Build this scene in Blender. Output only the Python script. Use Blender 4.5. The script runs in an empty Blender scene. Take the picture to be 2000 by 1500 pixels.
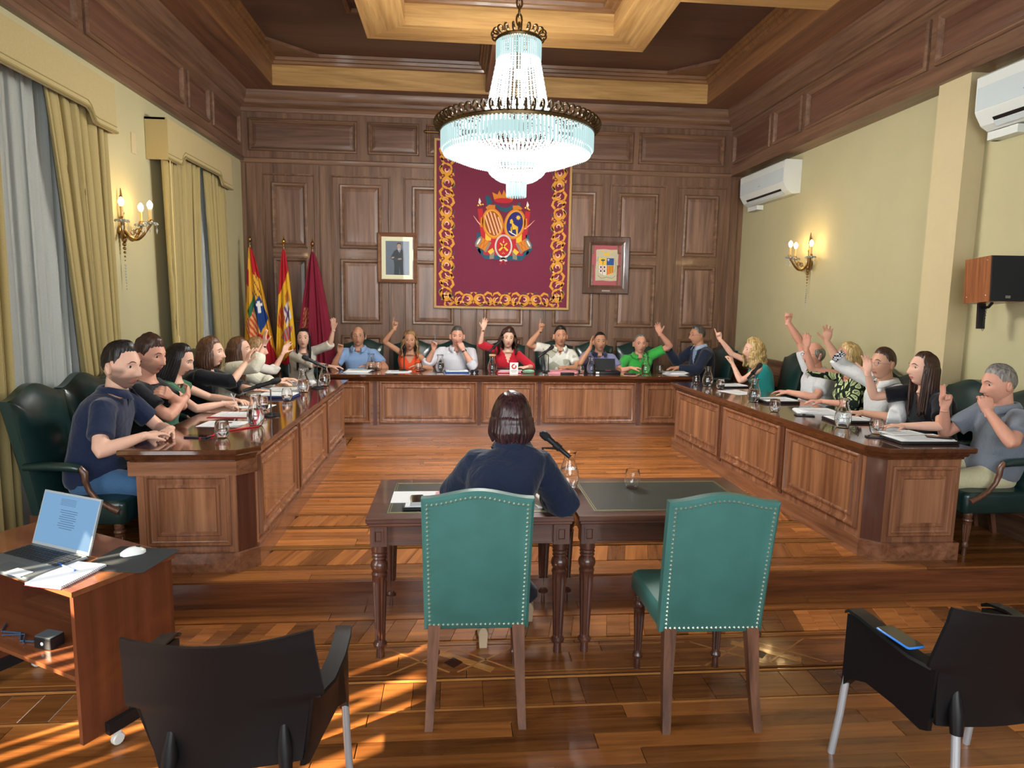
import bpy, math, random
from mathutils import Vector, Matrix, noise
random.seed(7)
SC = bpy.context.scene
COL = SC.collection
V = Vector
PI = math.pi

# ---------------------------------------------------------------- camera
cam_d = bpy.data.cameras.new('camera'); cam = bpy.data.objects.new('camera', cam_d); COL.objects.link(cam)
_r = V((0.996274, -0.084581, 0.016860)); _u = V((-0.005999, 0.127054, 0.991878)); _f = V((0.086037, 0.988283, -0.126073))
cam.matrix_world = Matrix(((_r.x, _u.x, -_f.x, 0), (_r.y, _u.y, -_f.y, 0), (_r.z, _u.z, -_f.z, 1.87), (0, 0, 0, 1)))
cam_d.sensor_width = 36; cam_d.lens = 23.158; cam_d.clip_start = .05; cam_d.clip_end = 100
SC.camera = cam
# ---------------------------------------------------------------- view / world / light
SC.view_settings.view_transform = 'Standard'; SC.view_settings.look = 'None'
SC.view_settings.exposure = 0.0; SC.view_settings.gamma = 1; SC.view_settings.use_curve_mapping = False
W = bpy.data.worlds.new('world'); SC.world = W; W.use_nodes = True
bg = W.node_tree.nodes['Background']; bg.inputs[0].default_value = (.80, .88, 1, 1); bg.inputs[1].default_value = .75

def lamp(name, kind, loc, power, col=(1, 1, 1), size=.1, size_y=None, rot=None, direction=None, angle=None, spread=None):
    d = bpy.data.lights.new(name, kind); d.energy = power; d.color = col
    if kind == 'AREA':
        d.size = size
        if size_y: d.shape = 'RECTANGLE'; d.size_y = size_y
        if spread: d.spread = spread
    elif kind == 'POINT': d.shadow_soft_size = size
    elif kind == 'SUN': d.angle = angle or .01
    o = bpy.data.objects.new(name, d); COL.objects.link(o); o.location = loc
    if direction is not None: o.rotation_euler = V(direction).to_track_quat('-Z', 'Y').to_euler()
    return o
# low warm sun through the near left windows
lamp('sun', 'SUN', (-8, -4, 6), 46.0, (1, .80, .55), direction=(.80, .50, -.46), angle=.012)
# daylight entering by the tall windows behind the camera and beside it
lamp('daylight_rear', 'AREA', (.6, -2.2, 2.5), 300, (.90, .95, 1), 4.5, 2.6, direction=(0, 1, -.12))
lamp('daylight_side', 'AREA', (-2.75, 1.2, 2.2), 90, (.92, .96, 1), 1.3, 2.6, direction=(1, .15, -.1))
# the chandelier's lamps, inside the glass
for k in range(6):
    a = k*PI/3
    lamp('chandelier_lamp', 'POINT', (.54+.42*math.cos(a), 6.1+.42*math.sin(a), 3.02), 70, (1, .97, .91), .10)
lamp('chandelier_lamp', 'POINT', (.54, 6.1, 3.75), 150, (1, .97, .90), .12)

# ---------------------------------------------------------------- materials
def lin(c): return c/12.92 if c <= .04045 else ((c+.055)/1.055)**2.4
def H(s, a=1.0):
    s = s.lstrip('#'); return tuple(lin(int(s[i:i+2], 16)/255) for i in (0, 2, 4))+(a,)
MATS = {}
def _bsdf(name):
    m = bpy.data.materials.new(name); m.use_nodes = True
    return m, m.node_tree, m.node_tree.nodes['Principled BSDF']
def mat(name, col, rough=.5, metal=0, spec=.5, coat=0, sheen=0, var=0, vscale=20, bump=0, bscale=60, trans=0, ior=1.45, emit=None, es=1, sss=0):
    if name in MATS: return MATS[name]
    m, nt, b = _bsdf(name); N = nt.nodes; L = nt.links
    col = H(col) if isinstance(col, str) else col
    b.inputs['Base Color'].default_value = col; b.inputs['Roughness'].default_value = rough
    b.inputs['Metallic'].default_value = metal; b.inputs['Specular IOR Level'].default_value = spec
    b.inputs['Coat Weight'].default_value = coat; b.inputs['Coat Roughness'].default_value = .08
    b.inputs['Sheen Weight'].default_value = sheen
    b.inputs['Transmission Weight'].default_value = trans; b.inputs['IOR'].default_value = ior
    if sss: b.inputs['Subsurface Weight'].default_value = sss; b.inputs['Subsurface Radius'].default_value = (.02, .008, .004)
    if emit: b.inputs['Emission Color'].default_value = H(emit); b.inputs['Emission Strength'].default_value = es
    tc = N.new('ShaderNodeTexCoord')
    if var:
        n = N.new('ShaderNodeTexNoise'); n.inputs['Scale'].default_value = vscale; n.inputs['Detail'].default_value = 4
        L.new(tc.outputs['Object'], n.inputs['Vector'])
        mx = N.new('ShaderNodeMix'); mx.data_type = 'RGBA'
        mx.inputs['A'].default_value = tuple(max(0, c*(1-var)) for c in col[:3])+(1,)
        mx.inputs['B'].default_value = tuple(min(1, c*(1+var)) for c in col[:3])+(1,)
        L.new(n.outputs['Fac'], mx.inputs['Factor']); L.new(mx.outputs['Result'], b.inputs['Base Color'])
    if bump:
        n = N.new('ShaderNodeTexNoise'); n.inputs['Scale'].default_value = bscale; n.inputs['Detail'].default_value = 3
        L.new(tc.outputs['Object'], n.inputs['Vector'])
        bp = N.new('ShaderNodeBump'); bp.inputs['Strength'].default_value = bump; bp.inputs['Distance'].default_value = .004
        L.new(n.outputs['Fac'], bp.inputs['Height']); L.new(bp.outputs['Normal'], b.inputs['Normal'])
    MATS[name] = m; return m
def pane_glass(name, refl=.06, tint='#ffffff'):
    if name in MATS: return MATS[name]
    m, nt, b = _bsdf(name); N = nt.nodes; L = nt.links; N.remove(b)
    tr = N.new('ShaderNodeBsdfTransparent'); tr.inputs[0].default_value = H(tint); gl = N.new('ShaderNodeBsdfGlossy'); gl.inputs['Roughness'].default_value = .02
    fr = N.new('ShaderNodeFresnel'); fr.inputs[0].default_value = 1.35; mx = N.new('ShaderNodeMixShader'); L.new(fr.outputs[0], mx.inputs[0]); L.new(tr.outputs[0], mx.inputs[1]); L.new(gl.outputs[0], mx.inputs[2]); L.new(mx.outputs[0], N['Material Output'].inputs['Surface'])
    MATS[name] = m; return m
def wood(name, c1, c2, axis='x', scale=1.0, rough=.35, coat=0.0, contrast=.5, tone=0, uv=False, dist=.8):
    """grain runs along the axis; c1 dark, c2 light; tone = spread between separate pieces"""
    if name in MATS: return MATS[name]
    m, nt, b = _bsdf(name); N = nt.nodes; L = nt.links
    tc = N.new('ShaderNodeTexCoord'); mp = N.new('ShaderNodeMapping')
    sc = {'x': (1.2, 22, 22), 'y': (22, 1.2, 22), 'z': (22, 22, 1.2)}[axis]
    mp.inputs['Scale'].default_value = tuple(s*scale for s in sc)
    L.new(tc.outputs['UV' if uv else 'Object'], mp.inputs['Vector'])
    oi = N.new('ShaderNodeObjectInfo')
    if uv:
        at = N.new('ShaderNodeAttribute'); at.attribute_name = 'tone'; ton = at.outputs['Fac']
    else: ton = oi.outputs['Random']
    mul = N.new('ShaderNodeMath'); mul.operation = 'MULTIPLY'; mul.inputs[1].default_value = 37
    L.new(ton, mul.inputs[0])
    ad = N.new('ShaderNodeVectorMath'); ad.operation = 'ADD'
    L.new(mp.outputs[0], ad.inputs[0]); L.new(mul.outputs[0], ad.inputs[1])
    n = N.new('ShaderNodeTexNoise'); n.inputs['Scale'].default_value = 1.0; n.inputs['Detail'].default_value = 7
    n.inputs['Roughness'].default_value = .65; n.inputs['Distortion'].default_value = dist
    L.new(ad.outputs[0], n.inputs['Vector'])
    n2 = N.new('ShaderNodeTexNoise'); n2.inputs['Scale'].default_value = .22; n2.inputs['Detail'].default_value = 3; n2.inputs['Distortion'].default_value = min(2.5, dist*3)
    L.new(ad.outputs[0], n2.inputs['Vector'])
    mixf = N.new('ShaderNodeMix'); mixf.inputs['Factor'].default_value = .45
    L.new(n.outputs['Fac'], mixf.inputs['A']); L.new(n2.outputs['Fac'], mixf.inputs['B'])
    rp = N.new('ShaderNodeValToRGB'); e = rp.color_ramp.elements
    e[0].position = .5-.22*(1.2-contrast); e[0].color = H(c1); e[1].position = .5+.22*(1.2-contrast); e[1].color = H(c2)
    L.new(mixf.outputs['Result'], rp.inputs['Fac']); out = rp.outputs['Color']
    if tone:
        mr = N.new('ShaderNodeMapRange'); mr.inputs['To Min'].default_value = 1-tone; mr.inputs['To Max'].default_value = 1+tone
        L.new(ton, mr.inputs['Value'])
        hs = N.new('ShaderNodeHueSaturation'); L.new(mr.outputs[0], hs.inputs['Value']); L.new(out, hs.inputs['Color']); out = hs.outputs['Color']
    L.new(out, b.inputs['Base Color'])
    rr = N.new('ShaderNodeMapRange'); rr.inputs['To Min'].default_value = rough*.8; rr.inputs['To Max'].default_value = rough*1.25
    L.new(n2.outputs['Fac'], rr.inputs['Value']); L.new(rr.outputs[0], b.inputs['Roughness'])
    b.inputs['Coat Weight'].default_value = coat; b.inputs['Coat Roughness'].default_value = .07
    bp = N.new('ShaderNodeBump'); bp.inputs['Strength'].default_value = .12; bp.inputs['Distance'].default_value = .002
    L.new(n.outputs['Fac'], bp.inputs['Height']); L.new(bp.outputs['Normal'], b.inputs['Normal'])
    MATS[name] = m; return m
def cloth(name, col, rough=.9, fold=.25, fscale=9, sheen=.2, transl=0):
    """woven cloth with soft creases"""
    if name in MATS: return MATS[name]
    m, nt, b = _bsdf(name); N = nt.nodes; L = nt.links
    col = H(col); b.inputs['Roughness'].default_value = rough; b.inputs['Sheen Weight'].default_value = sheen
    b.inputs['Specular IOR Level'].default_value = .2
    tc = N.new('ShaderNodeTexCoord'); n = N.new('ShaderNodeTexNoise'); n.inputs['Scale'].default_value = 120; n.inputs['Detail'].default_value = 2
    L.new(tc.outputs['Object'], n.inputs['Vector'])
    mx = N.new('ShaderNodeMix'); mx.data_type = 'RGBA'; mx.inputs['A'].default_value = tuple(c*.86 for c in col[:3])+(1,); mx.inputs['B'].default_value = tuple(min(1, c*1.12) for c in col[:3])+(1,)
    L.new(n.outputs['Fac'], mx.inputs['Factor']); L.new(mx.outputs['Result'], b.inputs['Base Color'])
    n3 = N.new('ShaderNodeTexNoise'); n3.inputs['Scale'].default_value = fscale; n3.inputs['Detail'].default_value = 4; n3.inputs['Distortion'].default_value = 1.2
    L.new(tc.outputs['Object'], n3.inputs['Vector'])
    bp = N.new('ShaderNodeBump'); bp.inputs['Strength'].default_value = fold; bp.inputs['Distance'].default_value = .03
    L.new(n3.outputs['Fac'], bp.inputs['Height']); L.new(bp.outputs['Normal'], b.inputs['Normal'])
    if transl:
        tr = N.new('ShaderNodeBsdfTranslucent'); tr.inputs['Color'].default_value = col; ms = N.new('ShaderNodeMixShader'); ms.inputs[0].default_value = transl
        L.new(b.outputs[0], ms.inputs[1]); L.new(tr.outputs[0], ms.inputs[2]); L.new(ms.outputs[0], N['Material Output'].inputs['Surface'])
    MATS[name] = m; return m
def attrmat(name, rough=.8, spec=.3, bump=0):
    if name in MATS: return MATS[name]
    m, nt, b = _bsdf(name); a = nt.nodes.new('ShaderNodeAttribute'); a.attribute_name = 'Col'
    nt.links.new(a.outputs['Color'], b.inputs['Base Color']); b.inputs['Roughness'].default_value = rough; b.inputs['Specular IOR Level'].default_value = spec
    MATS[name] = m; return m

# ---------------------------------------------------------------- mesh collector
class M:
    def __init__(s): s.v = []; s.f = []; s.m = []; s.uv = None; s.tone = None
    def add(s, vs, fs, m=0):
        o = len(s.v); s.v += [tuple(p) for p in vs]; s.f += [tuple(i+o for i in f) for f in fs]; s.m += [m]*len(fs)
    def box(s, x0, x1, y0, y1, z0, z1, m=0):
        s.obox(V(((x0+x1)/2, (y0+y1)/2, (z0+z1)/2)), V((1, 0, 0)), V((0, 1, 0)), V((0, 0, 1)), abs(x1-x0)/2, abs(y1-y0)/2, abs(z1-z0)/2, m)
    def obox(s, c, a, b, n, ha, hb, hn, m=0):
        c = V(c); a = V(a)*ha; b = V(b)*hb; n = V(n)*hn
        vs = [c-a-b-n, c+a-b-n, c+a+b-n, c-a+b-n, c-a-b+n, c+a-b+n, c+a+b+n, c-a+b+n]
        s.add(vs, [(0, 3, 2, 1), (4, 5, 6, 7), (0, 1, 5, 4), (1, 2, 6, 5), (2, 3, 7, 6), (3, 0, 4, 7)], m)
    def bbox(s, x0, x1, y0, y1, z0, z1, r=.01, m=0, n=2):
        """box with rounded vertical edges and eased top/bottom"""
        pts = rrect((x1-x0), (y1-y0), r, n); cx, cy = (x0+x1)/2, (y0+y1)/2
        e = min(r*.5, (z1-z0)/3)
        rings = []
        for z, ins in ((z0, e), (z0+e, 0), (z1-e, 0), (z1, e)):
            kx = 1-ins*2/(x1-x0); ky = 1-ins*2/(y1-y0)
            rings.append([V((cx+p[0]*kx, cy+p[1]*ky, z)) for p in pts])
        s.loft(rings, m=m)
    def loft(s, rings, cap=True, m=0, close=True, capa=None, capb=None):
        n = len(rings[0]); vs = [p for r in rings for p in r]; fs = []
        for j in range(len(rings)-1):
            for i in range(n if close else n-1):
                k = (i+1) % n; fs.append((j*n+i, j*n+k, (j+1)*n+k, (j+1)*n+i))
        if cap if capa is None else capa: fs.append(tuple(range(n-1, -1, -1)))
        if cap if capb is None else capb: fs.append(tuple((len(rings)-1)*n+i for i in range(n)))
        s.add(vs, fs, m)
    def tube(s, path, rad, n=8, m=0, cap=True, up=None, flat=1.0):
        path = [V(p) for p in path]; K = len(path)
        if not hasattr(rad, '__len__'): rad = [rad]*K
        rings = []; ref = up
        for i, p in enumerate(path):
            t = (path[min(i+1, K-1)]-path[max(i-1, 0)])
            if t.length < 1e-9: t = V((0, 0, 1))
            t.normalize()
            if ref is None: ref = V((0, 0, 1)) if abs(t.z) < .9 else V((1, 0, 0))
            a = ref-t*ref.dot(t)
            if a.length < 1e-6: a = t.orthogonal()
            a.normalize(); ref = a; b = t.cross(a)
            rings.append([p+a*(math.cos(q)*rad[i]*flat)+b*(math.sin(q)*rad[i]) for q in [2*PI*k/n for k in range(n)]])
        s.loft(rings, cap, m)
    def lathe(s, prof, n=20, o=(0, 0, 0), m=0, cap=True, ax=None, flute=0, nf=12):
        """profile of (radius, height) about the axis ax from o"""
        o = V(o); z = V(ax).normalized() if ax else V((0, 0, 1)); x = z.orthogonal().normalized() if ax else V((1, 0, 0)); y = z.cross(x)
        rings = []
        for it in prof:
            r, h = it[0], it[1]; fl = it[2] if len(it) > 2 else 0
            ring = []
            for k in range(n):
                q = 2*PI*k/n; rr = r*(1-fl*(k % 2))
                ring.append(o+x*math.cos(q)*rr+y*math.sin(q)*rr+z*h)
            rings.append(ring)
        s.loft(rings, cap, m)
    def prism(s, poly, o, u, v, n, t, m=0):
        o, u, v, n = V(o), V(u), V(v), V(n)
        a = [o+u*p[0]+v*p[1] for p in poly]; b = [p+n*t for p in a]; k = len(poly)
        s.add(a+b, [tuple(range(k-1, -1, -1)), tuple(range(k, 2*k))]+[(i, (i+1) % k, k+(i+1) % k, k+i) for i in range(k)], m)
    def frame(s, o, u, v, n, w, h, prof, m=0):
        """rectangular moulding: prof = [(inset, height)...]; o lower-left corner"""
        o, u, v, n = V(o), V(u), V(v), V(n); rings = []
        for ins, ht in prof:
            rings.append([o+u*ins+v*ins+n*ht, o+u*(w-ins)+v*ins+n*ht, o+u*(w-ins)+v*(h-ins)+n*ht, o+u*ins+v*(h-ins)+n*ht])
        s.loft(rings, False, m)
    def field(s, o, u, v, n, w, h, ins, ht, m=0):
        o, u, v, n = V(o), V(u), V(v), V(n)
        s.add([o+u*ins+v*ins+n*ht, o+u*(w-ins)+v*ins+n*ht, o+u*(w-ins)+v*(h-ins)+n*ht, o+u*ins+v*(h-ins)+n*ht], [(0, 1, 2, 3)], m)
    def ball(s, c, r, nu=10, nv=6, m=0, sx=1, sy=1, sz=1):
        c = V(c); rings = []
        for j in range(nv+1):
            a = -PI/2+PI*j/nv; rr = max(math.cos(a), .02)
            rings.append([c+V((math.cos(q)*rr*r*sx, math.sin(q)*rr*r*sy, math.sin(a)*r*sz)) for q in [2*PI*k/nu for k in range(nu)]])
        s.loft(rings, True, m)
    def ico(s, c, r, m=0, sz=1.0):
        c = V(c); vs = [c+V((r, 0, 0)), c+V((0, r, 0)), c-V((r, 0, 0)), c-V((0, r, 0)), c+V((0, 0, r*sz)), c-V((0, 0, r*sz))]
        s.add(vs, [(0, 1, 4), (1, 2, 4), (2, 3, 4), (3, 0, 4), (1, 0, 5), (2, 1, 5), (3, 2, 5), (0, 3, 5)], m)
    def mesh(s, name, mats, smooth=False):
        me = bpy.data.meshes.new(name); me.from_pydata(s.v, [], s.f)
        if not isinstance(mats, (list, tuple)): mats = [mats]
        for m in mats: me.materials.append(m)
        if len(mats) > 1: me.polygons.foreach_set('material_index', s.m)
        if smooth:
            me.polygons.foreach_set('use_smooth', [True]*len(me.polygons))
            if smooth != 'all': me.set_sharp_from_angle(angle=math.radians(38 if smooth is True else smooth))
        me.update(); return me
    def build(s, name, mats, parent=None, smooth=False, world=False, loc=None):
        return link(name, s.mesh(name, mats, smooth), parent, world, loc)
def rrect(w, h, r, n=3):
    r = min(r, w/2-1e-4, h/2-1e-4); out = []
    for cx, cy, a0 in ((w/2-r, h/2-r, 0), (-w/2+r, h/2-r, 90), (-w/2+r, -h/2+r, 180), (w/2-r, -h/2+r, 270)):
        for k in range(n+1):
            a = math.radians(a0+90*k/n); out.append((cx+r*math.cos(a), cy+r*math.sin(a)))
    return out
def link(name, me, parent=None, world=False, loc=None):
    o = bpy.data.objects.new(name, me); COL.objects.link(o)
    if loc is not None: o.location = loc
    if parent:
        o.parent = parent
        if world: o.matrix_parent_inverse = parent.matrix_basis.inverted()
    return o
def tag(o, label=None, cat=None, group=None, kind=None):
    if label: o['label'] = label
    if cat: o['category'] = cat
    if group: o['group'] = group
    if kind: o['kind'] = kind
    return o
def thing(name, label, cat, loc=(0, 0, 0), rz=0, group=None):
    o = bpy.data.objects.new(name, None); COL.objects.link(o); o.empty_display_size = .1
    o.location = loc; o.rotation_euler = (0, 0, rz)
    return tag(o, label, cat, group)
def struct(name, m=None, mats=None, smooth=False):
    if m is None:
        o = bpy.data.objects.new(name, None); COL.objects.link(o)
    else: o = m.build(name, mats, None, smooth)
    o['kind'] = 'structure'; return o
def dup(root, loc=None, rz=None, label=None, group=None, keepscale=True):
    c = root.copy(); COL.objects.link(c)
    if loc is not None: c.location = loc
    if rz is not None: c.rotation_euler = (0, 0, rz)
    if label: c['label'] = label
    if group: c['group'] = group
    for ch in list(root.children):
        d = ch.copy(); COL.objects.link(d); d.parent = c
        for g in ch.children:
            e = g.copy(); COL.objects.link(e); e.parent = d
    return c
def setcol(me, cols):
    """cols: one rgb per vertex"""
    a = me.color_attributes.new('Col', 'FLOAT_COLOR', 'POINT'); a.data.foreach_set('color', [c for q in cols for c in (q[0], q[1], q[2], 1.0)])

# wood and paint used by the room and the furniture
WALN = wood('walnut_panelling', '#4d362a', '#87664f', 'z', 1, .42, .15, .45, tone=.10)
WALNX = wood('walnut_rail', '#50382a', '#8a6850', 'x', 1, .40, .2, .45, tone=.08)
WALNY = wood('walnut_rail_lengthwise', '#50382a', '#8a6850', 'y', 1, .40, .2, .45, tone=.08)
FIELD = wood('walnut_field', '#563e31', '#937260', 'z', .8, .42, .15, .5, tone=.12)
FIELDX = wood('walnut_frieze_field', '#4d362a', '#846350', 'x', .8, .42, .15, .5, tone=.08)
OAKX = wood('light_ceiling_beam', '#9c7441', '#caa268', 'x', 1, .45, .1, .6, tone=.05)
OAKY = wood('light_ceiling_beam_lengthwise', '#9c7441', '#caa268', 'y', 1, .45, .1, .6, tone=.05)
DARKP = wood('dark_ceiling_panel', '#3f2924', '#5d3f34', 'x', .8, .45, .15, .4)
DSKZ = wood('desk_mahogany', '#5f3b28', '#9a6a4c', 'z', 1, .25, .5, .5, tone=.08)
DSKX = wood('desk_mahogany_crosswise', '#5f3b28', '#9a6a4c', 'x', 1, .22, .6, .5)
DSKY = wood('desk_mahogany_lengthwise', '#5f3b28', '#9a6a4c', 'y', 1, .22, .6, .5)
DSKF = wood('desk_burr_field', '#663f29', '#a87856', 'z', .55, .22, .6, .6, tone=.10)
DSKD = wood('desk_dark_corner', '#40231a', '#5f3829', 'z', 1, .25, .5, .4)
TOPY = wood('desk_top_polished', '#3d2012', '#643a22', 'y', .8, .10, 1, .4)
TOPX = wood('desk_top_polished_crosswise', '#3d2012', '#643a22', 'x', .8, .10, 1, .4)
PARQ = wood('parquet_wood', '#623517', '#b07038', 'x', 2.0, .27, .22, .35, tone=.60, uv=True, dist=.12)
INLAY = mat('inlay_maple', '#a8713c', .25, coat=.5, var=.15)
WALLC = mat('yellow_wall_cloth', '#b5af8a', .9, var=.05, vscale=3, bump=.1, bscale=200)
PILC = mat('cream_pilaster_paint', '#c2b48e', .85, var=.03)
BRASS = mat('aged_brass', '#92754a', .3, metal=1, var=.25, vscale=30)
ABR = mat('dark_antique_brass', '#5e4e38', .35, metal=1, var=.2, vscale=40)
BLACKP = mat('black_plastic', '#17191d', .38, spec=.5)
WHITEP = mat('white_plastic', '#dfe5e2', .35)
CHROME = mat('chrome', '#c9ccd0', .12, metal=1)
# ================================================================ ROOM
XL, XR, YB, YN, ZC, P = -2.94, 4.20, 9.60, -2.40, 4.60, .17
ux, uy, uz = V((1, 0, 0)), V((0, 1, 0)), V((0, 0, 1))
MOLD = [(0, 0), (.0, .020), (.010, .034), (.024, .036), (.034, .022), (.042, .012), (.05, .012), (.055, 0)]

# ---- floor: lower boards, step and platform
fl = M(); fl.box(XL-.2, XR+.2, YN-.2, YB+.2, -.12, -.012)
floor = struct('floor', fl, [mat('floor_bed', '#2a1509', .5)])
pf = M(); pf.box(XL, XR, 3.93, YB, -.012, P-.012); pf.build('platform_base', MATS['floor_bed'], floor)
NPL = [0]; STUFF = M(); STUFF_UV = []; STUFF_T = []
def plank(poly, z, tone=None, ang=0.0, mt=None, name='plank', th=.012, stuff=False):
    """one board: convex outline poly (x, y), top at z; ang = direction of its grain"""
    tone = random.random() if tone is None else tone
    cx = sum(p[0] for p in poly)/len(poly); cy = sum(p[1] for p in poly)/len(poly); k = len(poly)
    g = .0012; e = .0022; o = random.random()*9, random.random()*9
    def ring(ins, zz):
        out = []
        for (x, y) in poly:
            d = math.hypot(x-cx, y-cy); s = 1-ins*1.3/max(d, .01); out.append((cx+(x-cx)*s, cy+(y-cy)*s, zz))
        return out
    vs = ring(g, z-th)+ring(g, z-.0014)+ring(e+g, z)
    fs = [(i, (i+1) % k, k+(i+1) % k, k+i) for i in range(k)]+[(k+i, k+(i+1) % k, 2*k+(i+1) % k, 2*k+i) for i in range(k)]+[tuple(2*k+i for i in range(k))]
    ca, sa = math.cos(ang), math.sin(ang)
    uv = lambda p: ((p[0]*ca+p[1]*sa)+o[0], (-p[0]*sa+p[1]*ca)+o[1])
    if stuff or NPL[0] >= 296:
        b = len(STUFF.v); STUFF.add(vs, fs); STUFF_T.extend([tone]*len(vs)); return
    NPL[0] += 1
    m = M(); m.add(vs, fs); me = m.mesh(name, [mt or PARQ])
    ul = me.uv_layers.new(name='UVMap')
    for lp in me.loops: ul.data[lp.index].uv = uv(me.vertices[lp.vertex_index].co)
    at = me.attributes.new('tone', 'FLOAT', 'POINT'); at.data.foreach_set('value', [tone]*len(vs))
    link(name, me, floor)
def boards(x0, x1, y0, y1, z, w, lmin, lmax, stuff=False, tone=(0, 1)):
    y = y0
    while y < y1-.01:
        yy = min(y+w, y1); x = x0-random.random()*lmin
        while x < x1:
            l = random.uniform(lmin, lmax); a, b = max(x, x0), min(x+l, x1)
            if b-a > .02: plank([(a, y), (b, y), (b, yy), (a, yy)], z, random.uniform(*tone), 0, stuff=stuff)
            x += l
        y = yy
def slant(x0, x1, y0, y1, z, w, lean, tone=(0, 1), ang=None):
    x = x0
    while x < x1:
        ww = w*random.uniform(.75, 1.25)
        plank([(x, y0), (x+ww, y0), (x+ww+lean, y1), (x+lean, y1)], z, random.uniform(*tone), math.atan2(y1-y0, lean))
        x += ww
def inlay(x0, x1, y, z, w=.006, t=.9):
    m = M(); m.box(x0, x1, y-w/2, y+w/2, z-.01, z+.0004); m.build('inlay_line', INLAY, floor)
def istrip(a, b, w, z, mt=None):
    a, b = V((a[0], a[1], 0)), V((b[0], b[1], 0)); d = (b-a); l = d.length; d.normalize()
    m = M(); m.obox((a+b)/2+uz*(z-.004), d, uz.cross(d), uz, l/2, w/2, .0045); m.build('inlay_strip', mt or INLAY, floor)
# far planks of the platform, between the desks
boards(-1.26, 2.84, 5.14, 8.1, P, .052, .7, 1.9, tone=(.35, 1))
slant(-1.26, 2.80, 4.86, 5.10, P, .13, .05, (.25, .95))
inlay(-1.24, 2.84, 5.12, P); inlay(-1.24, 2.84, 4.83, P); inlay(-1.24, 2.84, 4.79, P)
boards(-1.24, 2.84, 4.47, 4.785, P, .105, .8, 1.8, tone=(.45, .9))
inlay(-1.24, 2.84, 4.44, P); inlay(-1.24, 2.84, 4.41, P)
for a, b in (((-.2, 4.50), (.12, 4.76)), ((.12, 4.50), (-.2, 4.76)), ((1.25, 4.50), (1.57, 4.76)), ((1.57, 4.50), (1.25, 4.76))): istrip(a, b, .012, P+.0006)
slant(-1.28, 2.86, 4.12, 4.38, P, .15, .07, (.2, .9))
boards(-2.9, 4.15, 3.905, 4.11, P, .068, 1.0, 2.4, tone=(.15, .6))
# riser of the step
rs = M(); rs.box(XL, XR, 3.89, 3.93, -.01, .095); rs.build('step_riser', wood('step_board', '#41200f', '#7c4727', 'x', 1.2, .22, .6, .5, tone=.15), floor)
rs = M(); rs.box(XL, XR, 3.882, 3.93, .098, .158); rs.build('step_nosing', MATS['step_board'], floor)
# lower floor
boards(XL, XR, 3.71, 3.89, 0, .09, 1.0, 2.2, tone=(.2, .7))
slant(XL, XR-.1, 3.45, 3.70, 0, .11, .06, (.05, 1))
inlay(XL, XR, 3.43, 0); 
boards(XL, XR, 3.395, 3.42, 0, .025, 2, 3, tone=(.2, .4))
boards(XL, XR, 3.10, 3.385, 0, .096, .9, 2.0, tone=(.05, .4))
inlay(XL, -.33, 3.36, 0); inlay(.33, 1.28, 3.36, 0); inlay(2.0, XR, 3.36, 0)
inlay(XL, -.33, 3.12, 0); inlay(.33, 1.28, 3.12, 0); inlay(2.0, XR, 3.12, 0)
for c in (0.0, 1.64):
    for s in (-1, 1):
        istrip((c-.33, 3.24+.12*s), (c-.02, 3.24-.11*s), .010, .0008); istrip((c+.33, 3.24+.12*s), (c+.02, 3.24-.11*s), .010, .0008)
    istrip((c-.1, 3.34), (c+.2, 3.14), .046, .0006, wood('inlay_bar', '#8c5a24', '#c28a48', 'x', 1, .25, .5)); 
    m = M(); m.prism([(c, 3.17), (c+.05, 3.22), (c, 3.27), (c-.05, 3.22)], (0, 0, 0), ux, uy, uz, .0012); m.build('inlay_diamond', mat('dark_inlay', '#2a150c', .3), floor)
inlay(XL, XR, 3.07, 0)
slant(XL, XR, 2.84, 3.05, 0, .17, 0.0, (.0, .35))
inlay(XL, XR, 2.825, 0, .012)
boards(-1.9, 2.5, 2.22, 2.815, 0, .10, .8, 1.9, tone=(.05, .55))
NPL[0] = 999
boards(XL, -1.9, 2.22, 2.815, 0, .10, .8, 1.9); boards(2.5, XR, 2.22, 2.815, 0, .10, .8, 1.9)
boards(XL, XR, YN, 2.22, 0, .11, .9, 2.0, tone=(.05, .55))
boards(-2.9, -1.24, 4.12, 9.55, P, .09, .9, 1.6, tone=(.2, .7)); boards(2.84, 4.15, 4.12, 9.55, P, .09, .9, 1.6, tone=(.1, .5)); boards(-1.24, 2.66, 8.1, 9.55, P, .09, .9, 1.6)
sm = STUFF.mesh('planks', [PARQ]); ul = sm.uv_layers.new(name='UVMap')
for lp in sm.loops:
    c = sm.vertices[lp.vertex_index].co; ul.data[lp.index].uv = (c.x+STUFF_T[lp.vertex_index]*7, c.y)
at = sm.attributes.new('tone', 'FLOAT', 'POINT'); at.data.foreach_set('value', STUFF_T)
tag(link('planks', sm, floor), kind='stuff')

# ---- back wall, fully panelled
wb = M(); wb.box(XL-.2, XR+.2, YB, YB+.2, -.1, 5.1); wall_back = struct('wall_back', wb, [WALN])
def wpanel(x0, x1, z0, z1, par, fieldm=FIELD, y=YB, prof=MOLD):
    m = M(); m.frame((x0, y, z0), ux, uz, -uy, x1-x0, z1-z0, prof); m.build('panel_moulding', WALNX, par, 30)
    m = M(); w, h = x1-x0, z1-z0
    m.frame((x0, y, z0), ux, uz, -uy, w, h, [(.055, 0), (.058, .004), (.10, .012)]); m.field((x0, y, z0), ux, uz, -uy, w, h, .10, .012)
    m.build('panel', fieldm, par)
for x0, x1 in ((-2.82, -1.37), (-1.22, -.52), (-.42, .22), (.36, 1.72), (1.84, 2.52), (2.60, 3.86)): wpanel(x0, x1, 3.84, 4.27, wall_back, FIELDX)
GRV = [(0, 0), (.004, .014), (.02, .016), (.026, .006), (.03, 0)]
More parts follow.
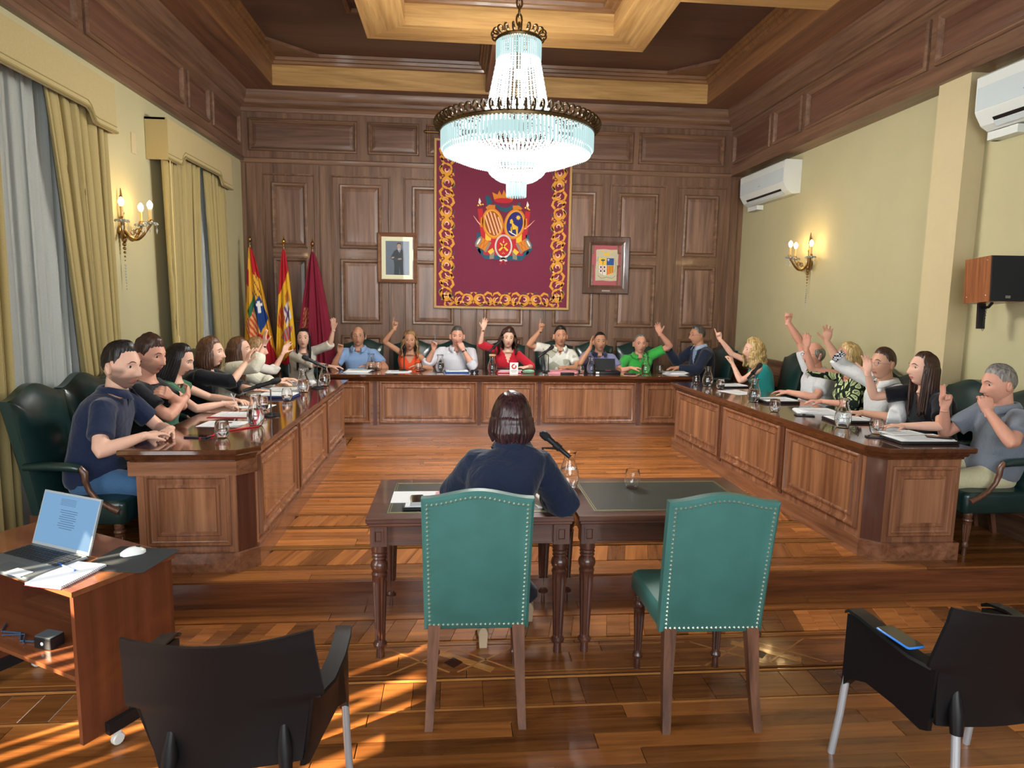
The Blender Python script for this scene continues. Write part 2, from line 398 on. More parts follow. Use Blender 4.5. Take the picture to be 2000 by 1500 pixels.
for x0, x1 in ((-2.66, -1.94), (-1.74, -.92), (-.74, .10), (.28, 1.10), (1.28, 2.12), (2.21, 3.04), (3.19, 3.94)):
    m = M(); m.frame((x0, YB, .3), ux, uz, -uy, x1-x0, 3.25, GRV); m.build('panel_moulding', WALN, wall_back, 30)
    ins = .12
    for z0, z1 in ((2.55, 3.43), (1.50, 2.41), (.5, 1.34)): wpanel(x0+ins, x1-ins, z0, z1, wall_back, prof=[(0, 0), (0, .02), (.015, .03), (.035, .026), (.05, .008), (.055, 0)])
    m = M(); m.box(x0+ins, x1-ins, YB-.010, YB, 2.43, 2.53); m.build('panel_rail', WALNX, wall_back)
for x0, x1 in ((-2.86, -2.74), (-1.88, -1.80), (4.0, 4.1)):
    m = M(); m.box(x0, x1, YB-.03, YB, P, 3.66); m.build('pilaster_strip', WALN, wall_back)

def extrude_trim(nm, poly, a, b, out, mt):
    """profile poly (out, up) swept from a to b"""
    a, b, out = V(a), V(b), V(out); m = M(); k = len(poly)
    m.loft([[a+out*p[0]+uz*p[1] for p in poly], [b+out*p[0]+uz*p[1] for p in poly]]); return struct(nm, m, [mt], 30)
CORN = [(0, 4.35), (.03, 4.35), (.035, 4.40), (.07, 4.42), (.10, 4.45), (.105, 4.49), (.13, 4.51), (.15, 4.56), (.155, 4.6), (0, 4.6)]
extrude_trim('trim_1', CORN, (XL, YB, 0), (XR, YB, 0), -uy, WALNX)
extrude_trim('trim_2', CORN, (XL, YN, 0), (XL, YB, 0), ux, WALNY)
extrude_trim('trim_3', CORN, (3.98, YN, 0), (3.98, YB, 0), -ux, WALNY)
RAIL = [(0, 3.68), (.02, 3.68), (.03, 3.70), (.035, 3.735), (.015, 3.75), (0, 3.75)]
extrude_trim('trim_4', RAIL, (XL, YB, 0), (3.98, YB, 0), -uy, WALNX)

# ---- left wall with three tall windows
WIN = [(4.20, 5.52, .45, 3.3), (7.22, 8.30, .45, 3.3), (.70, 2.10, .45, 1.80)]
wl = M(); ys = YN
for y0, y1, z0, z1 in sorted(WIN):
    wl.box(XL-.35, XL, ys, y0, -.1, 5.1); wl.box(XL-.35, XL, y0, y1, -.1, z0); wl.box(XL-.35, XL, y0, y1, z1, 5.1); ys = y1
wl.box(XL-.35, XL, ys, YB, -.1, 5.1); wall_left = struct('wall_left', wl, [WALLC])
GLASS = pane_glass('window_glass')
for i, (y0, y1, z0, z1) in enumerate(WIN):
    m = M(); f = .06; xw = XL-.22
    for a, b, c, d in ((y0, y0+f, z0, z1), (y1-f, y1, z0, z1), (y0, y1, z0, z0+f), (y0, y1, z1-f, z1), ((y0+y1)/2-.04, (y0+y1)/2+.04, z0, z1)): m.box(xw-.03, xw+.03, a, b, c, d)
    w = struct('window_%d' % (i+1), m, [mat('white_window_paint', '#cfd0c6', .5)])
    for a, b in ((y0+f, (y0+y1)/2-.04), ((y0+y1)/2+.04, y1-f)):
        g = M(); g.box(xw-.003, xw+.003, a, b, z0+f, z1-f); g.build('pane', GLASS, w)
# added, unseen bars outside the near window that cut the sun into streaks
t = thing('added_sun_bars', 'added dark bars outside the near left window that streak the sun', 'sun bars', (XL-.6, 1.4, 0))
for k, (y, w) in enumerate(((.70, .12), (.86, .10), (.985, .05), (1.10, .10), (1.22, .04), (1.33, .12), (1.475, .06), (1.60, .05), (1.73, .13), (1.87, .05), (1.96, .04), (2.10, .12))):
    m = M(); m.box(XL-.61, XL-.59, y-w/2, y+w/2, .2, 2.2-.2*(k % 3)); m.build('sun_streak_bar', mat('iron', '#22211f', .5), t, world=True)
m = M(); m.box(XL-.62, XL-.58, .6, 2.2, 1.30, 1.36); m.box(XL-.62, XL-.58, .6, 2.2, .2, .26); m.build('sun_streak_crossbar', MATS['iron'], t, world=True)
m = M(); m.box(-14, XL-.36, 2.55, 2.95, -.1, 8.0); struct('added_sun_block_wall', m, [mat('sun_block_render', '#b5a88c', .9)])  # added unseen wall that keeps the sun off the farther left windows
# left frieze
fr = M(); fr.box(XL, XL+.03, YN, YB, 3.73, 4.6); friezel = struct('trim_5', fr, [WALNY])
def ypanel(y0, y1, z0, z1, x, sgn, par):
    u = uy if sgn < 0 else -uy; n = -ux if sgn < 0 else ux
    o = (x, y0 if sgn < 0 else y1, z0); u = uy if sgn < 0 else -uy
    m = M(); m.frame(o, u, uz, n, y1-y0, z1-z0, MOLD); m.build('panel_moulding', WALNY, par, 30)
    m = M(); m.frame(o, u, uz, n, y1-y0, z1-z0, [(.055, 0), (.058, .004), (.10, .010)]); m.field(o, u, uz, n, y1-y0, z1-z0, .10, .010); m.build('panel', DARKFR, par)
DARKFR = wood('frieze_field', '#4d3126', '#7d5845', 'y', .8, .42, .15, .5, tone=.12)
for y0, y1 in ((8.45, 9.45), (7.72, 8.34), (5.72, 7.60), (3.70, 5.60), (1.9, 3.6)): ypanel(y0, y1, 3.88, 4.27, XL+.03, 1, friezel)
extrude_trim('trim_6', [(0, 3.70), (.05, 3.70), (.055, 3.75), (.04, 3.77), (0, 3.77)], (XL, YN, 0), (XL, YB, 0), ux, WALNY)

# ---- right wall
wr = M(); wr.box(XR, XR+.2, YN, YB, -.1, 5.1); wall_right = struct('wall_right', wr, [WALLC])
m = M(); m.box(4.03, XR, 5.12, 5.47, P, 3.72); struct('trim_7', m, [PILC])
m = M(); m.box(3.98, XR, YN, YB, 3.71, 4.6); friezer = struct('trim_8', m, [WALNY])
for y0, y1 in ((8.38, 9.5), (7.62, 8.29), (5.56, 7.52), (4.1, 5.46), (2.3, 4.0)): ypanel(y0, y1, 3.86, 4.27, 3.98, -1, friezer)
m = M(); m.box(4.16, XR, YN, YB, 0, 1.10); m.box(4.13, XR, YN, YB, 1.10, 1.15); wain = struct('trim_9', m, [WALNY])
for k in range(6): ypanel(3.6+k, 4.45+k, .35, .98, 4.16, -1, wain)
m = M(); m.box(XL, XL+.03, YN, YB, 0, .40); struct('baseboard_left', m, [WALNY])
m = M(); m.box(XL, XR, YN-.2, YN, -.1, 5.1); struct('wall_front', m, [WALLC])

# ---- coffered ceiling
ce = M(); ce.box(XL-.2, XR+.2, YN-.2, YB+.2, 4.97, 5.1); ceiling = struct('ceiling', ce, [DARKP])
def cpart(nm, boxes, mt):
    m = M()
    for b in boxes: m.box(*b)
    return m.build(nm, mt, ceiling)
SOFF = wood('soffit_board', '#593c2a', '#8a6146', 'y', .8, .45, .2, .5)
SOFFX = wood('soffit_board_crosswise', '#553a2a', '#7d5a44', 'x', .8, .45, .2, .5)
ox0, ox1, oy0, oy1 = -2.39, 3.43, 2.98, 9.22
cpart('soffit', [(XL, ox0-.02, YN, YB, 4.6, 4.97)], SOFF); cpart('soffit', [(ox1+.02, XR, YN, YB, 4.6, 4.97)], SOFF)
cpart('soffit', [(ox0-.02, ox1+.02, oy1+.02, YB, 4.6, 4.97)], SOFFX); cpart('soffit', [(ox0-.02, ox1+.02, YN, oy0-.02, 4.6, 4.97)], SOFFX)
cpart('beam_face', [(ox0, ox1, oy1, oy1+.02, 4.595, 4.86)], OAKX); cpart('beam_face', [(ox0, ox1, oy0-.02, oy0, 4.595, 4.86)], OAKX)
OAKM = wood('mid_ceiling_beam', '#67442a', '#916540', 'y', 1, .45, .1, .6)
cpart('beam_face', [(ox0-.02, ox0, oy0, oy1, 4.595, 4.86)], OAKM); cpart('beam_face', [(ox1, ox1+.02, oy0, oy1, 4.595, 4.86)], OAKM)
def ring_mould(x0, x1, y0, y1, z, prof, mt, nm='coffer_moulding'):
    m = M(); m.frame((x0, y1, z), ux, -uy, -uz, x1-x0, y1-y0, prof); return m.build(nm, mt, ceiling, 30)
MIDX = wood('coffer_moulding_wood', '#55381f', '#8a6038', 'x', 1, .4, .2, .5)
for q0, q1, w0, w1 in ((ox0, .38, 6.26, oy1), (.70, ox1, 6.26, oy1), (ox0, .38, oy0, 5.94), (.70, ox1, oy0, 5.94)):
    ring_mould(q0, q1, w0, w1, 4.97, [(0, .12), (.02, .11), (.03, .08), (.055, .075), (.065, .04), (.085, .035), (.095, 0)], MIDX)
ring_mould(-1.20, 2.28, 4.45, 7.75, 4.97, [(0, 0), (0, .03), (.02, .045), (.05, .04), (.06, 0)], MIDX)
for sx, sy in ((1, 1), (1, -1), (-1, 1), (-1, -1)):
    m = M(); cx = ox1 if sx > 0 else ox0; cy = oy1 if sy > 0 else oy0
    m.prism([(cx-sx*.08, cy-sy*.08), (cx-sx*.62, cy-sy*.08), (cx-sx*.08, cy-sy*.62)], (0, 0, 4.93), ux, uy, uz, .04); m.build('corner_fillet', SOFFX, ceiling)
# central frame and cross beams
for x0, x1, y0, y1, mt in ((-.95, 2.03, 7.10, 7.50, OAKX), (-.95, 2.03, 4.70, 5.10, OAKX), (-.95, -.53, 5.10, 7.10, OAKY), (1.61, 2.03, 5.10, 7.10, OAKY)):
    m = M()
    if mt is OAKX:
        w = .42; pts = [(x0, y1 if y0 > 6 else y0), (x1, y1 if y0 > 6 else y0), (x1-w, y0 if y0 > 6 else y1), (x0+w, y0 if y0 > 6 else y1)]
        if y0 < 6: pts = pts[::1]
    else: pts = [(x0, 4.70 if x0 < 0 else 5.10), (x1, 5.10 if x0 < 0 else 4.70), (x1, 7.10 if x0 < 0 else 7.50), (x0, 7.50 if x0 < 0 else 7.10)]
    m.prism(pts, (0, 0, 4.6), ux, uy, uz, .37); m.build('central_beam', mt, ceiling)
m = M(); m.box(-.53, 1.61, 5.1, 7.1, 4.86, 4.97); m.build('central_panel', wood('central_ceiling_panel', '#7d5629', '#b58a50', 'y', .7, .45, .1), ceiling)
ring_mould(-.53, 1.61, 5.10, 7.10, 4.86, [(0, .05), (.03, .045), (.05, .02), (.10, .02), (.11, .05), (.14, .05), (.15, .015), (.2, 0)], MIDX)
cpart('cross_beam', [(.38, .70, 7.5, oy1, 4.62, 4.97)], SOFF); cpart('cross_beam', [(.38, .70, oy0, 4.7, 4.62, 4.97)], SOFF)
cpart('cross_beam', [(2.03, ox1, 5.94, 6.26, 4.60, 4.97)], OAKX); cpart('cross_beam', [(ox0, -.95, 5.94, 6.26, 4.60, 4.97)], OAKX)

# ---- curtains and pelmets
DRAPE = cloth('gold_curtain', '#a0905f', .8, .1, 5); SHEER = cloth('white_sheer', '#b3b7b1', .9, .05, 5, 0, .30)
def curtain(nm, lab, y0t, y1t, y0b, y1b, z0, z1, x, amp, nf, mt, cat='curtain', grp=None, seed=1):
    rnd = random.Random(seed); nu, nv = nf*10, 26; vs = []; ph = [rnd.uniform(-.6, .6) for _ in range(nf+2)]
    for j in range(nv+1):
        v = j/nv; z = z1+(z0-z1)*v; ya = y0t+(y0b-y0t)*v**.8; yb = y1t+(y1b-y1t)*v**.8
        for i in range(nu+1):
            u = i/nu; k = int(u*nf); p = ph[k]*(1-(u*nf-k))+ph[k+1]*(u*nf-k)
            w = 2*PI*(u*nf)+p*1.2+.5*math.sin(v*2+p)
            vs.append((x+amp*math.sin(w)*(.55+.45*v)+amp*.3*math.sin(w*2.1+p*4), ya+(yb-ya)*u+.012*math.sin(w*1.7+1), z))
    fs = [(j*(nu+1)+i, j*(nu+1)+i+1, (j+1)*(nu+1)+i+1, (j+1)*(nu+1)+i) for j in range(nv) for i in range(nu)]
    m = M(); m.add(vs, fs); o = m.build(nm, [mt], None, 'all'); tag(o, lab, cat, grp)
    if mt is DRAPE:
        s = o.modifiers.new('thickness', 'SOLIDIFY'); s.thickness = .006
    return o
curtain('sheer_curtain', 'white sheer curtain over the left window nearest the camera', 4.12, 5.50, 4.12, 5.50, .25, 3.30, -2.88, .018, 12, SHEER, seed=3)
curtain('sheer_curtain', 'white sheer curtain over the far left window beside the flags', 7.12, 8.40, 7.12, 8.40, .25, 3.30, -2.89, .018, 12, SHEER, seed=4)
curtain('gold_drape', 'gold drape at the left photo edge, near side of the first window', 3.86, 4.46, 3.86, 4.36, .2, 3.30, -2.81, .035, 5, DRAPE, seed=5)
curtain('gold_drape', 'wide gold drape hanging between the first window and the wall lamp', 4.92, 5.74, 5.34, 5.74, .2, 3.32, -2.81, .038, 7, DRAPE, seed=6)
curtain('gold_drape', 'gold drape right of the wall lamp, near side of the far window', 6.80, 7.74, 6.84, 7.55, .2, 3.30, -2.81, .038, 8, DRAPE, seed=7)
curtain('gold_drape', 'gold drape nearest the flags, far side of the far window', 7.86, 8.50, 8.10, 8.52, .2, 3.30, -2.81, .034, 6, DRAPE, seed=8)
def pelmet(y0, y1, lab):
    c = (y0+y1)/2; t = thing('pelmet', lab, 'pelmet', (XL, c, 3.2)); 
    L_ = y1-y0; bot = []
    for k in range(41):
        u = k/40; d = min(u, 1-u)*L_
        z = 3.145 if d < .30 else (3.145+.095*(1-math.cos(min(1, (d-.30)/.10)*PI))/2); bot.append((y0+u*L_, z))
    poly = bot+[(y1, 3.53), (y0, 3.53)]
    m = M(); m.prism(poly, (XL+.19, 0, 0), uy, uz, ux, .02); m.build('front_board', cloth('pelmet_cloth', '#b0a070', .85, .05), t, world=True)
    for y in (y0, y1-.02):
        m = M(); m.box(XL+.004, XL+.19, y, y+.02, 3.145, 3.53); m.build('side_board', MATS['pelmet_cloth'], t, world=True)
    m = M(); m.box(XL+.004, XL+.19, y0, y1, 3.51, 3.53); m.build('top_board', MATS['pelmet_cloth'], t, world=True)
    m = M(); pts = [V((XL+.215, y, z+.012)) for y, z in bot]; m.tube(pts, .011, 6); pts = [V((XL+.212, y, z+.055)) for y, z in bot]; m.tube(pts, .004, 5); m.build('braid', mat('braid', '#8f8152', .8), t, world=True)
pelmet(3.95, 5.78, 'fabric-covered curtain pelmet over the first window, top left')
pelmet(6.75, 8.56, 'fabric-covered curtain pelmet over the far window by the back wall')
m = M(); m.box(XL, XL+.012, 6.46, 6.54, 3.14, 3.32); tag(m.build('cover_plate', PILC), 'small cream cover plate high on the wall between the pelmets', 'plate')
m = M(); m.tube([(XL+.20, 6.80, 3.2), (XL+.21, 6.79, 2.0), (XL+.20, 6.80, 1.45)], .004, 5); m.bbox(XL+.19, XL+.215, 6.785, 6.81, 1.33, 1.46, .005); tag(m.build('curtain_cord', mat('cord', '#cdbb85', .6)), 'thin curtain cord with a pull beside the far gold drape', 'cord')
# ================================================================ DESKS
ZT = .95
def desk_top(par, poly, mt, th=.075):
    """thick polished worktop with a stepped moulded edge; poly counter-clockwise"""
    n = len(poly); c = V((sum(p[0] for p in poly)/n, sum(p[1] for p in poly)/n))
    def off(d):
        out = []
        for i in range(n):
            a, b, e = V(poly[i-1]), V(poly[i]), V(poly[(i+1) % n])
            n1 = V(((b-a).y, -(b-a).x)).normalized(); n2 = V(((e-b).y, -(e-b).x)).normalized()
            k = (n1+n2); k = k/(k.dot(n1)); out.append(b+k*d)
        return out
    prof = [(-.045, -.085), (-.042, -.072), (-.03, -.066), (-.022, -.045), (-.004, -.038), (0, -.034), (.004, -.028), (.004, -.006), (0, 0)]
    m = M(); m.loft([[V((p.x, p.y, ZT+z)) for p in off(d)] for d, z in prof]); m.build('worktop', mt, par, 25, world=True)
def face_panel(par, o, u, w, z0, z1, n, ins=.10):
    """framed and fielded desk panel on the plane through o"""
    m = M(); o = V(o); h = z1-z0; oo = V((o.x, o.y, z0))
    m.frame(oo, u, uz, n, w, h, [(0, 0), (0, .018), (.008, .024), (.018, .022), (.026, .008), (.034, .004), (.06, .004), (.066, .012), (.080, .014), (.09, .002)])
    m.build('panel_moulding', DSKZ, par, 30, world=True)
    m = M(); m.field(oo, u, uz, n, w, h, .088, .003); m.build('panel', DSKF, par, world=True)
def plinth_poly(par, poly, z0, z1, mt, nm='plinth'):
    m = M(); k = len(poly); m.prism(poly, (0, 0, z0), ux, uy, uz, z1-z0); return m.build(nm, mt, par, world=True)
def unit(*a): return V(a).normalized()

# back desk
t = thing('council_desk', 'long panelled wooden council desk across the back of the room', 'desk', (.70, 8.35, P))
desk_top(t, [(-1.56, 8.03), (2.97, 8.03), (2.97, 8.70), (-1.56, 8.70)], TOPX)
plinth_poly(t, [(-1.50, 8.10), (2.90, 8.10), (2.90, 8.16), (-1.50, 8.16)], P+.12, ZT-.08, DSKX, 'front_board')
plinth_poly(t, [(-1.50, 8.16), (-1.44, 8.16), (-1.44, 8.62), (-1.50, 8.62)], P, ZT-.08, DSKZ, 'end_board')
plinth_poly(t, [(2.84, 8.16), (2.90, 8.16), (2.90, 8.62), (2.84, 8.62)], P, ZT-.08, DSKZ, 'end_board')
plinth_poly(t, [(-1.52, 8.075), (2.92, 8.075), (2.92, 8.18), (-1.52, 8.18)], P, P+.12, DSKX)
m = M(); m.box(-1.51, 2.91, 8.085, 8.10, P+.12, P+.145); m.build('base_moulding', DSKX, t, world=True)
for x0, x1 in ((-1.46, -1.03), (-.92, .27), (.325, 1.01), (1.09, 2.28), (2.36, 2.84)): face_panel(t, (x0, 8.10, 0), ux, x1-x0, .345, .865, -uy)
for x in (-.975, .298, 1.05, 2.32):
    m = M(); m.box(x-.022, x+.022, 8.088, 8.10, P+.145, ZT-.08); m.build('divider', DSKD, t, world=True)
# left desk
t = thing('council_desk', 'left panelled wooden council desk running away from the camera', 'desk', (-1.6, 5.75, P))
desk_top(t, [(-1.99, 4.0), (-1.31, 4.0), (-1.20, 4.12), (-1.20, 7.49), (-1.99, 7.49)], TOPY)
plinth_poly(t, [(-1.92, 4.06), (-1.34, 4.06), (-1.25, 4.16), (-1.25, 7.43), (-1.31, 7.43), (-1.31, 4.20), (-1.36, 4.12), (-1.92, 4.12)], P+.12, ZT-.08, DSKZ, 'front_board')
plinth_poly(t, [(-1.93, 4.035), (-1.32, 4.035), (-1.225, 4.14), (-1.225, 7.45), (-1.33, 7.45), (-1.33, 4.2), (-1.38, 4.13), (-1.93, 4.13)], P, P+.12, DSKY)
plinth_poly(t, [(-1.92, 7.38), (-1.25, 7.38), (-1.25, 7.43), (-1.92, 7.43)], P, ZT-.08, DSKZ, 'end_board')
plinth_poly(t, [(-1.96, 4.045), (-1.326, 4.045), (-1.232, 4.15), (-1.25, 4.15), (-1.34, 4.06), (-1.96, 4.06)], ZT-.17, ZT-.08, DSKX, 'frieze_board')
m = M(); m.box(-1.25, -1.235, 4.16, 7.43, P+.12, P+.145); m.build('base_moulding', DSKY, t, world=True)
face_panel(t, (-1.87, 4.06, 0), ux, .50, .335, .785, -uy)
for y0, y1 in ((4.22, 5.20), (5.30, 6.36), (6.46, 7.38)): face_panel(t, (-1.25, y0, 0), uy, y1-y0, .345, .865, ux)
for y in (5.25, 6.41):
    m = M(); m.box(-1.25, -1.238, y-.022, y+.022, P+.145, ZT-.08); m.build('divider', DSKD, t, world=True)
m = M(); d = unit(-1.25+1.34, 4.16-4.06, 0); nn = V((d.y, -d.x, 0)); m.obox(V((-1.295, 4.11, .55))+nn*.002, d, nn, uz, .06, .006, .36); m.build('corner_board', DSKD, t, world=True)
# right desk, slightly splayed
t = thing('council_desk', 'right panelled wooden council desk with open folders and paper', 'desk', (3.05, 5.75, P))
desk_top(t, [(2.52, 7.49), (2.735, 4.10), (2.84, 3.99), (3.44, 3.99), (3.30, 7.49)], TOPY)
plinth_poly(t, [(2.575, 7.43), (2.785, 4.15), (2.87, 4.05), (3.39, 4.05), (3.39, 4.11), (2.90, 4.11), (2.845, 4.18), (2.64, 7.43)], P+.12, ZT-.08, DSKZ, 'front_board')
plinth_poly(t, [(2.55, 7.45), (2.76, 4.13), (2.855, 4.02), (3.41, 4.02), (3.41, 4.12), (2.90, 4.12), (2.86, 4.18), (2.65, 7.45)], P, P+.12, DSKY)
plinth_poly(t, [(2.575, 7.38), (3.25, 7.38), (3.25, 7.43), (2.575, 7.43)], P, ZT-.08, DSKZ, 'end_board')
face_panel(t, (2.905, 4.05, 0), ux, .45, .335, .815, -uy)
d = (V((2.785, 4.15, 0))-V((2.575, 7.43, 0))).normalized(); nn = V((d.y, -d.x, 0)); o0 = V((2.575, 7.43, 0)); 
if nn.x > 0: nn = -nn
for s0, s1 in ((.08, 1.13), (1.22, 2.24), (2.33, 3.24)): face_panel(t, o0+d*s0, d, s1-s0, .345, .865, nn)
for s0 in (1.175, 2.285):
    m = M(); m.obox(o0+d*s0+nn*.006+uz*.59, d, nn, uz, .022, .006, .28); m.build('divider', DSKD, t, world=True)
m = M(); d2 = (V((2.87, 4.05, 0))-V((2.785, 4.15, 0))).normalized(); n2 = V((d2.y, -d2.x, 0)); n2 = -n2 if n2.x > 0 else n2
m.obox(V((2.8275, 4.10, .55))+n2*.002, d2, n2, uz, .064, .006, .36); m.build('corner_board', DSKD, t, world=True)

# ================================================================ WRITING TABLES
TW = wood('table_mahogany', '#3a2018', '#6b4232', 'x', 1, .3, .5, .5); TWZ = wood('table_leg_wood', '#331c15', '#5f392b', 'z', 1, .3, .4, .5)
LEATH = mat('dark_green_leather_top', '#2b3835', .32, coat=.25, var=.12, vscale=8, bump=.15, bscale=300)
def turned_leg(h, r=.036, top=.09):
    pr = [(r*.62, 0), (r*.62, .004), (r*.55, .055), (r*.95, .062), (r*1.0, .075), (r*.72, .088), (r*.72, .10, .16)]
    n = 8
    for k in range(n+1): pr.append((r*(.72+.36*(k/n)), .10+(h*.72-.10)*k/n, .16))
    pr += [(r*1.12, h*.735), (r*1.15, h*.745), (r*.95, h*.76), (r*1.2, h*.79), (r*1.3, h*.815), (r*1.2, h*.84), (r*.85, h*.865), (r*1.12, h*.88), (r*.95, h*.895), (r*1.15, h*.91), (r*1.0, h*.925), (r*1.15, h*.94), (r*1.1, h)]
    m = M(); m.lathe(pr, 24); return m
def writing_table(x0, x1, lab):
    y0, y1, zt = 3.24, 3.97, .77; cx, cy = (x0+x1)/2, (y0+y1)/2
    t = thing('writing_table', lab, 'table', (cx, cy, 0), 0)
    w, d = (x1-x0)/2, (y1-y0)/2
    m = M(); pts = rrect(2*w, 2*d, .004, 1)
    m.loft([[V((p[0]*s, p[1]*s, z)) for p in pts] for s, z in ((.975, zt-.045), (.985, zt-.04), (.985, zt-.03), (.997, zt-.026), (1, zt-.02), (1, zt-.004), (.998, zt))])
    m.build('tabletop', TW, t, 25)
    m = M(); m.box(-w+.09, w-.09, -d+.075, d-.075, zt-.001, zt+.0012); m.build('leather_inset', LEATH, t)
    m = M(); m.frame((-w+.10, -d+.085, zt+.0012), ux, uy, uz, 2*w-.2, 2*d-.17, [(0, 0), (0, .0006), (.003, .0006), (.003, 0)]); m.frame((-w+.112, -d+.097, zt+.0012), ux, uy, uz, 2*w-.224, 2*d-.194, [(0, 0), (0, .0006), (.002, .0006), (.002, 0)])
    m.build('gilt_line', mat('gilt', '#a99a62', .4, metal=.6), t)
    for a in ((-w+.05, w-.05, -d+.045, -d+.065), (-w+.05, w-.05, d-.065, d-.045), (-w+.045, -w+.065, -d+.05, d-.05), (w-.065, w-.045, -d+.05, d-.05)):
        m = M(); m.box(a[0], a[1], a[2], a[3], zt-.15, zt-.045); m.build('apron', TW, t)
    m = M(); m.box(-w+.04, w-.04, -d+.038, -d+.05, zt-.155, zt-.145); m.box(-w+.12, w-.12, -d+.038, -d+.05, zt-.06, zt-.05); m.build('apron_moulding', TW, t)
    for sx in (-1, 1):
        for sy in (-1, 1):
            cx_, cy_ = sx*(w-.062), sy*(d-.062)
            m = M(); m.box(cx_-.042, cx_+.042, cy_-.042, cy_+.042, zt-.155, zt-.045)
            if sy < 0: m.frame((cx_-.025, cy_-.042, zt-.135), ux, uz, -uy, .05, .07, [(0, 0), (0, .005), (.008, .005), (.012, .001)])
            m.build('corner_block', TWZ, t)
            m = turned_leg(zt-.15); o = m.build('leg', TWZ, t, 30); o.location = (cx_, cy_, 0)
    return t
writing_table(-.445, .618, 'dark wooden writing table where the woman in navy sits')
writing_table(.640, 1.715, 'dark wooden writing table with a carafe and an empty glass')

# ================================================================ CHAIRS
GREENL = mat('green_leather_worn', '#3a6c66', .45, coat=.08, var=.28, vscale=6, bump=.12, bscale=260)
DGREEN = mat('dark_green_leather', '#16302e', .30, coat=.35, var=.2, vscale=6, bump=.12, bscale=220)
NAIL = mat('nail_heads', '#b9c3b4', .3, metal=.85)
CHW = wood('chair_wood', '#3d2417', '#7a5039', 'z', 1.3, .38, .25, .5)
def cushion(m, w, d, z0, z1, y0, r=.03, crown=.02, taper=1.0, mi=0):
    """upholstered block, y0 = rear edge, width w (rear w*taper)"""
    rings = []
    for z, s in ((z0, .96), (z0+.012, 1), (z1-.03, 1.0), (z1-.012, .985), (z1, .93)):
        ring = []
        for px, py in rrect(w*s, d*s, r, 3):
            k = (py+d/2)/d; ring.append(V((px*(taper+(1-taper)*k), y0+d/2+py, z)))
        rings.append(ring)
    m.loft(rings, m=mi, capb=False)
    top = rings[-1]; c = V((0, y0+d/2, z1+crown)); n = len(top)
    mid = [p.lerp(c, .45)+uz*(crown*.35) for p in top]
    m.loft([top, mid], cap=False, m=mi); b = len(m.v); m.add(mid+[c], [(i, (i+1) % n, n) for i in range(n)], mi)
def back_panel(w0, w1, zb, zt, th, crown=.05, lean=.10, y=0.0, shoulder=.02, N=16):
    """camel-topped backrest; returns mesh and front/rear outline (for nails). Faces +y."""
    def outline(ins):
        pts = []
        W0, W1 = w0-ins, w1-ins
        for k in range(9): v = k/8; pts.append((W0+(W1-W0)*v, zb+ins+(zt-ins-zb-ins)*v))
        for k in range(1, N): u = 1-2*k/N; pts.append((W1*u, zt-ins+crown*(.5+.5*math.cos(PI*u)) if abs(u) < 1 else zt-ins))
        for k in range(9): v = 1-k/8; pts.append((-(W0+(W1-W0)*v), zb+ins+(zt-ins-zb-ins)*v))
        for k in range(1, 8): u = -1+2*k/8; pts.append((W0*u, zb+ins))
        return pts
    def at(p, dy):
        return V((p[0], y+dy-lean*((p[1]-zb)/(zt-zb))**1.2, p[1]))
    m = M(); r = []
    for ins, dy in ((.012, -th/2), (0, -th/2+.012), (0, th/2-.015), (.02, th/2), (.06, th/2+.018), (.14, th/2+.03)):
        r.append([at(p, dy) for p in outline(ins)])
    m.loft(r)
    return m, [at(p, -th/2-.001) for p in outline(.026)]
def nails(pts, r, step, mi=0):
    m = M(); L = 0; pts = pts+[pts[0]]; nxt = 0
    for a, b in zip(pts[:-1], pts[1:]):
        l = (b-a).length
        while nxt <= L+l:
            p = a.lerp(b, (nxt-L)/max(l, 1e-6)); m.ico(p, r, mi); nxt += step
        L += l
    return m
def side_chair(loc, rz, lab):
    t = thing('side_chair', lab, 'chair', loc, rz)
    m, ol = back_panel(.230, .238, .425, 1.045, .07, .035, .09, y=-.20); m.build('backrest', GREENL, t, 40)
    tag(nails(ol, .0078, .0205).build('nail_trim', NAIL, t), kind='stuff')
    m = M(); cushion(m, .50, .44, .42, .52, -.185, .035, .02, .90); m.build('seat', GREENL, t, 50)
    for s in (-1, 1):
        m = M(); m.loft([[V((s*(.185+dx)*1.0+qx, -.215+qy-.085*((.45-z)/.45)**1.5, z)) for qx, qy in ((-w, -w), (w, -w), (w, w), (-w, w))] for z, w, dx in ((0, .017, .02), (.02, .018, .018), (.2, .021, .01), (.45, .027, 0))])
        m.build('leg', CHW, t, 30)
        m = turned_leg(.43, .026); o = m.build('leg', TWZ, t, 30); o.location = (s*.205, .215, 0)
    return t
side_chair((.105, 2.985, 0), -.02, 'worn green leather chair the woman in navy is sitting on')
side_chair((1.142, 2.90, 0), -.03, 'empty worn green leather chair with nail-head trim')

